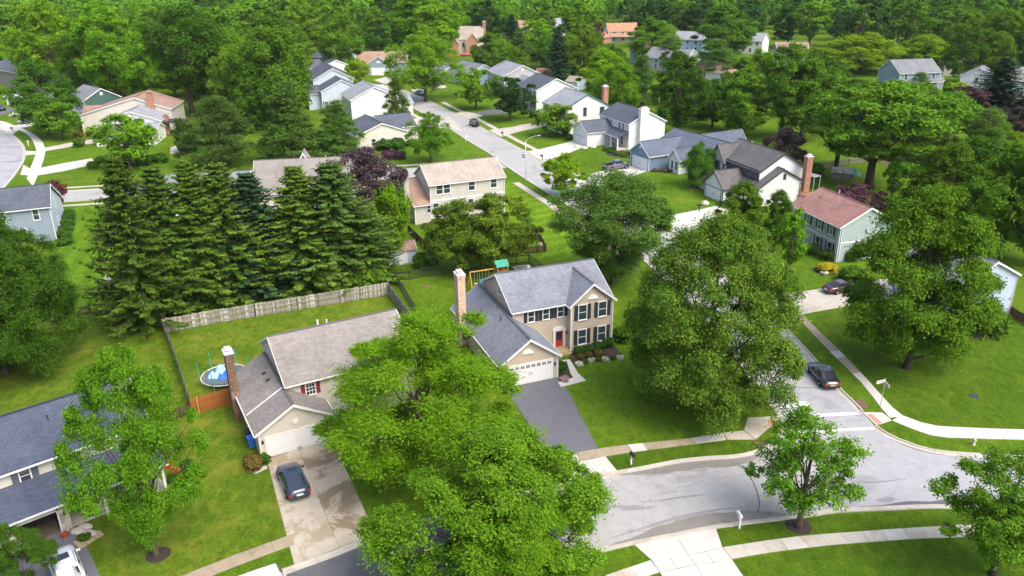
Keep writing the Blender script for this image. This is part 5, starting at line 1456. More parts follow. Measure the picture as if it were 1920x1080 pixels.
def vehicle(kind, name, label, cat, loc, heading, col, roof=None, plate='plate', rails=False, spare=False, sunroof=False, detail=True, group=None):
    """heading: direction of the nose in degrees"""
    k = CAR[kind]
    rt = thing(name, label, cat, (loc[0], loc[1], 0.02), R(heading), group)
    L, pm = k['L'], PAINT[col]
    X = lambda x: L / 2 - x          # nose points along +x of the thing
    st, r, cab = k['body'], k['r'], k['cab']
    # lower body
    b = MB(); n = 9
    vs = []
    for i, (x, z, w) in enumerate(st):
        zs = .30 if 0 < i < len(st) - 1 else .40
        prof = [(-w * .90, zs), (-w * 1.0, zs + (z - zs) * .35), (-w * .985, zs + (z - zs) * .75), (-w * .90, z - .015), (-w * .45, z + .02), (w * .45, z + .02), (w * .90, z - .015), (w * .985, zs + (z - zs) * .75), (w * 1.0, zs + (z - zs) * .35), (w * .90, zs)]
        vs += [(X(x), y, q) for y, q in prof]
    m = 10; fs = []
    for i in range(len(st) - 1):
        if k['bed'] and st[i][0] >= 3.9 and st[i + 1][0] <= 5.7:
            rng_ = [0, 1, 2, 6, 7, 8]          # open cargo bed: no deck here
        else: rng_ = range(m - 1)
        for j in rng_: fs.append((i * m + j, i * m + j + 1, (i + 1) * m + j + 1, (i + 1) * m + j))
        fs.append((i * m + m - 1, i * m, (i + 1) * m, (i + 1) * m + m - 1))
    fs.append(tuple(range(m))); fs.append(tuple(range((len(st) - 1) * m, len(st) * m)))
    b.add(vs, fs)
    body = b.build('body', pm, rt, True)
    if k['bed']:
        x0, x1 = X(k['bed'][1]), X(k['bed'][0])
        MB().box(x0, x1, -.78, .78, .62, .68).box(x0, x1, -.90, -.78, .62, 1.25).box(x0, x1, .78, .90, .62, 1.25).box(x0 - .06, x0, -.9, .9, .62, 1.26).box(x1, x1 + .06, -.9, .9, .62, 1.26).build('cargo_bed', M['rubber'], rt)
    # cabin shell: foot ring and roof ring
    def belt(x):
        for (xa, za, wa), (xb, zb, wb) in zip(st, st[1:]):
            if xa <= x <= xb:
                t = (x - xa) / (xb - xa); return za + (zb - za) * t, wa + (wb - wa) * t
        return st[-1][1], st[-1][2]
    rows = []
    for x, top in ((cab[0], 0), (cab[1], 1), ((cab[1] + cab[2]) / 2, 1), (cab[2], 1), (cab[3], 0)):
        z, w = belt(x)
        rows.append((x, z, w, top))
    h = k['h']; c = MB(); vs = []
    rwid = [0, .74, .77, .73, 0]
    for (x, z, w, top), rw in zip(rows, rwid):
        if top: vs += [(X(x), -w * .93, z - .02), (X(x), -w * rw, h - .06), (X(x), -w * rw * .6, h), (X(x), w * rw * .6, h), (X(x), w * rw, h - .06), (X(x), w * .93, z - .02)]
        else: vs += [(X(x), -w * .90, z - .02), (X(x), -w * .88, z + .0), (X(x), -w * .5, z + .03), (X(x), w * .5, z + .03), (X(x), w * .88, z + .0), (X(x), w * .90, z - .02)]
    fs = []
    for i in range(4):
        for j in range(5): fs.append((i * 6 + j, i * 6 + j + 1, (i + 1) * 6 + j + 1, (i + 1) * 6 + j))
    c.add(vs, fs)
    c.build('cabin', PAINT[roof] if roof else pm, rt, False)
    # glass: slightly proud panels
    V = [Vector(v) for v in vs]
    def panel(idx, nm, inset, lift=.012, mat='car_glass'):
        q = [V[i] for i in idx]
        ce = sum(q, Vector()) / len(q)
        nn = (q[1] - q[0]).cross(q[2] - q[0]).normalized()
        if nn.dot(ce - Vector((0, 0, .8))) < 0: nn = -nn
        q = [ce + (v - ce) * inset + nn * lift for v in q]
        MB().add(q, [tuple(range(len(q)))]).build(nm, M[mat], rt)
    panel((1, 2, 3, 4, 10, 9, 8, 7), 'windscreen', .90)
    panel((19, 20, 21, 22, 28, 27, 26, 25), 'rear_window', .88)
    for s in (0, 5):
        a, bb = (0, 1) if s == 0 else (5, 4)
        panel((a, 6 + bb, 12 + bb, 12 + a), 'side_window', .80)
        panel((12 + a, 12 + bb, 18 + bb, 24 + a), 'side_window', .80)
    if sunroof: panel((8, 9, 15, 14), 'sunroof', .82)
    # wheels
    for xw in k['wheels']:
        for s in (-1, 1):
            wy = s * (belt(xw)[1] * 1.0 - .08)
            t = MB().lathe([(r * .62, -.11), (r * .93, -.11), (r, -.07), (r, .07), (r * .93, .11), (r * .62, .11)], 16)
            o = t.build('tyre', M['rubber'], rt, True)
            o.matrix_local = Matrix.Translation((X(xw), wy, r)) @ Matrix.Rotation(R(90), 4, 'X')
            q = MB().lathe([(.04, -.06), (r * .62, -.06), (r * .62, .06), (.04, .06)], 12)
            for i in range(5): 
                t_ = i * 2 * math.pi / 5; q.bar((0, 0, .115), (r * .6 * math.cos(t_), r * .6 * math.sin(t_), .115), .07, .03)
                q.bar((0, 0, -.115), (r * .6 * math.cos(t_), r * .6 * math.sin(t_), -.115), .07, .03)
            link('rim', q.mesh('rim'), M['chrome'], o)
            a = MB().tube([(X(xw) + r * 1.16 * math.cos(t_), s * (belt(xw)[1] * 1.0), r + r * 1.16 * math.sin(t_)) for t_ in [math.pi * i / 8 for i in range(9)]], .035, 4)
            a.build('wheel_arch', M['rubber'], rt)
    z0, w0 = st[1][1], st[1][2]; z1, w1 = st[-2][1], st[-2][2]
    for s in (-1, 1):
        MB().box(X(.34), X(.04), s * w0 * .92 - .16 * s - .10, s * w0 * .92 - .16 * s + .14, z0 - .20, z0 - .05).build('headlight', M['lamp_clear'], rt)
        MB().box(X(L - .02), X(L - .30), s * w1 * .90 - .13, s * w1 * .90 + .06 * 1, z1 - .26, z1 - .06).build('tail_light', M['lamp_red'], rt)
        xm = cab[0] + .35; z, w = belt(xm)
        MB().box(X(xm) - .08, X(xm) + .05, min(s * w * .93, s * (w + .20)), max(s * w * .93, s * (w + .20)), z + .02, z + .15).build('mirror', pm, rt)
        if rails: MB().bar((X(cab[1] + .15), s * belt(2.2)[1] * .66, h + .05), (X(cab[2] - .1), s * belt(2.2)[1] * .66, h + .05), .05, .05).build('roof_rail', M['chrome'], rt)
        for xd in (cab[1] + .15, (cab[1] + cab[2]) / 2 + .25):
            z, w = belt(xd); MB().box(X(xd) - .09, X(xd) + .09, s * (w * 1.0) - .012, s * (w * 1.0) + .012, z - .16, z - .13).build('door_handle', M['chrome'], rt)
    MB().box(X(L) - .02, X(L) + .03, -.26, .26, z1 - .33, z1 - .19).build('number_plate', M[plate], rt)
    MB().box(X(L) - .05, X(L) + .12, -w1 * .93, w1 * .93, .38, .58).build('bumper', M['black'] if kind in ('suv', 'jeep', 'pickup') else pm, rt)
    MB().box(X(.10), X(0) + .04, -w0 * .85, w0 * .85, .36, .56).build('bumper', M['black'], rt)
    MB().box(X(.1), X(0) + .02, -w0 * .5, w0 * .5, z0 - .22, z0 - .08).build('grille', M['metal_dark'], rt)
    if spare:
        o = MB().lathe([(.1, -.1), (.36, -.1), (.40, -.05), (.40, .08), (.3, .1), (.1, .1)], 14).build('spare_wheel', M['rubber'], rt, True)
        o.matrix_local = Matrix.Translation((X(L) - .14, 0, 1.05)) @ Matrix.Rotation(R(90), 4, 'Y')
    return rt

def head(a, b):
    d = b - a; return math.degrees(math.atan2(d.y, d.x))
A_DIR = head(P(535, 1070), P(613, 1042))
def b_dir(x, y):
    i = max(2, min(nB - 3, nearest(x, y))); return head(B_r[i + 2], B_r[i - 2])
vehicle('coupe_suv', 'parked_car', 'dark blue coupe style car parked on the stained concrete driveway', 'car', P(551, 911), 117.5, 'navy', sunroof=True)
vehicle('sedan', 'parked_car', 'black saloon parked at the kerb near the crosswalk', 'car', P(1541, 711), b_dir(1540, 690), 'black', plate='plate_yellow', sunroof=True)
vehicle('suv', 'parked_car', 'white sport utility with roof rails in front of the open garage', 'car', P(128, 1078), 128, 'white', rails=True, sunroof=True)
vehicle('van', 'parked_car', 'white vehicle parked by the lower kerb cut by the bottom edge', 'car', P(470, 1126), A_DIR + 180, 'white', rails=False)
vehicle('sedan', 'parked_car', 'dark maroon car on the concrete drive beside the big right hand maple', 'car', P(1577, 546), head(P(1450, 556), P(1640, 527)), 'maroon')
vehicle('pickup', 'pickup_truck', 'grey crew cab pickup on the drive of the blue house', 'pickup truck', P(1155, 317), head(P(1131, 320), P(1182, 312)), 'grey')
vehicle('jeep', 'off_road_car', 'black boxy off road car with spare wheel driving up the far street', 'car', P(889, 236), b_dir(880, 226), 'black', spare=True)
vehicle('sedan', 'parked_car', 'dark green car facing the camera below the far street trees', 'car', P(787, 178), b_dir(787, 180) + 180, 'green')
vehicle('suv', 'parked_car', 'dark blue sport utility parked in a drive behind a far trunk', 'car', P(822, 160), head(P(800, 163), P(832, 158)), 'blue')
vehicle('suv', 'parked_car', 'silver car just behind the dark blue sport utility', 'car', P(812, 151), head(P(800, 163), P(832, 158)), 'silver')
vehicle('sedan', 'parked_car', 'black saloon parked next to the white box trailer', 'car', P(688, 168), head(P(668, 160), P(702, 172)), 'black')
vehicle('sedan', 'parked_car', 'white saloon under the small round tree', 'car', P(664, 143), 20, 'white')
vehicle('sedan', 'parked_car', 'bright red car by the far brick house', 'car', P(873, 105), 10, 'red')
vehicle('suv', 'parked_car', 'dark car half cut by the left edge near the open garage', 'car', P(-2, 207), -20, 'blue')
vehicle('van', 'parked_car', 'white vehicle between the silvery pine and the far roofs', 'car', P(1293, 114), 160, 'white')
t = thing('box_trailer', 'white box trailer behind the black saloon', 'trailer', P(716, 175), R(head(P(700, 170), P(722, 178))))
MB().box(-1.9, 1.9, -.95, .95, .45, 2.35).build('box', M['white'], t); MB().box(1.9, 2.9, -.05, .05, .42, .52).build('drawbar', M['metal_dark'], t)
MB().box(-1.96, -1.9, -.9, .9, .5, 2.3).build('rear_door', M['offwhite'], t)
for s in (-1, 1): MB().lathe([(.1, -.08), (.34, -.08), (.34, .08), (.1, .08)], 12).build('wheel', M['rubber'], t).matrix_local = Matrix.Translation((-.2, s * .98, .34)) @ Matrix.Rotation(R(90), 4, 'X')

# ------------------------------------------------------------------ fences
def post_mesh(w, h, mat):
    return cached(('post', w, h, mat), lambda: (lambda k: (k.materials.append(M[mat]), k)[1])(MB().box(-w / 2, w / 2, -w / 2, w / 2, -.1, h).mesh('post')))
def board_mesh(w, h, t, mat, point=False, var=0):
    def fn():
        m = MB()
        if point: m.add([(-w / 2, -t, .04), (w / 2, -t, .04), (w / 2, -t, h - .08), (0, -t, h), (-w / 2, -t, h - .08), (-w / 2, 0, .04), (w / 2, 0, .04), (w / 2, 0, h - .08), (0, 0, h), (-w / 2, 0, h - .08)], [(0, 1, 2, 3, 4), (5, 6, 7, 8, 9), (0, 1, 6, 5), (1, 2, 7, 6), (2, 3, 8, 7), (3, 4, 9, 8), (4, 0, 5, 9)])
        else: m.box(-w / 2, w / 2, -t, 0, .04, h)
        me = m.mesh('board'); me.materials.append(M[mat]); return me
    return cached(('board', w, h, t, mat, point, var), fn)

def fence(name, label, pts, h, mat, bw=.14, gap=.01, post=2.4, pw=.10, railz=(.35, 1.0, 1.55), point=False, mats=None, side=1, jitter=.03, group=None, cat='fence'):
    rt = thing(name, label, cat, pts[0], 0, group)
    o = Vector(pts[0]); rr = random.Random(len(label))
    for a, b in zip(pts, pts[1:]):
        a, b = Vector(a) - o, Vector(b) - o
        a.z = b.z = 0
        d = b - a; L = d.length; an = math.atan2(d.y, d.x)
        n = max(1, round(L / post))
        nrm = Vector((-math.sin(an), math.cos(an), 0)) * side
        for i in range(n + 1): link('post', post_mesh(pw, h + .06, mat), None, rt, a.lerp(b, i / n) - nrm * .07, an)
        for z in railz:
            if z < h: MB().bar(a + Vector((0, 0, z)) - nrm * .03, b + Vector((0, 0, z)) - nrm * .03, .045, .09).build('rail', M[mat], rt)
        k = int(L / (bw + gap))
        for i in range(k):
            p = a.lerp(b, (i + .5) / k) + nrm * .02
            mm = rr.choice(mats) if mats else mat
            c = link('board', board_mesh(bw, h, .02, mm, point), None, rt, p, an)
            c.scale = (1, 1, 1 + rr.uniform(-jitter, jitter))
    return rt
M['wood_pale'] = m_plain('bleached_wood', (0.42, 0.40, 0.345), 0.9, 0.15, var=0.5, scale=1.6)
M['wood_moss'] = m_plain('mossy_wood', (0.17, 0.165, 0.115), 0.9, 0.15, var=0.45, scale=1.8)
fence('board_fence', 'long weathered grey board fence along the back of the cream house yard', [P(309, 624), P(400, 607), P(480, 594), P(560, 581), P(640, 568), P(729, 553)], 1.75, 'wood_grey', bw=.15, mats=['wood_grey', 'wood_grey', 'wood_pale', 'wood_moss'])
fence('board_fence', 'weathered grey fence running from the long one towards the cream house', [P(729, 553), P(745, 575), P(770, 610), P(800, 650)], 1.75, 'wood_grey', bw=.15, mats=['wood_grey', 'wood_moss'])
fence('side_fence', 'grey brown side fence left of the trampoline', [P(309, 624), P(322, 655), P(336, 695), P(350, 740), P(362, 776)], 1.5, 'wood_moss', bw=.15, mats=['wood_moss', 'wood_grey'])
fence('board_fence', 'new orange cedar fence between side fence and brown chimney', [P(362, 777), P(378, 773), P(420, 762), P(449, 752)], 1.75, 'wood_orange', bw=.15, railz=(.4, 1.4), post=2.0)
MB().box(-.05, .05, -.06, .06, 0, 1.85).build('yellow_post', M['wood_yellow'], None, loc=P(374, 775)); tag(bpy.data.objects['yellow_post'], 'yellow timber post against the orange cedar fence', 'post')
fence('picket_fence', 'short dark picket fence left of the orange cedar fence', [P(318, 790), P(340, 783), P(360, 777)], 1.2, 'wood_brown', bw=.09, gap=.09, point=True, railz=(.3, .9))
fence('picket_fence', 'dark picket fence at the foot of the leftmost spruce', [P(104, 606), P(128, 597), P(170, 590), P(225, 584)], 1.3, 'wood_brown', bw=.10, gap=.08, point=True, railz=(.3, 1.0))
fence('picket_fence', 'brown picket fence corner beyond the green play roof', [P(930, 484), P(968, 478), P(1008, 474.5), P(1023, 472.5), P(1014, 455), P(1000, 441), P(985, 428)], 1.25, 'wood_brown', bw=.10, gap=.06, point=True, railz=(.3, .95))
fence('board_fence', 'dark board fence between the white shed and the tan house lawn', [P(766, 436), P(783, 453), P(803, 473), P(822, 500)], 1.3, 'wood_brown', bw=.15, railz=(.3, 1.0))
fence('board_fence', 'dark wooden fence running off the right edge by the pale gable', [P(1888, 588), P(1905, 600), P(1935, 617)], 1.2, 'wood_brown', bw=.15, railz=(.3, .9))
fence('board_fence', 'long grey fence behind the tree trunks at upper right', [P(1500, 322), P(1560, 314), P(1620, 305), P(1660, 300)], 1.4, 'wood_moss', bw=.30, gap=.05, post=4)
fence('wire_fence', 'black metal fence around the beige house back yard', [P(778, 588), P(741, 527), P(766, 525), P(792, 519), P(830, 515), P(900, 505), P(968, 495), P(992, 493), P(1010, 506), P(1030, 522)], 1.3, 'metal_dark', bw=.022, gap=.13, pw=.06, railz=(.15, 1.2), post=2.2)
fence('board_fence', 'brown back fence beside the orange chimney house', [P(310, 212), P(330, 228), P(352, 245)], 1.6, 'wood_brown', bw=.2, railz=(.4, 1.2))

# ------------------------------------------------------------------ street furniture
def street_lamp(bx, by, arm_to, label, h=8.3):
    b = P(bx, by); t = thing('street_lamp', label, 'street lamp', b)
    MB().lathe([(.16, 0), (.16, .12), (.09, .2), (.085, 1), (.055, h - .4)], 10).build('pole', M['metal'], t, True)
    d = Vector(arm_to).normalized() if not isinstance(arm_to, Vector) else arm_to.normalized()
    MB().tube([(0, 0, h - .5), (d.x * .9, d.y * .9, h - .05), (d.x * 1.8, d.y * 1.8, h + .25), (d.x * 2.3, d.y * 2.3, h + .28)], [.05, .045, .04, .04], 8).build('arm', M['metal'], t, True)
    q = MB().lathe([(.02, .1), (.14, .09), (.17, .02), (.12, -.05), (.02, -.06)], 10).build('lamp_head', M['metal'], t, True)
    q.location = (d.x * 2.6, d.y * 2.6, h + .25); q.scale = (2.2 if abs(d.x) > abs(d.y) else 1, 1 if abs(d.x) > abs(d.y) else 2.2, 1)
    return t
lampA = street_lamp(986, 338, Vector((.97, .25, 0)), 'tall grey street lamp at the corner beside the tan house')
for z, an in ((4.9, 200), (4.4, 150)):   # street name plates on the lamp pole
    m = MB().box(0.05, .85, -.015, .015, z, z + .2); o = m.build('name_plate', M['metal_dark'], lampA); o.rotation_euler = (0, 0, R(an))
street_lamp(723, 164, Vector((1, .2, 0)), 'tall grey street lamp at the far end of the street')
lb = B_l[nearest(1455, 600)]
street_lamp(1432, 690, Vector((1.0, .05, 0)), 'street lamp rising behind the big linden with its head over the kerb', 7.0)

t = thing('street_sign', 'street name sign with two white blades on a grey pole by the crosswalk', 'street sign', P(1650, 765))
MB().tube([(0, 0, -.1), (0, 0, 3.25)], .03, 8).build('pole', M['metal'], t)
sgn = m_plain('sign_green_white', (0.62, 0.68, 0.62), 0.4, var=0.03)
for k, (dx, dz, ang_) in enumerate(((-1, 2.98, head(P(1640, 712), P(1662, 707))), (1, 2.86, head(P(1662, 712), P(1676, 728))))):
    s = MB().box(.04, 1.0, -.012, .012, 0, .26)
    o = s.build('sign_blade', sgn, t, loc=(0, 0, dz - .15)); o.rotation_euler = (0, 0, R(ang_ + (180 if dx < 0 else 0)))
    g = MB(); rr = random.Random(k); x = .16
    while x < .88:
        w = rr.uniform(.05, .085)
        for y in (-.016, .016):
            g.box(x, x + .022, y - .003, y + .003, .07, .19); g.box(x, x + w, y - .003, y + .003, .165, .19) if rr.random() > .4 else g.box(x, x + w, y - .003, y + .003, .07, .095)
            if rr.random() > .5: g.box(x + w - .02, x + w, y - .003, y + .003, .07, .19)
        x += w + .03
    g.build('lettering', M['metal_dark'], o)
    MB().box(.02, 1.02, -.016, .016, -.02, .0).box(.02, 1.02, -.016, .016, .26, .28).build('blade_rim', M['white'], o)

def mailbox(bx, by, label, post='white', box='black', hd=0):
    t = thing('mailbox', label, 'mailbox', P(bx, by), R(hd))
    MB().box(-.06, .06, -.06, .06, -.1, 1.25).build('post', M[post], t); MB().bar((-.05, 0, .98), (.42, 0, .98), .08, .08).bar((.02, 0, .6), (.3, 0, .95), .06, .06).build('bracket', M[post], t)
    pr = [(.13 * math.cos(a), .13 * math.sin(a) + .16) for a in [math.pi * i / 8 for i in range(9)]]
    pr = [(-.13, 0), (.13, 0)] + pr
    n = len(pr); vs = [(-.12, y, 1.02 + z) for y, z in pr] + [(.5, y, 1.02 + z) for y, z in pr]
    MB().add(vs, [tuple(range(n)), tuple(range(n, 2 * n))] + [(i, (i + 1) % n, n + (i + 1) % n, n + i) for i in range(n)]).build('box', M[box], t)
    MB().box(.1, .3, .135, .15, 1.2, 1.26).build('flag', M['lamp_red'], t)
    return t
mailbox(1183, 871, 'white post with black mailbox on the verge left of the linden', hd=-75)
mailbox(1386, 991, 'white mailbox on white post by the near driveway', box='white', hd=100)
mailbox(1474, 607, 'black mailbox on black post where the right hand drive meets the street', post='black', hd=190)
mailbox(1017, 301, 'black mailbox in front of the white chimney house drive', post='black', hd=200)
mailbox(943, 257, 'black mailbox on the verge of the far street below the green trimmed house', post='black', hd=200)
mailbox(873, 265, 'pale mailbox beside the left kerb of the far street', post='offwhite', box='offwhite', hd=20)
mailbox(25, 248, 'dark red brown mailbox by the curved left kerb', post='shutter_brown', box='shutter_brown', hd=200)
mailbox(54, 274, 'pale green utility pedestal on the curved left verge', post='offwhite', box='offwhite', hd=120)
mailbox(1311, 397, 'round topped black mailbox by the drive of the half timbered house', post='black', hd=150)
mailbox(783, 168, 'dark mailbox at the top of the far street', post='black', hd=180)
mailbox(656, 161, 'dark mailbox at the far left street end', post='black', hd=0)
mailbox(722, 166, 'dark bin like mailbox at the foot of the far street lamp', post='black', hd=90)

t = thing('fire_hydrant', 'small pale fire hydrant on the right hand verge', 'hydrant', P(1825, 834))
MB().lathe([(.16, 0), (.16, .06), (.11, .08), (.11, .5), (.14, .52), (.14, .56), (.11, .60), (.06, .72), (.03, .76)], 12).build('barrel', M['stone_c'], t, True)
for a in (0, 120, 240): MB().tube([(0, 0, .42), (.2 * math.cos(R(a)), .2 * math.sin(R(a)), .42)], .06, 8).build('outlet', M['brick_tan'], t)
t = structure(MB().lathe([(.45, 0), (.45, .02), (.4, .035), (.1, .035)], 18).build('manhole_cover', M['metal_dark'], None, loc=P(1827, 743))); del t['kind']; tag(t, 'round dark manhole cover in the right hand lawn', 'manhole cover')
t = MB().lathe([(.5, 0), (.5, .02), (.44, .03)], 14).build('bare_patch', M['soil'], None, loc=P(799, 537)); tag(t, 'round brown bare patch in the beige house back lawn', 'patch')

# trampoline
t = thing('trampoline', 'round trampoline with blue cover crumpled on it behind the brown chimney', 'trampoline', P(424, 716), 0)
n, r0, hz = 28, 2.35, .82
ring = [(r0 * math.cos(2 * math.pi * i / n), r0 * math.sin(2 * math.pi * i / n), hz) for i in range(n + 1)]
MB().tube(ring, .045, 6, False).build('frame_ring', M['white'], t)
MB().lathe([(.01, 0), (1.95, 0), (1.95, .02), (.01, .02)], 28, (0, 0, hz - .02)).build('jumping_mat', m_plain('trampoline_mat', (0.10, 0.12, 0.15), 0.8, var=0.1), t)
q = MB()
for i in range(72):
    a = 2 * math.pi * i / 72; q.bar((1.95 * math.cos(a), 1.95 * math.sin(a), hz), (r0 * math.cos(a), r0 * math.sin(a), hz), .05, .03)
q = q.build('springs', M['metal'], t); q['kind'] = 'stuff'
teal = m_plain('teal_sleeve', (0.05, 0.30, 0.26), 0.6)
for i in range(6):
    a = 2 * math.pi * (i + .35) / 6; c, s_ = math.cos(a), math.sin(a)
    MB().tube([(r0 * c, r0 * s_, 0), (r0 * c, r0 * s_, hz)], .03, 6).build('leg', M['metal'], t)
    MB().tube([(r0 * 1.02 * c, r0 * 1.02 * s_, hz * .5), (r0 * 1.06 * c, r0 * 1.06 * s_, 2.6)], .045, 6).build('net_pole', teal, t)
bl = m_plain('blue_cover', (0.04, 0.17, 0.55), 0.55, var=0.35, scale=3)
bl2 = m_plain('pale_blue_cover', (0.30, 0.46, 0.66), 0.55, var=0.3, scale=3)
rr = random.Random(8)
for i, (cx_, cy, w, hh, an, mt) in enumerate(((-1.2, -.3, .9, .55, 60, bl2), (-.5, .4, 1.1, 1.0, 20, bl2), (-.1, -.7, .9, .5, 150, bl), (.4, -.2, 1.2, .6, -15, bl), (-1.5, .1, .8, .35, 100, bl), (-.7, -.6, .8, .4, 10, bl2))):
    m = MB(); k = 9
    for a in range(k):
        for b in range(k):
            u, v = a / (k - 1) * 2 - 1, b / (k - 1) * 2 - 1
            m.v.append((u * w * .6, v * w * .4 * (1 - .5 * u * u), hz + .02 + max(0, hh * (1 - u * u) * (1 - abs(v)) + rr.uniform(-.05, .05))))
    for a in range(k - 1):
        for b in range(k - 1): m.f.append([a * k + b, a * k + b + 1, (a + 1) * k + b + 1, (a + 1) * k + b]); m.uv.append(None)
    o = m.build('crumpled_cover', mt, t, True); o.location = (cx_, cy, 0); o.rotation_euler = (0, 0, R(an))

# swing set with green roofed tower
gr = m_plain('green_tarp', (0.01, 0.26, 0.17), 0.5, var=0.1)
t = thing('play_set', 'wooden play set with green canopy roof and swings behind the beige house', 'play set', P(882, 541), R(21))
for x, y in ((0, -.9), (0, .9)): MB().bar((x, y, 0), (x, 0, 2.3), .10, .10).build('leg', M['wood_yellow'], t)
MB().bar((0, 0, 2.3), (3.6, 0, 2.3), .12, .14).build('beam', M['wood_yellow'], t)
for x in (3.6, 5.0):
    for y in (-.7, .7): MB().box(x - .05, x + .05, y - .05, y + .05, 0, 3.0).build('post', M['wood_yellow'], t)
MB().box(3.55, 5.05, -.75, .75, 1.3, 1.4).build('platform', M['wood_orange'], t)
for z in (1.7, 2.05):
    for y in (-.75, .75): MB().box(3.6, 5.0, y - .03, y + .03, z, z + .16).build('board', M['wood_orange'], t)
for z in (1.6, 1.85, 2.1): MB().box(3.57, 3.63, -.7, .7, z, z + .12).build('board', M['wood_orange'], t)
MB().add([(3.4, -.85, 2.7), (5.2, -.85, 2.7), (5.2, 0, 3.4), (3.4, 0, 3.4), (5.2, .85, 2.7), (3.4, .85, 2.7)], [(0, 1, 2, 3), (3, 2, 4, 5)]).build('canopy_roof', gr, t).rotation_euler = (0, 0, 0)
for x, mt in ((.8, M['white']), (1.5, bl), (2.4, M['metal'])):
    s = MB().box(x - .22, x + .22, -.12, .12, .55, .6).build('swing_seat', mt, t)
    MB().bar((x - .2, 0, .58), (x - .2, 0, 2.25), .025, .025).bar((x + .2, 0, .58), (x + .2, 0, 2.25), .025, .025).build('chain', M['metal'], s)
MB().box(1.25, 1.8, -.14, -.10, .6, 1.15).build('swing_back', bl, t)
t = thing('lattice_panel', 'white lattice panel lying by the black metal fence', 'panel', P(980, 506), R(20))
m = MB().box(-1.2, 1.2, -.7, -.62, .3, .36).box(-1.2, 1.2, .62, .7, .3, .36).box(-1.2, -1.12, -.7, .7, .3, .36).box(1.12, 1.2, -.7, .7, .3, .36)
for i in range(9): m.box(-1.1 + .25 * i, -1.02 + .25 * i, -.65, .65, .31, .35)
m.build('slats', M['white'], t)
for x in (-1.1, 1.1): MB().box(x - .05, x + .05, -.05, .05, 0, .3).build('leg', M['white'], t)
t = thing('planter', 'white flower urn on the corner of the brown picket fence', 'planter', P(1013, 470))
MB().lathe([(.2, 0), (.16, .3), (.35, .7), (.38, .9), (.3, .92)], 10).build('urn', M['white'], t)
o = link_shared('blooms', BUSH['c'], LEAF['flower'], t, (0, 0, .85)); o.scale = (.4, .4, .4)


# small wooden A frame in the striped lawn
t = thing('play_tent', 'small white A shaped play tent on the striped lawn', 'play tent', P(201, 537), R(12))
for s in (-1, 1): MB().bar((s * .75, -.5, 0), (0, -.5, 1.45), .12, .1, (0, 1, 0)).bar((s * .75, .7, 0), (0, .7, 1.45), .12, .1, (0, 1, 0)).build('pole', M['offwhite'], t)
MB().add([(-.65, -.45, .02), (0, -.45, 1.35), (0, .7, 1.35), (-.65, .7, .02), (.65, -.45, .02), (.65, .7, .02)], [(0, 1, 2, 3), (1, 4, 5, 2)]).build('cloth', M['metal'], t)
MB().add([(-.5, -.43, .02), (-.12, -.43, .02), (-.02, -.43, 1.2)], [(0, 1, 2)]).add([(.5, -.43, .02), (.12, -.43, .02), (.02, -.43, 1.2)], [(0, 1, 2)]).build('door_flap', M['white'], t)

# bins, furniture and oddments
t = thing('wheeled_bin', 'blue wheeled bin against the left wall of the cream house', 'bin', P(473, 838), R(28))
MB().add([(-.25, -.28, .08), (.25, -.28, .08), (.25, .28, .08), (-.25, .28, .08), (-.32, -.36, 1.0), (.32, -.36, 1.0), (.32, .36, 1.0), (-.32, .36, 1.0)], [(3, 2, 1, 0), (4, 5, 6, 7), (0, 1, 5, 4), (1, 2, 6, 5), (2, 3, 7, 6), (3, 0, 4, 7)]).build('tub', bl, t)
MB().box(-.35, .35, -.42, .4, 1.0, 1.08).build('lid', bl, t)
for s in (-1, 1): MB().lathe([(.04, -.04), (.12, -.04), (.12, .04), (.04, .04)], 10).build('wheel', M['rubber'], t).matrix_local = Matrix.Translation((s * .27, .3, .12)) @ Matrix.Rotation(R(90), 4, 'Y')
t = thing('wheeled_bin', 'dark grey bin behind the blue one beside the cream house', 'bin', P(467, 826), R(28))
MB().add([(-.25, -.28, .08), (.25, -.28, .08), (.25, .28, .08), (-.25, .28, .08), (-.32, -.36, .95), (.32, -.36, .95), (.32, .36, .95), (-.32, .36, .95)], [(3, 2, 1, 0), (4, 5, 6, 7), (0, 1, 5, 4), (1, 2, 6, 5), (2, 3, 7, 6), (3, 0, 4, 7)]).build('tub', M['metal_dark'], t)
MB().box(-.35, .35, -.42, .4, .95, 1.02).build('lid', M['metal_dark'], t)
t = thing('patio_set', 'patio table with chairs on the lawn at the left edge', 'patio set', P(29, 219), 0)
MB().lathe([(.9, .7), (.9, .74)], 14).lathe([(.06, 0), (.06, .7)], 8).build('table', M['metal'], t)
for a in range(5):
    c, s_ = 1.35 * math.cos(a * 1.26), 1.35 * math.sin(a * 1.26)
    MB().box(c - .25, c + .25, s_ - .25, s_ + .25, .4, .46).box(c - .25, c + .25, s_ + .2, s_ + .25, .46, .95).box(c - .24, c - .2, s_ - .24, s_ - .2, 0, .4).box(c + .2, c + .24, s_ - .24, s_ - .2, 0, .4).box(c - .24, c - .2, s_ + .2, s_ + .24, 0, .4).box(c + .2, c + .24, s_ + .2, s_ + .24, 0, .4).build('chair', M[['stone_c', 'metal_dark', 'white'][a % 3]], t)
t = thing('covered_boat', 'small grey covered boat on a trailer beside the left drive', 'boat', P(46, 233), R(10))
MB().add([(-1.6, -.5, .9), (1.2, -.6, .9), (2.0, 0, 1.0), (1.2, .6, .9), (-1.6, .5, .9), (-1.4, -.2, .4), (1.3, 0, .4), (-1.4, .2, .4)], [(0, 1, 6, 5), (1, 2, 6), (2, 3, 6), (3, 4, 7, 6), (4, 0, 5, 7), (5, 6, 7)]).build('hull', M['metal'], t)
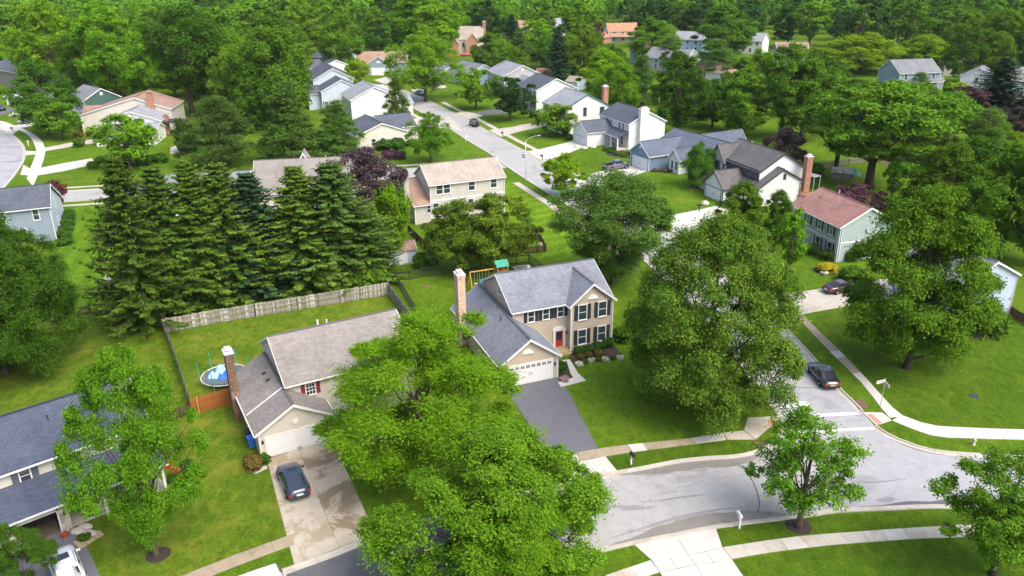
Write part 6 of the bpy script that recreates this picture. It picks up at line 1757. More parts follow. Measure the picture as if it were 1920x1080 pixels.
MB().add([(-1.65, -.55, .88), (1.2, -.65, .88), (2.05, 0, .98), (1.2, .65, .88), (-1.65, .55, .88), (-1.2, 0, 1.15), (.9, 0, 1.35)], [(0, 1, 6, 5), (1, 2, 6), (2, 3, 6), (3, 4, 5, 6), (4, 0, 5)]).build('cover', m_plain('boat_cover', (0.24, 0.28, 0.29), 0.7), t)
MB().box(-1.5, 2.4, -.05, .05, .3, .4).build('trailer_beam', M['metal_dark'], t)
for s in (-1, 1): MB().lathe([(.05, -.07), (.26, -.07), (.26, .07), (.05, .07)], 10).build('wheel', M['rubber'], t).matrix_local = Matrix.Translation((-.4, s * .65, .26)) @ Matrix.Rotation(R(90), 4, 'X')
t = thing('garden_store', 'low garden store with pale roof and teal tarpaulin behind the plum tree', 'garden store', P(1582, 336), R(-25))
MB().box(-2.2, 1.6, -1.2, 1.2, 0, 1.5).build('wall', M['wood_moss'], t)
MB().add([(-2.4, -1.5, 1.45), (1.8, -1.5, 1.45), (1.8, 0, 2.3), (-2.4, 0, 2.3), (1.8, 1.5, 1.45), (-2.4, 1.5, 1.45)], [(0, 1, 2, 3), (3, 2, 4, 5)]).build('roof', M['wood_pale'], t)
MB().add([(1.7, -1.5, 1.5), (2.9, -1.3, 1.0), (2.9, 1.3, 1.0), (1.7, 1.5, 1.5), (1.75, 0, 2.38)], [(0, 1, 4), (1, 2, 4), (2, 3, 4)]).build('tarpaulin', m_plain('teal_tarp', (0.06, 0.26, 0.24), 0.6), t)
t = thing('gazebo', 'dark topped garden gazebo behind the house with the orange chimney', 'gazebo', P(328, 250), 0)
for x in (-3, 3):
    for y in (-2, 2): MB().box(x - .1, x + .1, y - .1, y + .1, 0, 3).build('post', M['wood_brown'], t)
MB().prism([(3.8 * math.cos(a), 2.6 * math.sin(a)) for a in [2 * math.pi * i / 16 for i in range(16)]], 3.0, 3.25).build('roof', M['metal_dark'], t)
t = thing('timber_stack', 'yellow timber wall below the far white chimney', 'timber wall', P(1006, 116), R(-20))
for i in range(6): MB().box(-2.2, 2.2, -.25, .25, i * .5, i * .5 + .46).build('log', M['wood_yellow'], t)
t = thing('wood_climber', 'bleached fallen log on the sand patch at upper right', 'log', P(1690, 298), R(20))
MB().tube([(-3, 0, .3), (0, .2, .6), (3, .3, 1.6), (4.5, .2, 1.8)], [.25, .2, .14, .06], 7).build('log', M['wood_pale'], t)
for s, n_ in ((.6, 'stump'), (-1.4, 'stump')): MB().lathe([(.5, 0), (.42, .5), (.3, .52)], 9).build(n_, M['wood_brown'], t, loc=(s, -1.2, 0))
t = thing('awning', 'white awning over the deck beside the tall brick chimney', 'awning', P(1520, 356), R(-60))
MB().box(-1.2, 1.2, -.9, .9, 2.7, 2.85).build('cloth', M['white'], t)
for x in (-1.1, 1.1):
    for y in (-.8, .8): MB().box(x - .05, x + .05, y - .05, y + .05, 0, 2.7).build('post', M['white'], t)
rk = MB().lathe([(.6, 0), (.75, .25), (.5, .6), (.15, .75)], 9).build('boulder', M['stone_c'], None, loc=P(1322, 384)); tag(rk, 'pale boulder beside the round dark green tree', 'boulder')

t = thing('kettle_grill', 'black kettle grill on the porch of the navy roofed house', 'grill', P(146, 948))
MB().lathe([(.02, .62), (.22, .68), (.32, .85), (.33, .92)], 12).build('bowl', M['black'], t, True)
MB().lathe([(.33, .93), (.30, 1.08), (.15, 1.2), (.03, 1.22)], 12).build('lid', M['black'], t, True)
for a in (0, 120, 240): MB().tube([(.2 * math.cos(R(a)), .2 * math.sin(R(a)), .7), (.34 * math.cos(R(a)), .34 * math.sin(R(a)), .22)], .018, 6).build('leg', M['metal'], t)
MB().box(-.05, .05, -.02, .02, 1.22, 1.28).build('handle', M['metal'], t)
t = thing('bicycle', 'blue bicycle leaning inside the open garage of the navy roofed house', 'bicycle', P(103, 962), R(130))
for x in (-.5, .5): MB().tube([(x + .33 * math.cos(a), 0, .34 + .33 * math.sin(a)) for a in [2 * math.pi * i / 14 for i in range(15)]], .022, 5).build('wheel', M['rubber'], t)
MB().bar((-.5, 0, .34), (-.12, 0, .8), .04, .04).bar((-.12, 0, .8), (.38, 0, .84), .04, .04).bar((.38, 0, .84), (.0, 0, .34), .04, .04).bar((.0, 0, .34), (-.5, 0, .34), .03, .03).bar((.5, 0, .34), (.36, 0, .98), .04, .04).build('frame', bl, t)
MB().box(-.24, 0, -.07, .07, .86, .92).build('saddle', M['rubber'], t); MB().bar((.34, -.28, 1.0), (.34, .28, 1.0), .03, .03).build('handlebar', M['metal'], t)
t = thing('heat_pump', 'small blue grey air conditioning unit beside the pink roofed house wall', 'air conditioner', P(312, 249))
MB().box(-.5, .5, -.5, .5, .05, 1.0).build('casing', M['metal'], t); MB().lathe([(.4, 1.0), (.38, 1.05), (.05, 1.06)], 14).build('fan_guard', M['metal_dark'], t)
# ------------------------------------------------------------------ trees, one by one
T = tree_px
# near the camera
T('linden', 'maple_gold', 1322, 762, 406, 330, 'huge rounded linden in front of the beige house, by the crosswalk', bark='bark_dark', rot=0.6)
T('locust', 'locust', 794, 868, 572, 430, 'wide bright green feathery tree between the cream and beige houses', rot=2.0)
T('maple_b', 'maple', 945, 1090, 770, 480, 'bright green maple leaning over the near road at bottom centre', rot=4.2)
T('maple_c', 'bright', 1003, 1165, 930, 270, 'light green tree cut by the bottom edge in front of the bright maple', rot=1.0)
T('maple_c', 'maple', 294, 1042, 648, 240, 'tall light green tree on the lawn between navy and cream houses', rot=3.0)
T('maple_c', 'deep', 52, 1150, 985, 150, 'dark green tree in the bottom left corner', rot=0.3)
T('young', 'mid', 1497, 990, 765, 205, 'young thin crowned tree in a mulch ring on the near verge', rot=5.0)
T('young_b', 'mid', 1862, 1078, 845, 290, 'loose crowned tree in the bottom right corner', rot=2.2, bark='bark_dark')
T('silver_b', 'mid', 1700, 690, 352, 282, 'big layered maple on the corner lawn behind the street sign', rot=0.9, bark='bark_dark')
T('linden', 'deep', 12, 700, 395, 300, 'massive dark green tree at left edge below the saltbox house', rot=1.9)
# spruce row
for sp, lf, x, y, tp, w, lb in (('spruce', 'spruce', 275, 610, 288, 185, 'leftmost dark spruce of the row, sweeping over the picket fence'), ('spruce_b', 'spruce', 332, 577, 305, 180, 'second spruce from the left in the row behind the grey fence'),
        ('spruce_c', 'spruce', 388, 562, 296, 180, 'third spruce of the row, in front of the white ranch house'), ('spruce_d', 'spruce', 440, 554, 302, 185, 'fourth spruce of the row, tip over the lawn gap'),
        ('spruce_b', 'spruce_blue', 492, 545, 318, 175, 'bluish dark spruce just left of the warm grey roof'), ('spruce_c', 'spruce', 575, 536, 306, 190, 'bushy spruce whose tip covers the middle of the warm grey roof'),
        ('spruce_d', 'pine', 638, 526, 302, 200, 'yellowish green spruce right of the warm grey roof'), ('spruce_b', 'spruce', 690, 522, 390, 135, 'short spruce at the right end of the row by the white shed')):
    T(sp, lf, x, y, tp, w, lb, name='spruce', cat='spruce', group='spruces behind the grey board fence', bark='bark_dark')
T('small', 'bright', 738, 497, 350, 92, 'slim light green tree shading the white shed')
T('broad_a', 'purple', 690, 432, 278, 175, 'dark purple leaved tree behind the spruces', bark='bark_dark')
T('broad_b', 'olive', 866, 512, 372, 150, 'olive tinged tree left of the pair before the tan house')
T('broad_a', 'olive', 928, 508, 362, 160, 'olive tinged tree right of the pair beside the play set')
T('silver', 'silver', 1150, 532, 322, 225, 'silvery green spreading tree behind the beige house roof')
T('small_b', 'yellow', 1056, 368, 290, 88, 'yellow green tree by the kerb below the far street lamp')
T('broad_c', 'mid', 1382, 482, 342, 118, 'round topped dark green tree below the half timbered house')
T('broad_c', 'deep', 1450, 472, 358, 75, 'dark narrow tree between the half timbered and sage houses')
T('small_b', 'maple', 1478, 510, 392, 66, 'slim young tree on the lawn before the sage house')
T('willow', 'willow', 1306, 352, 266, 74, 'weeping willow in front of the blue house')
T('small', 'plum', 1600, 412, 345, 95, 'plum purple tree behind the pinkish brown roof')
T('broad_a', 'purple', 1468, 322, 240, 85, 'dark purple tree behind the half timbered house')
T('airy', 'mid', 1628, 352, 148, 300, 'great dark trunked tree with spreading limbs over the upper right lawn', bark='bark_dark')
T('airy', 'deep', 1566, 322, 170, 170, 'tall tree with thick dark trunk left of the great spreading one', bark='bark_dark')
T('broad_b', 'mid', 1765, 440, 268, 170, 'broad green tree in front of the dark grove at right')
T('broad_a', 'mid', 1868, 482, 270, 180, 'big green tree at right edge above the pale gable', bark='bark_dark')
T('broad_c', 'mid', 1935, 500, 300, 150, 'green tree cut by the right edge above the wooden fence')
T('broad_b', 'deep', 1820, 400, 245, 150, 'dark green tree standing deep in the right grove')
T('small_b', 'maple', 1670, 372, 300, 40, 'small light green sapling on the shaded right lawn')
T('pine', 'pine', 1835, 322, 205, 95, 'feathery pine right of the great spreading tree')
T('pine', 'pine', 1745, 312, 225, 90, 'soft green pine beneath the dark spruce at right')
# left middle
T('pine', 'pine', 420, 312, 182, 140, 'broad soft pine right of the arborvitae pair', name='pine', cat='pine')
T('cedar', 'silver', 550, 305, 155, 120, 'tall conical grey green tree left of the blank white gable', name='conifer', cat='conifer')
T('cedar', 'silver', 636, 300, 190, 100, 'shorter conical grey green tree before the cream bungalow', name='conifer', cat='conifer')
for x in (345, 364): T('arborvitae', 'box', x, 286, 222 if x == 345 else 232, 26, 'taller left arborvitae by the brick path' if x == 345 else 'shorter right arborvitae by the brick path', name='arborvitae', cat='arborvitae')
T('small', 'maple', 245, 318, 215, 130, 'open crowned light green tree before the white wing house')
T('broad_b', 'deep', 92, 252, 115, 125, 'dark dense tree between the open garage and green house')
T('small', 'mid', 118, 262, 192, 85, 'low spreading tree by the curved pavement at left')
T('feather', 'maple', 808, 304, 212, 92, 'feathery tree beside the far street left kerb')
T('cedar', 'olive', 745, 238, 145, 52, 'columnar olive green tree left of the far street')
T('small', 'yellow', 672, 172, 112, 58, 'small round yellow green tree at the street end')
T('feather', 'maple', 798, 190, 66, 155, 'wide feathery tree over the top of the far street')
T('small', 'maple', 893, 206, 130, 90, 'light green tree on the verge right of the far street')
T('small', 'dark', 957, 226, 146, 92, 'round blue green tree in the lawn before the white gabled house')
T('small', 'maple', 1043, 256, 196, 84, 'light crowned tree in front of the green trimmed house')
T('broad_a', 'mid', 921, 142, 62, 86, 'rounded green tree beside the grey roofed garage')
T('pine', 'pine', 976, 136, 60, 64, 'green pine right of the grey roofed garage', name='pine', cat='pine')
T('spruce', 'spruce_blue', 960, 84, 26, 46, 'small dark spruce by the far white house', name='spruce', cat='spruce')
T('spruce_b', 'spruce_blue', 1046, 162, 46, 62, 'dark blue green spruce above the red shed', name='spruce', cat='spruce')
T('broad_a', 'olive', 1094, 160, 54, 78, 'olive green tree right of the dark spruce')
T('broad_b', 'yellow', 1132, 188, 92, 108, 'large yellow green tree behind the green trimmed house')
T('small', 'variegated', 1142, 200, 142, 76, 'cream speckled tree in front of the yellow green one')
T('pine', 'pine', 1200, 210, 104, 76, 'tall feathery pine right of the yellow green tree', name='pine', cat='pine')
T('broad_c', 'deep', 1270, 258, 100, 108, 'tall dark green tree behind the white chimney house')
T('broad_b', 'mid', 1222, 118, 34, 98, 'large round green tree by the orange roofed house')
T('far_a', 'mid', 1262, 140, 80, 50, 'greyish green tree below the light blue far house')
T('pine', 'silver', 1338, 146, 74, 96, 'silvery spreading pine near the far roofs right of centre', name='pine', cat='pine')
T('broad_b', 'mid', 1356, 110, 8, 132, 'very tall olive green tree at the edge of the woods')
T('broad_c', 'mid', 1388, 262, 130, 120, 'dense green tree behind the blue house roof')
T('airy', 'mid', 1462, 262, 82, 150, 'tall airy tree with pale gaps behind the purple one')
T('broad_b', 'yellow', 1612, 138, 62, 168, 'broad yellow tree left of the pair at upper right')
T('broad_a', 'yellow', 1732, 136, 66, 112, 'yellow tree right of the pair at upper right')
T('small', 'purple', 1664, 82, 30, 48, 'small dark purple tree against the far woods')
T('broad_b', 'deep', 1802, 160, 44, 82, 'dark tree beside the sandy gap at upper right')
T('broad_a', 'mid', 1858, 158, 60, 90, 'green tree behind the big spruce at upper right')
T('spruce', 'spruce_blue', 1868, 198, 106, 110, 'big dark spruce before the pale blue far house', name='spruce', cat='spruce')
T('small', 'plum', 1808, 214, 162, 72, 'reddish purple tree left of the big dark spruce')
T('broad_a', 'purple', 1912, 258, 182, 92, 'dark purple tree cut by the right edge')
T('small', 'redleaf', 108, 398, 340, 56, 'small dark red leaved tree behind the saltbox house')
T('small', 'plum', 1150 - 30, 86, 42, 22, 'rusty brown tree left of the orange roofed house')
# upper left
T('broad_b', 'bright', 112, 170, 0, 150, 'huge yellow green tree at upper left before the woods')
T('broad_c', 'bright', 218, 190, 4, 140, 'tall yellow green tree right of the huge upper left one')
T('airy', 'deep', 362, 218, 14, 175, 'tall dark maple with visible trunk beside the orange chimney house', bark='bark_dark')
T('broad_a', 'bright', 14, 112, 50, 84, 'green tree at the upper left edge')
T('broad_a', 'mid', 438, 190, 62, 110, 'green tree right of the tall dark maple')
T('broad_b', 'mid', 520, 238, 38, 175, 'very large green tree left of the blue gabled house')
T('broad_a', 'mid', 642, 142, 26, 96, 'round green tree above the tan roofed blue garage')
T('broad_c', 'mid', 474, 150, 52, 84, 'green tree left of the very large one')
T('broad_b', 'bright', 790, 110, -12, 165, 'wide green tree in front of the woods at top centre')
T('broad_a', 'maple', 560, 118, -4, 120, 'green tree rising before the woods at top left of centre')
T('spruce', 'spruce_blue', 716, 108, 52, 58, 'dark conifer behind the tan roofed blue garage', name='spruce', cat='spruce')
T('small', 'redleaf', 598, 138, 112, 36, 'dark red small tree by the slate blue roof')
T('broad_c', 'deep', 1520, 190, 92, 110, 'deep green tree left of the broad yellow one')
T('broad_a', 'mid', 1500, 262, 118, 130, 'leafy tree above the half timbered house chimney')
T('broad_c', 'mid', 1690, 256, 168, 140, 'full green tree below the dark blue far house')
T('broad_a', 'mid', 1390, 205, 108, 90, 'green tree between silvery pine and airy tree')
T('broad_b', 'deep', 1335, 240, 150, 100, 'deep green tree beside the tall dark one behind the white chimney house')
T('broad_c', 'deep', 470, 248, 150, 70, 'deep green tree behind the grey green conifers')
T('arborvitae', 'box', 867, 102, 66, 14, 'narrow clipped evergreen before the far brick house', name='arborvitae', cat='arborvitae')
T('pine', 'pine', 1252, 128, 70, 60, 'pine below the large round green tree', name='pine', cat='pine')

T('broad_b', 'mid', 1702, 264, 168, 135, 'broad green tree just below the dark blue far house')
T('broad_a', 'maple', 1776, 262, 172, 112, 'light green tree between the great tree and the reddish purple one')
T('broad_c', 'mid', 1648, 238, 158, 92, 'upright green tree left of the dark blue far house')
T('broad_a', 'deep', 1592, 232, 148, 105, 'deep green tree under the broad yellow one')
T('broad_b', 'mid', 1846, 276, 204, 96, 'green tree below the reddish purple one at right')
T('broad_c', 'deep', 1740, 300, 215, 90, 'deep green tree behind the soft pine at right')
T('broad_b', 'mid', 1545, 222, 128, 110, 'green tree left of the broad yellow one at upper right')
T('broad_a', 'bright', 1900, 322, 250, 90, 'bright green tree below the purple one at the right edge')

T('pine', 'silver', 1718, 196, 136, 62, 'soft grey green tree in front of the dark blue far house', name='pine', cat='pine')
T('broad_a', 'mid', 1682, 205, 152, 60, 'small green tree at the corner of the dark blue far house')

# woods beyond: individual trees row behind row
rw = random.Random(77)
houses = [(o.location.x, o.location.y) for o in COL.objects if o.parent is None and o.get('category') in ('house', 'shed')]
hq = [(proj((a, b, 3))[0], a, b) for a, b in houses]
trees = [(o.location.x, o.location.y) for o in COL.objects if o.parent is None and o.get('category') in ('tree', 'pine', 'spruce', 'conifer')]
kinds = (('far_a', 'mid'), ('far_b', 'deep'), ('far_c', 'bright'), ('far_a', 'maple'), ('far_b', 'mid'), ('far_c', 'maple'), ('far_a', 'bright'), ('far_b', 'dark'))
def wood_tree(x, y, hmin, hmax, lab, grp, dark=False):
    k = rw.choice(kinds)
    hh = rw.uniform(hmin, hmax)
    plant_tree(k[0], ('deep' if rw.random() < .6 else 'dark') if dark else k[1], (x, y, 0), hh, hh * rw.uniform(.36, .48), lab, group=grp)
for row, (y0, n, half) in enumerate(((335, 24, 255), (365, 26, 275), (395, 30, 300), (425, 34, 320), (455, 36, 340))):
    for i in range(n):
        x = -half + 2 * half * (i + .5) / n + rw.uniform(-4, 4); y = y0 + rw.uniform(-9, 9)
        if any((x - a - 8) ** 2 + (y - b - 4) ** 2 < 19 ** 2 for a, b in houses): continue
        q = proj((x, y, 0))
        if any(-25 < q[0] - hx < 75 and 0 < b - y < 60 for hx, a, b in hq): continue   # the far houses stand clear here
        wood_tree(x, y, 17, 25, 'tall tree of the far woods along the top of the picture', 'trees of the far woods', dark=(1050 < q[0] < 1500 and row > 1))
# the wood that reads as one mass behind them
wc, wn_, wr, wt = [], [], [], []
rg = np.random.default_rng(12)
for row in range(9):
    y0 = 488 + row * 34
    half = y0 * .74 + 20
    n = int(2 * half / 11)
    for i in range(n):
        x = -half + 2 * half * (i + .5) / n + rg.normal(0, 2.5); y = y0 + rg.normal(0, 6); hh = rg.uniform(17, 26); rr_ = hh * .42
        k = 420
        d = rg.normal(size=(k, 3)); d[:, 2] = np.abs(d[:, 2]) * 1.0 - .35; d /= np.linalg.norm(d, axis=1, keepdims=True)
        lob = 0.82 + .22 * np.sin(d[:, 0] * 5 + i) * np.sin(d[:, 1] * 4 + row) + rg.normal(0, .06, k)
        wc.append(np.array([x, y, hh * .58]) + d * lob[:, None] * np.array([rr_, rr_, hh * .44]))
        wn_.append(d + np.array([0, 0, .4]) + rg.normal(size=(k, 3)) * .35); wr.append(np.clip(rg.random() * .6 + rg.random(k) * .4, 0, 1)); wt.append(rg.random(k) * .3)
wc = np.concatenate(wc)
wm = leaf_mesh('wood_crowns', wc, np.concatenate(wn_), rg.uniform(1.2, 2.6, len(wc)), .7, rg, np.concatenate(wr), np.concatenate(wt))
wo = link('woodland', wm, LEAF['mid']); wo['kind'] = 'stuff'
# filler trees between the far gardens
house_o = [o for o in COL.objects if o.parent is None and o.get('category') in ('house', 'shed')]
seen_lab = {}
spots = []
tries = 0
while len(spots) < 150 and tries < 9000:
    tries += 1
    y = rw.uniform(165, 325); x = rw.uniform(-1, 1) * (y * .72 + 25)
    q = proj((x, y, 0)); i = min(range(0, nB, 3), key=lambda i: (B_r[i].x - x) ** 2 + (B_r[i].y - y) ** 2)
    if (B_r[i].x - x - 4) ** 2 + (B_r[i].y - y) ** 2 < 27 ** 2: continue
    if any((x - a - 5) ** 2 + (y - b - 4) ** 2 < 14 ** 2 for a, b in houses): continue
    if any((x - a) ** 2 + (y - b) ** 2 < 8.5 ** 2 for a, b in spots + trees): continue
    hh = rw.uniform(10, 15) if 560 < q[0] < 1330 else rw.uniform(14, 22)
    top = proj((x, y, hh))[1]; wpx = hh * .42 / q[2] * F_PX
    # keep the view to the houses open: nothing tall standing in front of one
    if any(-wpx * .8 < q[0] - hx < wpx * .8 + 60 and 0 < b - y and top < proj((a, b, 2.0))[1] for hx, a, b in hq): continue
    if q[0] < 420 and y < 250 or q[0] < 120 and y < 310: continue
    if 1650 < q[0] < 1780 and y < 245 or 1490 < q[0] < 1800 and top < 152: continue
    if 400 < q[0] < 1560 and y < 215: continue
    if q[0] > 1560 and y < 180 and rw.random() < .5: continue
    spots.append((x, y))
    k = rw.choice((('broad_a', 'mid'), ('broad_b', 'mid'), ('broad_c', 'deep'), ('broad_a', 'maple'), ('broad_b', 'deep'), ('far_a', 'mid'), ('airy', 'mid'), ('broad_b', 'bright'), ('broad_c', 'maple')))
    near = min(house_o, key=lambda o: (o.location.x - x) ** 2 + (o.location.y - y) ** 2)
    dx, dy = x - near.location.x, y - near.location.y
    rel = ('behind' if dy > 0 else 'in front of') if abs(dy) > abs(dx) else ('right of' if dx > 0 else 'left of')
    words = near['label'].split()
    cutw = next((i for i, w_ in enumerate(words) if w_ in ('with', 'by', 'at', 'in', 'behind', 'standing', 'mostly', 'far', 'peeping', 'half', 'glimpsed', 'deep', 'cut', 'edged', 'beside', 'stepping', 'second', 'topping', 'among', 'on', 'between', 'beneath')), 5)
    shortn = near['label'] if cutw < 3 else ' '.join(words[:cutw])
    lab = '%s %s %s %s the %s' % ('tall' if hh > 15 else 'low', {'mid': 'green', 'deep': 'deep green', 'maple': 'light green', 'bright': 'bright green'}[k[1]], {'airy': 'airy tree', 'broad_a': 'rounded tree', 'broad_b': 'broad tree', 'broad_c': 'upright tree', 'far_a': 'dense tree'}[k[0]], rel, shortn)
    lab = ' '.join(lab.split()[:15])
    seen_lab[lab] = seen_lab.get(lab, 0) + 1
    plant_tree(k[0], k[1], (x, y, 0), hh, hh * rw.uniform(.36, .46), lab, group='garden trees among the far houses')

# ------------------------------------------------------------------ shrubs and beds
Bp = bush_px
def bed(name, pts, label, mat='mulch', z=0.03):
    o = sheet(name, px(pts), z, M[mat]); del o['kind']; return tag(o, label, 'flower bed')
bed('mulch_bed', [(1072, 662), (1150, 647), (1166, 664), (1130, 678), (1080, 685), (1066, 672)], 'dark mulch bed under the front windows of the beige house')
bed('mulch_bed', [(1046, 690), (1062, 676), (1072, 708), (1048, 714)], 'small mulch bed between beige garage and walk')
sheet('front_walk', px([(1053, 676), (1068, 674), (1084, 700), (1099, 714), (1052, 726), (1046, 717), (1075, 708)]), 0.028, M['concrete_new'])
for x, y, w, hh in ((1085, 664, 24, 1.0), (1103, 660, 26, .95), (1122, 656, 28, 1.1), (1140, 650, 26, 1.2)): Bp('a', 'box', x, y, w, hh, 'clipped green shrub in the row under the beige house windows', group='green shrubs under the windows')
for x, y, w in ((1088, 673, 17), (1104, 670, 18), (1124, 666, 24)): Bp('c', 'rustleaf', x, y, w, .7, 'rounded bronze green shrub before the green row by the front steps', group='bronze shrubs in the front bed')
for x, y, lb in ((1086, 686, 'white flowering clump nearest the front walk'), (1108, 679, 'white flowering clump second from the front walk'), (1135, 677, 'white flowering clump third from the front walk'), (1162, 674, 'white flowering clump under the linden edge')): Bp('c', 'flower', x, y, 17, .55, lb, name='flowers', cat='flowers', group='white flowering clumps along the front bed')
for x, y in ((1096, 681), (1121, 676), (1148, 674)): Bp('c', 'box', x, y, 13, .4, 'low green tuft between the white flowering clumps', group='low green tufts in the front bed')
Bp('round', 'box', 1052, 698, 22, 1.5, 'tall dark shrub at the corner of the beige garage'); Bp('c', 'pinkflower', 1058, 713, 24, .4, 'pink flowers beside the beige garage door', name='flowers', cat='flowers')
Bp('b', 'deep', 1166, 640, 40, 2.2, 'dark bush at the right corner of the beige house'); Bp('b', 'deep', 1185, 625, 34, 1.8, 'dark bush behind the linden by the beige house')
Bp('a', 'box', 636, 838, 34, 1.4, 'round dark shrub right of the cream garage doors'); Bp('b', 'rustleaf', 478, 878, 44, 1.5, 'rust tinged shrub at the left corner of the cream drive')
Bp('a', 'box', 492, 868, 34, .9, 'green shrub beside the rust tinged one at the cream drive'); bed('stone_edging', [(462, 886), (480, 890), (502, 880), (500, 874), (480, 880)], 'pale stone edging round the shrubs at the cream drive', 'stone_c', .08)
for x, y, w in ((330, 905, 30), (350, 880, 34), (352, 915, 26)): Bp('b', 'box', x, y, w, .9, 'green bush in the corner bed right of the navy roofed house', group='bushes in the corner bed')
for x, y in ((312, 878), (330, 890)): Bp('c', 'redflower', x, y, 20, .8, 'red flowering clump in the corner bed right of the navy roofed house', name='flowers', cat='flowers', group='red flowers in the corner bed')
Bp('c', 'flower', 338, 905, 18, .6, 'pale flowering clump in the corner bed', name='flowers', cat='flowers')
for x, y in ((147, 998), (160, 990), (168, 1002)):
    o = MB().lathe([(.5, 0), (.55, .12), (.35, .3), (.05, .34)], 8).build('boulder', M['stone_a'], None, loc=P(x, y)); o.scale = (1.1, .7, 1); tag(o, 'tan boulder beside the porch of the navy roofed house', 'boulder', 'tan boulders by the porch')
rt = bpy.data.objects.new('stone_path', None); COL.objects.link(rt); structure(rt)
for q in ([(137, 1017), (153, 1010), (164, 1023), (150, 1030)], [(154, 1009.5), (170, 1002), (180, 1012), (165, 1022)], [(171, 1001.5), (187, 995), (196, 1003), (181, 1011)]): MB().prism([v[:2] for v in px(q)], 0, .06).build('slab', M['wood_yellow'] if False else M['step_tan'], rt)
o = Bp('c', 'redflower', 122, 1006, 16, .5, 'bright red flowers before the stone pier', name='flowers', cat='flowers')
Bp('b', 'deep', 158, 1012, 28, .5, 'low dark planting beside the stone path')
m = MB().lathe([(1.0, 0), (.8, .06), (.3, .12)], 18).build('mulch_ring', M['mulch'], None, loc=P(1497, 986)); tag(m, 'dark mulch ring under the young thin crowned tree', 'mulch ring')
m = MB().lathe([(.9, 0), (.7, .05), (.3, .1)], 18).build('mulch_ring', M['mulch'], None, loc=P(297, 1040)); tag(m, 'dark mulch ring under the tall light green tree', 'mulch ring')
# hedge of the saltbox house, shrubs of the other houses
for i, (x, y) in enumerate(((122, 458), (120, 446), (124, 434), (127, 424), (129, 414), (131, 405))): Bp('a', 'box', x, y, 36 - 2 * i, 1.3, 'clipped bush in the row along the pale side wall of the saltbox house', group='bushes along the saltbox side wall')
Bp('a', 'redleaf', 210, 415, 16, 1.8, 'dark red shrub at the left corner of the white ranch house'); Bp('c', 'flower', 214, 462, 22, 1.0, 'pale flowering shrub by the white ranch house'); Bp('b', 'box', 206, 448, 20, 2.0, 'dark green shrub by the white ranch house')
Bp('b', 'deep', 790, 500, 46, 2.4, 'dark green bush right of the white shed'); Bp('b', 'mid', 700, 532, 70, 3.0, 'green bush at the right end of the grey board fence')
Bp('b', 'mid', 660, 540, 50, 2.5, 'green bush under the yellowish spruce'); Bp('a', 'rustleaf', 822, 425, 30, 1.6, 'rust tinged shrub at the tan house corner'); Bp('a', 'box', 800, 428, 20, 1.0, 'low green shrub at the tan house corner')
Bp('b', 'box', 735, 280, 66, 2.6, 'broad light hedge in front of the cream bungalow'); Bp('a', 'plum', 730, 298, 34, 2.2, 'reddish purple shrub before the cream bungalow'); Bp('a', 'purple', 752, 298, 28, 2.0, 'brownish purple shrub right of the reddish one')
Bp('b', 'box', 770, 272, 30, 1.5, 'green shrub at the bungalow porch')
for x, y, w in ((1523, 478, 26), (1551, 488, 30), (1594, 490, 26)): Bp('round', 'box', x, y, w, 1.9, 'clipped round bush at the foot of the sage house', group='round bushes by the sage house')
Bp('b', 'gold', 1548, 508, 44, 1.3, 'golden yellow shrub before the sage house'); Bp('c', 'flower', 1546, 514, 18, .5, 'white flowers below the golden shrub', name='flowers', cat='flowers')
bed('mulch_bed', [(1522, 505), (1545, 492), (1575, 500), (1565, 515), (1540, 518)], 'mulch bed around the golden shrub')
Bp('b', 'deep', 1595, 525, 60, 2.2, 'dark spreading bush left of the big layered maple'); Bp('round', 'deep', 1850, 625, 84, 3.4, 'large dark round bush under the pale gable')
bed('round_bed', [(1822, 632), (1850, 636), (1880, 628), (1876, 616), (1826, 620)], 'edged round bed under the large dark bush')
for i, (x, y) in enumerate(((1135, 283), (1146, 287), (1158, 291), (1170, 294), (1180, 290), (1150, 281))): Bp('c', 'box', x, y, 15, .9, 'green shrub in the bed before the white chimney house porch', group='shrubs before the white chimney house porch')
bed('mulch_bed', [(1128, 278), (1140, 292), (1182, 298), (1186, 288), (1150, 276)], 'planted bed before the white chimney house porch')
for i, (x, y) in enumerate(((1082, 276), (1096, 279), (1112, 277))):
    o = MB().lathe([(.7, 0), (.8, .2), (.5, .5), (.1, .55)], 8).build('boulder', M['stone_c'], None, loc=P(x, y)); tag(o, 'pale boulder edging the white chimney house lawn', 'boulder', 'pale boulders by the white chimney house')
for x, y, w in ((1228, 322, 14), (1246, 323, 12), (1258, 323, 12)): Bp('c', 'rustleaf', x, y, w, .8, 'small shrub in the bed before the blue house bay window', group='small shrubs before the blue house')
bed('mulch_bed', [(1216, 322), (1270, 325), (1268, 318), (1220, 316)], 'mulch bed before the blue house bay window')
Bp('a', 'purple', 1335, 352, 26, 1.0, 'dark mulchy shrub beside the willow'); bed('mulch_bed', [(1285, 352), (1325, 358), (1345, 350), (1320, 344), (1290, 346)], 'dark bed under the weeping willow')
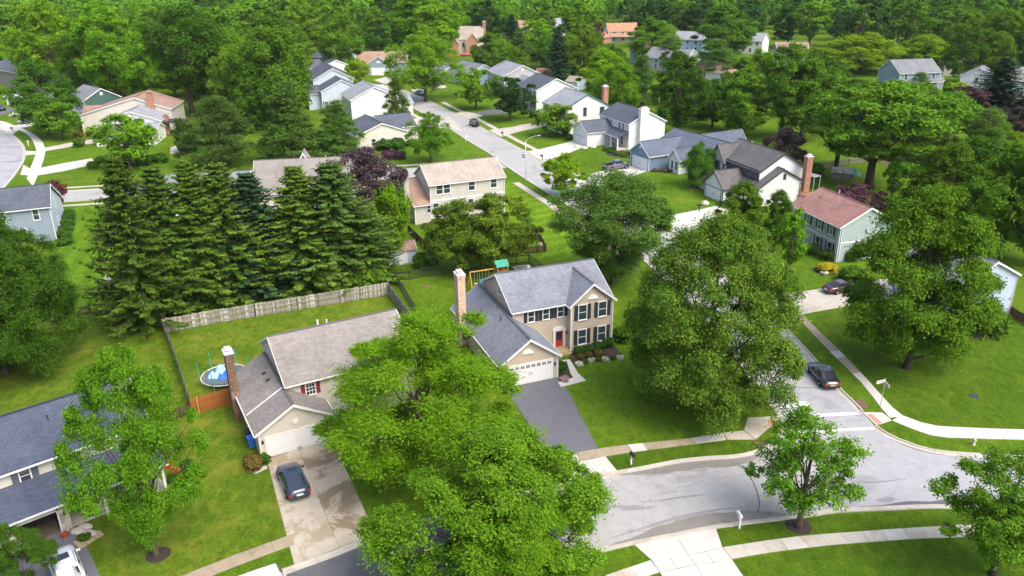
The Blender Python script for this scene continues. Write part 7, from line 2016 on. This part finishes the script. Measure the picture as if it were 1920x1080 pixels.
for x, y, w, hh in ((1000, 220, 22, 2.0), (985, 214, 20, 1.6), (1012, 226, 18, 1.6), (1060, 255, 22, 2.4), (1068, 262, 18, 1.6)): Bp('b', 'box', x, y, w, hh, 'dark shrub against the white far street houses', group='shrubs by the white far street houses')
Bp('a', 'deep', 148, 275, 28, 2.4, 'round clipped dark bush by the left path'); Bp('a', 'deep', 175, 316, 22, 1.8, 'round dark bush at the white wing house drive')
for x, y, w in ((200, 308, 40), (230, 312, 44), (270, 308, 46), (300, 304, 40)): Bp('b', 'deep', x, y, w, 2.2, 'dark shrub in front of the white wing house', group='shrubs before the white wing house')
for x, y, w in ((160, 245, 24), (172, 255, 22), (148, 258, 20)): Bp('b', 'rustleaf', x, y, w, 1.6, 'brownish shrub below the green house', group='brownish shrubs below the green house')
for x, y, w in ((490, 242, 40), (460, 250, 40), (520, 250, 36), (700, 118, 30), (590, 150, 30)): Bp('b', 'mid', x, y, w, 3.0, 'green shrub in the far left back gardens', group='shrubs of the far left gardens')
for x, y, w in ((1410, 300, 40), (1440, 312, 36), (1530, 330, 40), (1700, 330, 50), (1660, 395, 50), (1690, 400, 60), (1740, 420, 60)): Bp('b', 'mid', x, y, w, 3.0, 'green shrub in the shaded right hand gardens', group='shrubs of the right hand gardens')
Bp('b', 'yellow', 1790, 180, 50, 5.0, 'yellow green bush right of the dark blue far house'); Bp('b', 'spruce_blue', 1745, 190, 24, 5.0, 'bluish shrub by the dark blue far house')

# ------------------------------------------------------------------ thin summer haze
hz = MB().box(-2700, 2700, -400, 4300, -1.0, 41.5).build('haze', None)
hz['kind'] = 'stuff'
hm = bpy.data.materials.new('haze'); hm.use_nodes = True
nt = hm.node_tree; nt.nodes.remove(nt.nodes['Principled BSDF'])
pv = nt.nodes.new('ShaderNodeVolumePrincipled')
pv.inputs['Color'].default_value = (0.86, 0.93, 1.0, 1)
pv.inputs['Density'].default_value = 0.00004
nt.links.new(pv.outputs[0], nt.nodes['Material Output'].inputs['Volume'])
hz.data.materials.append(hm)
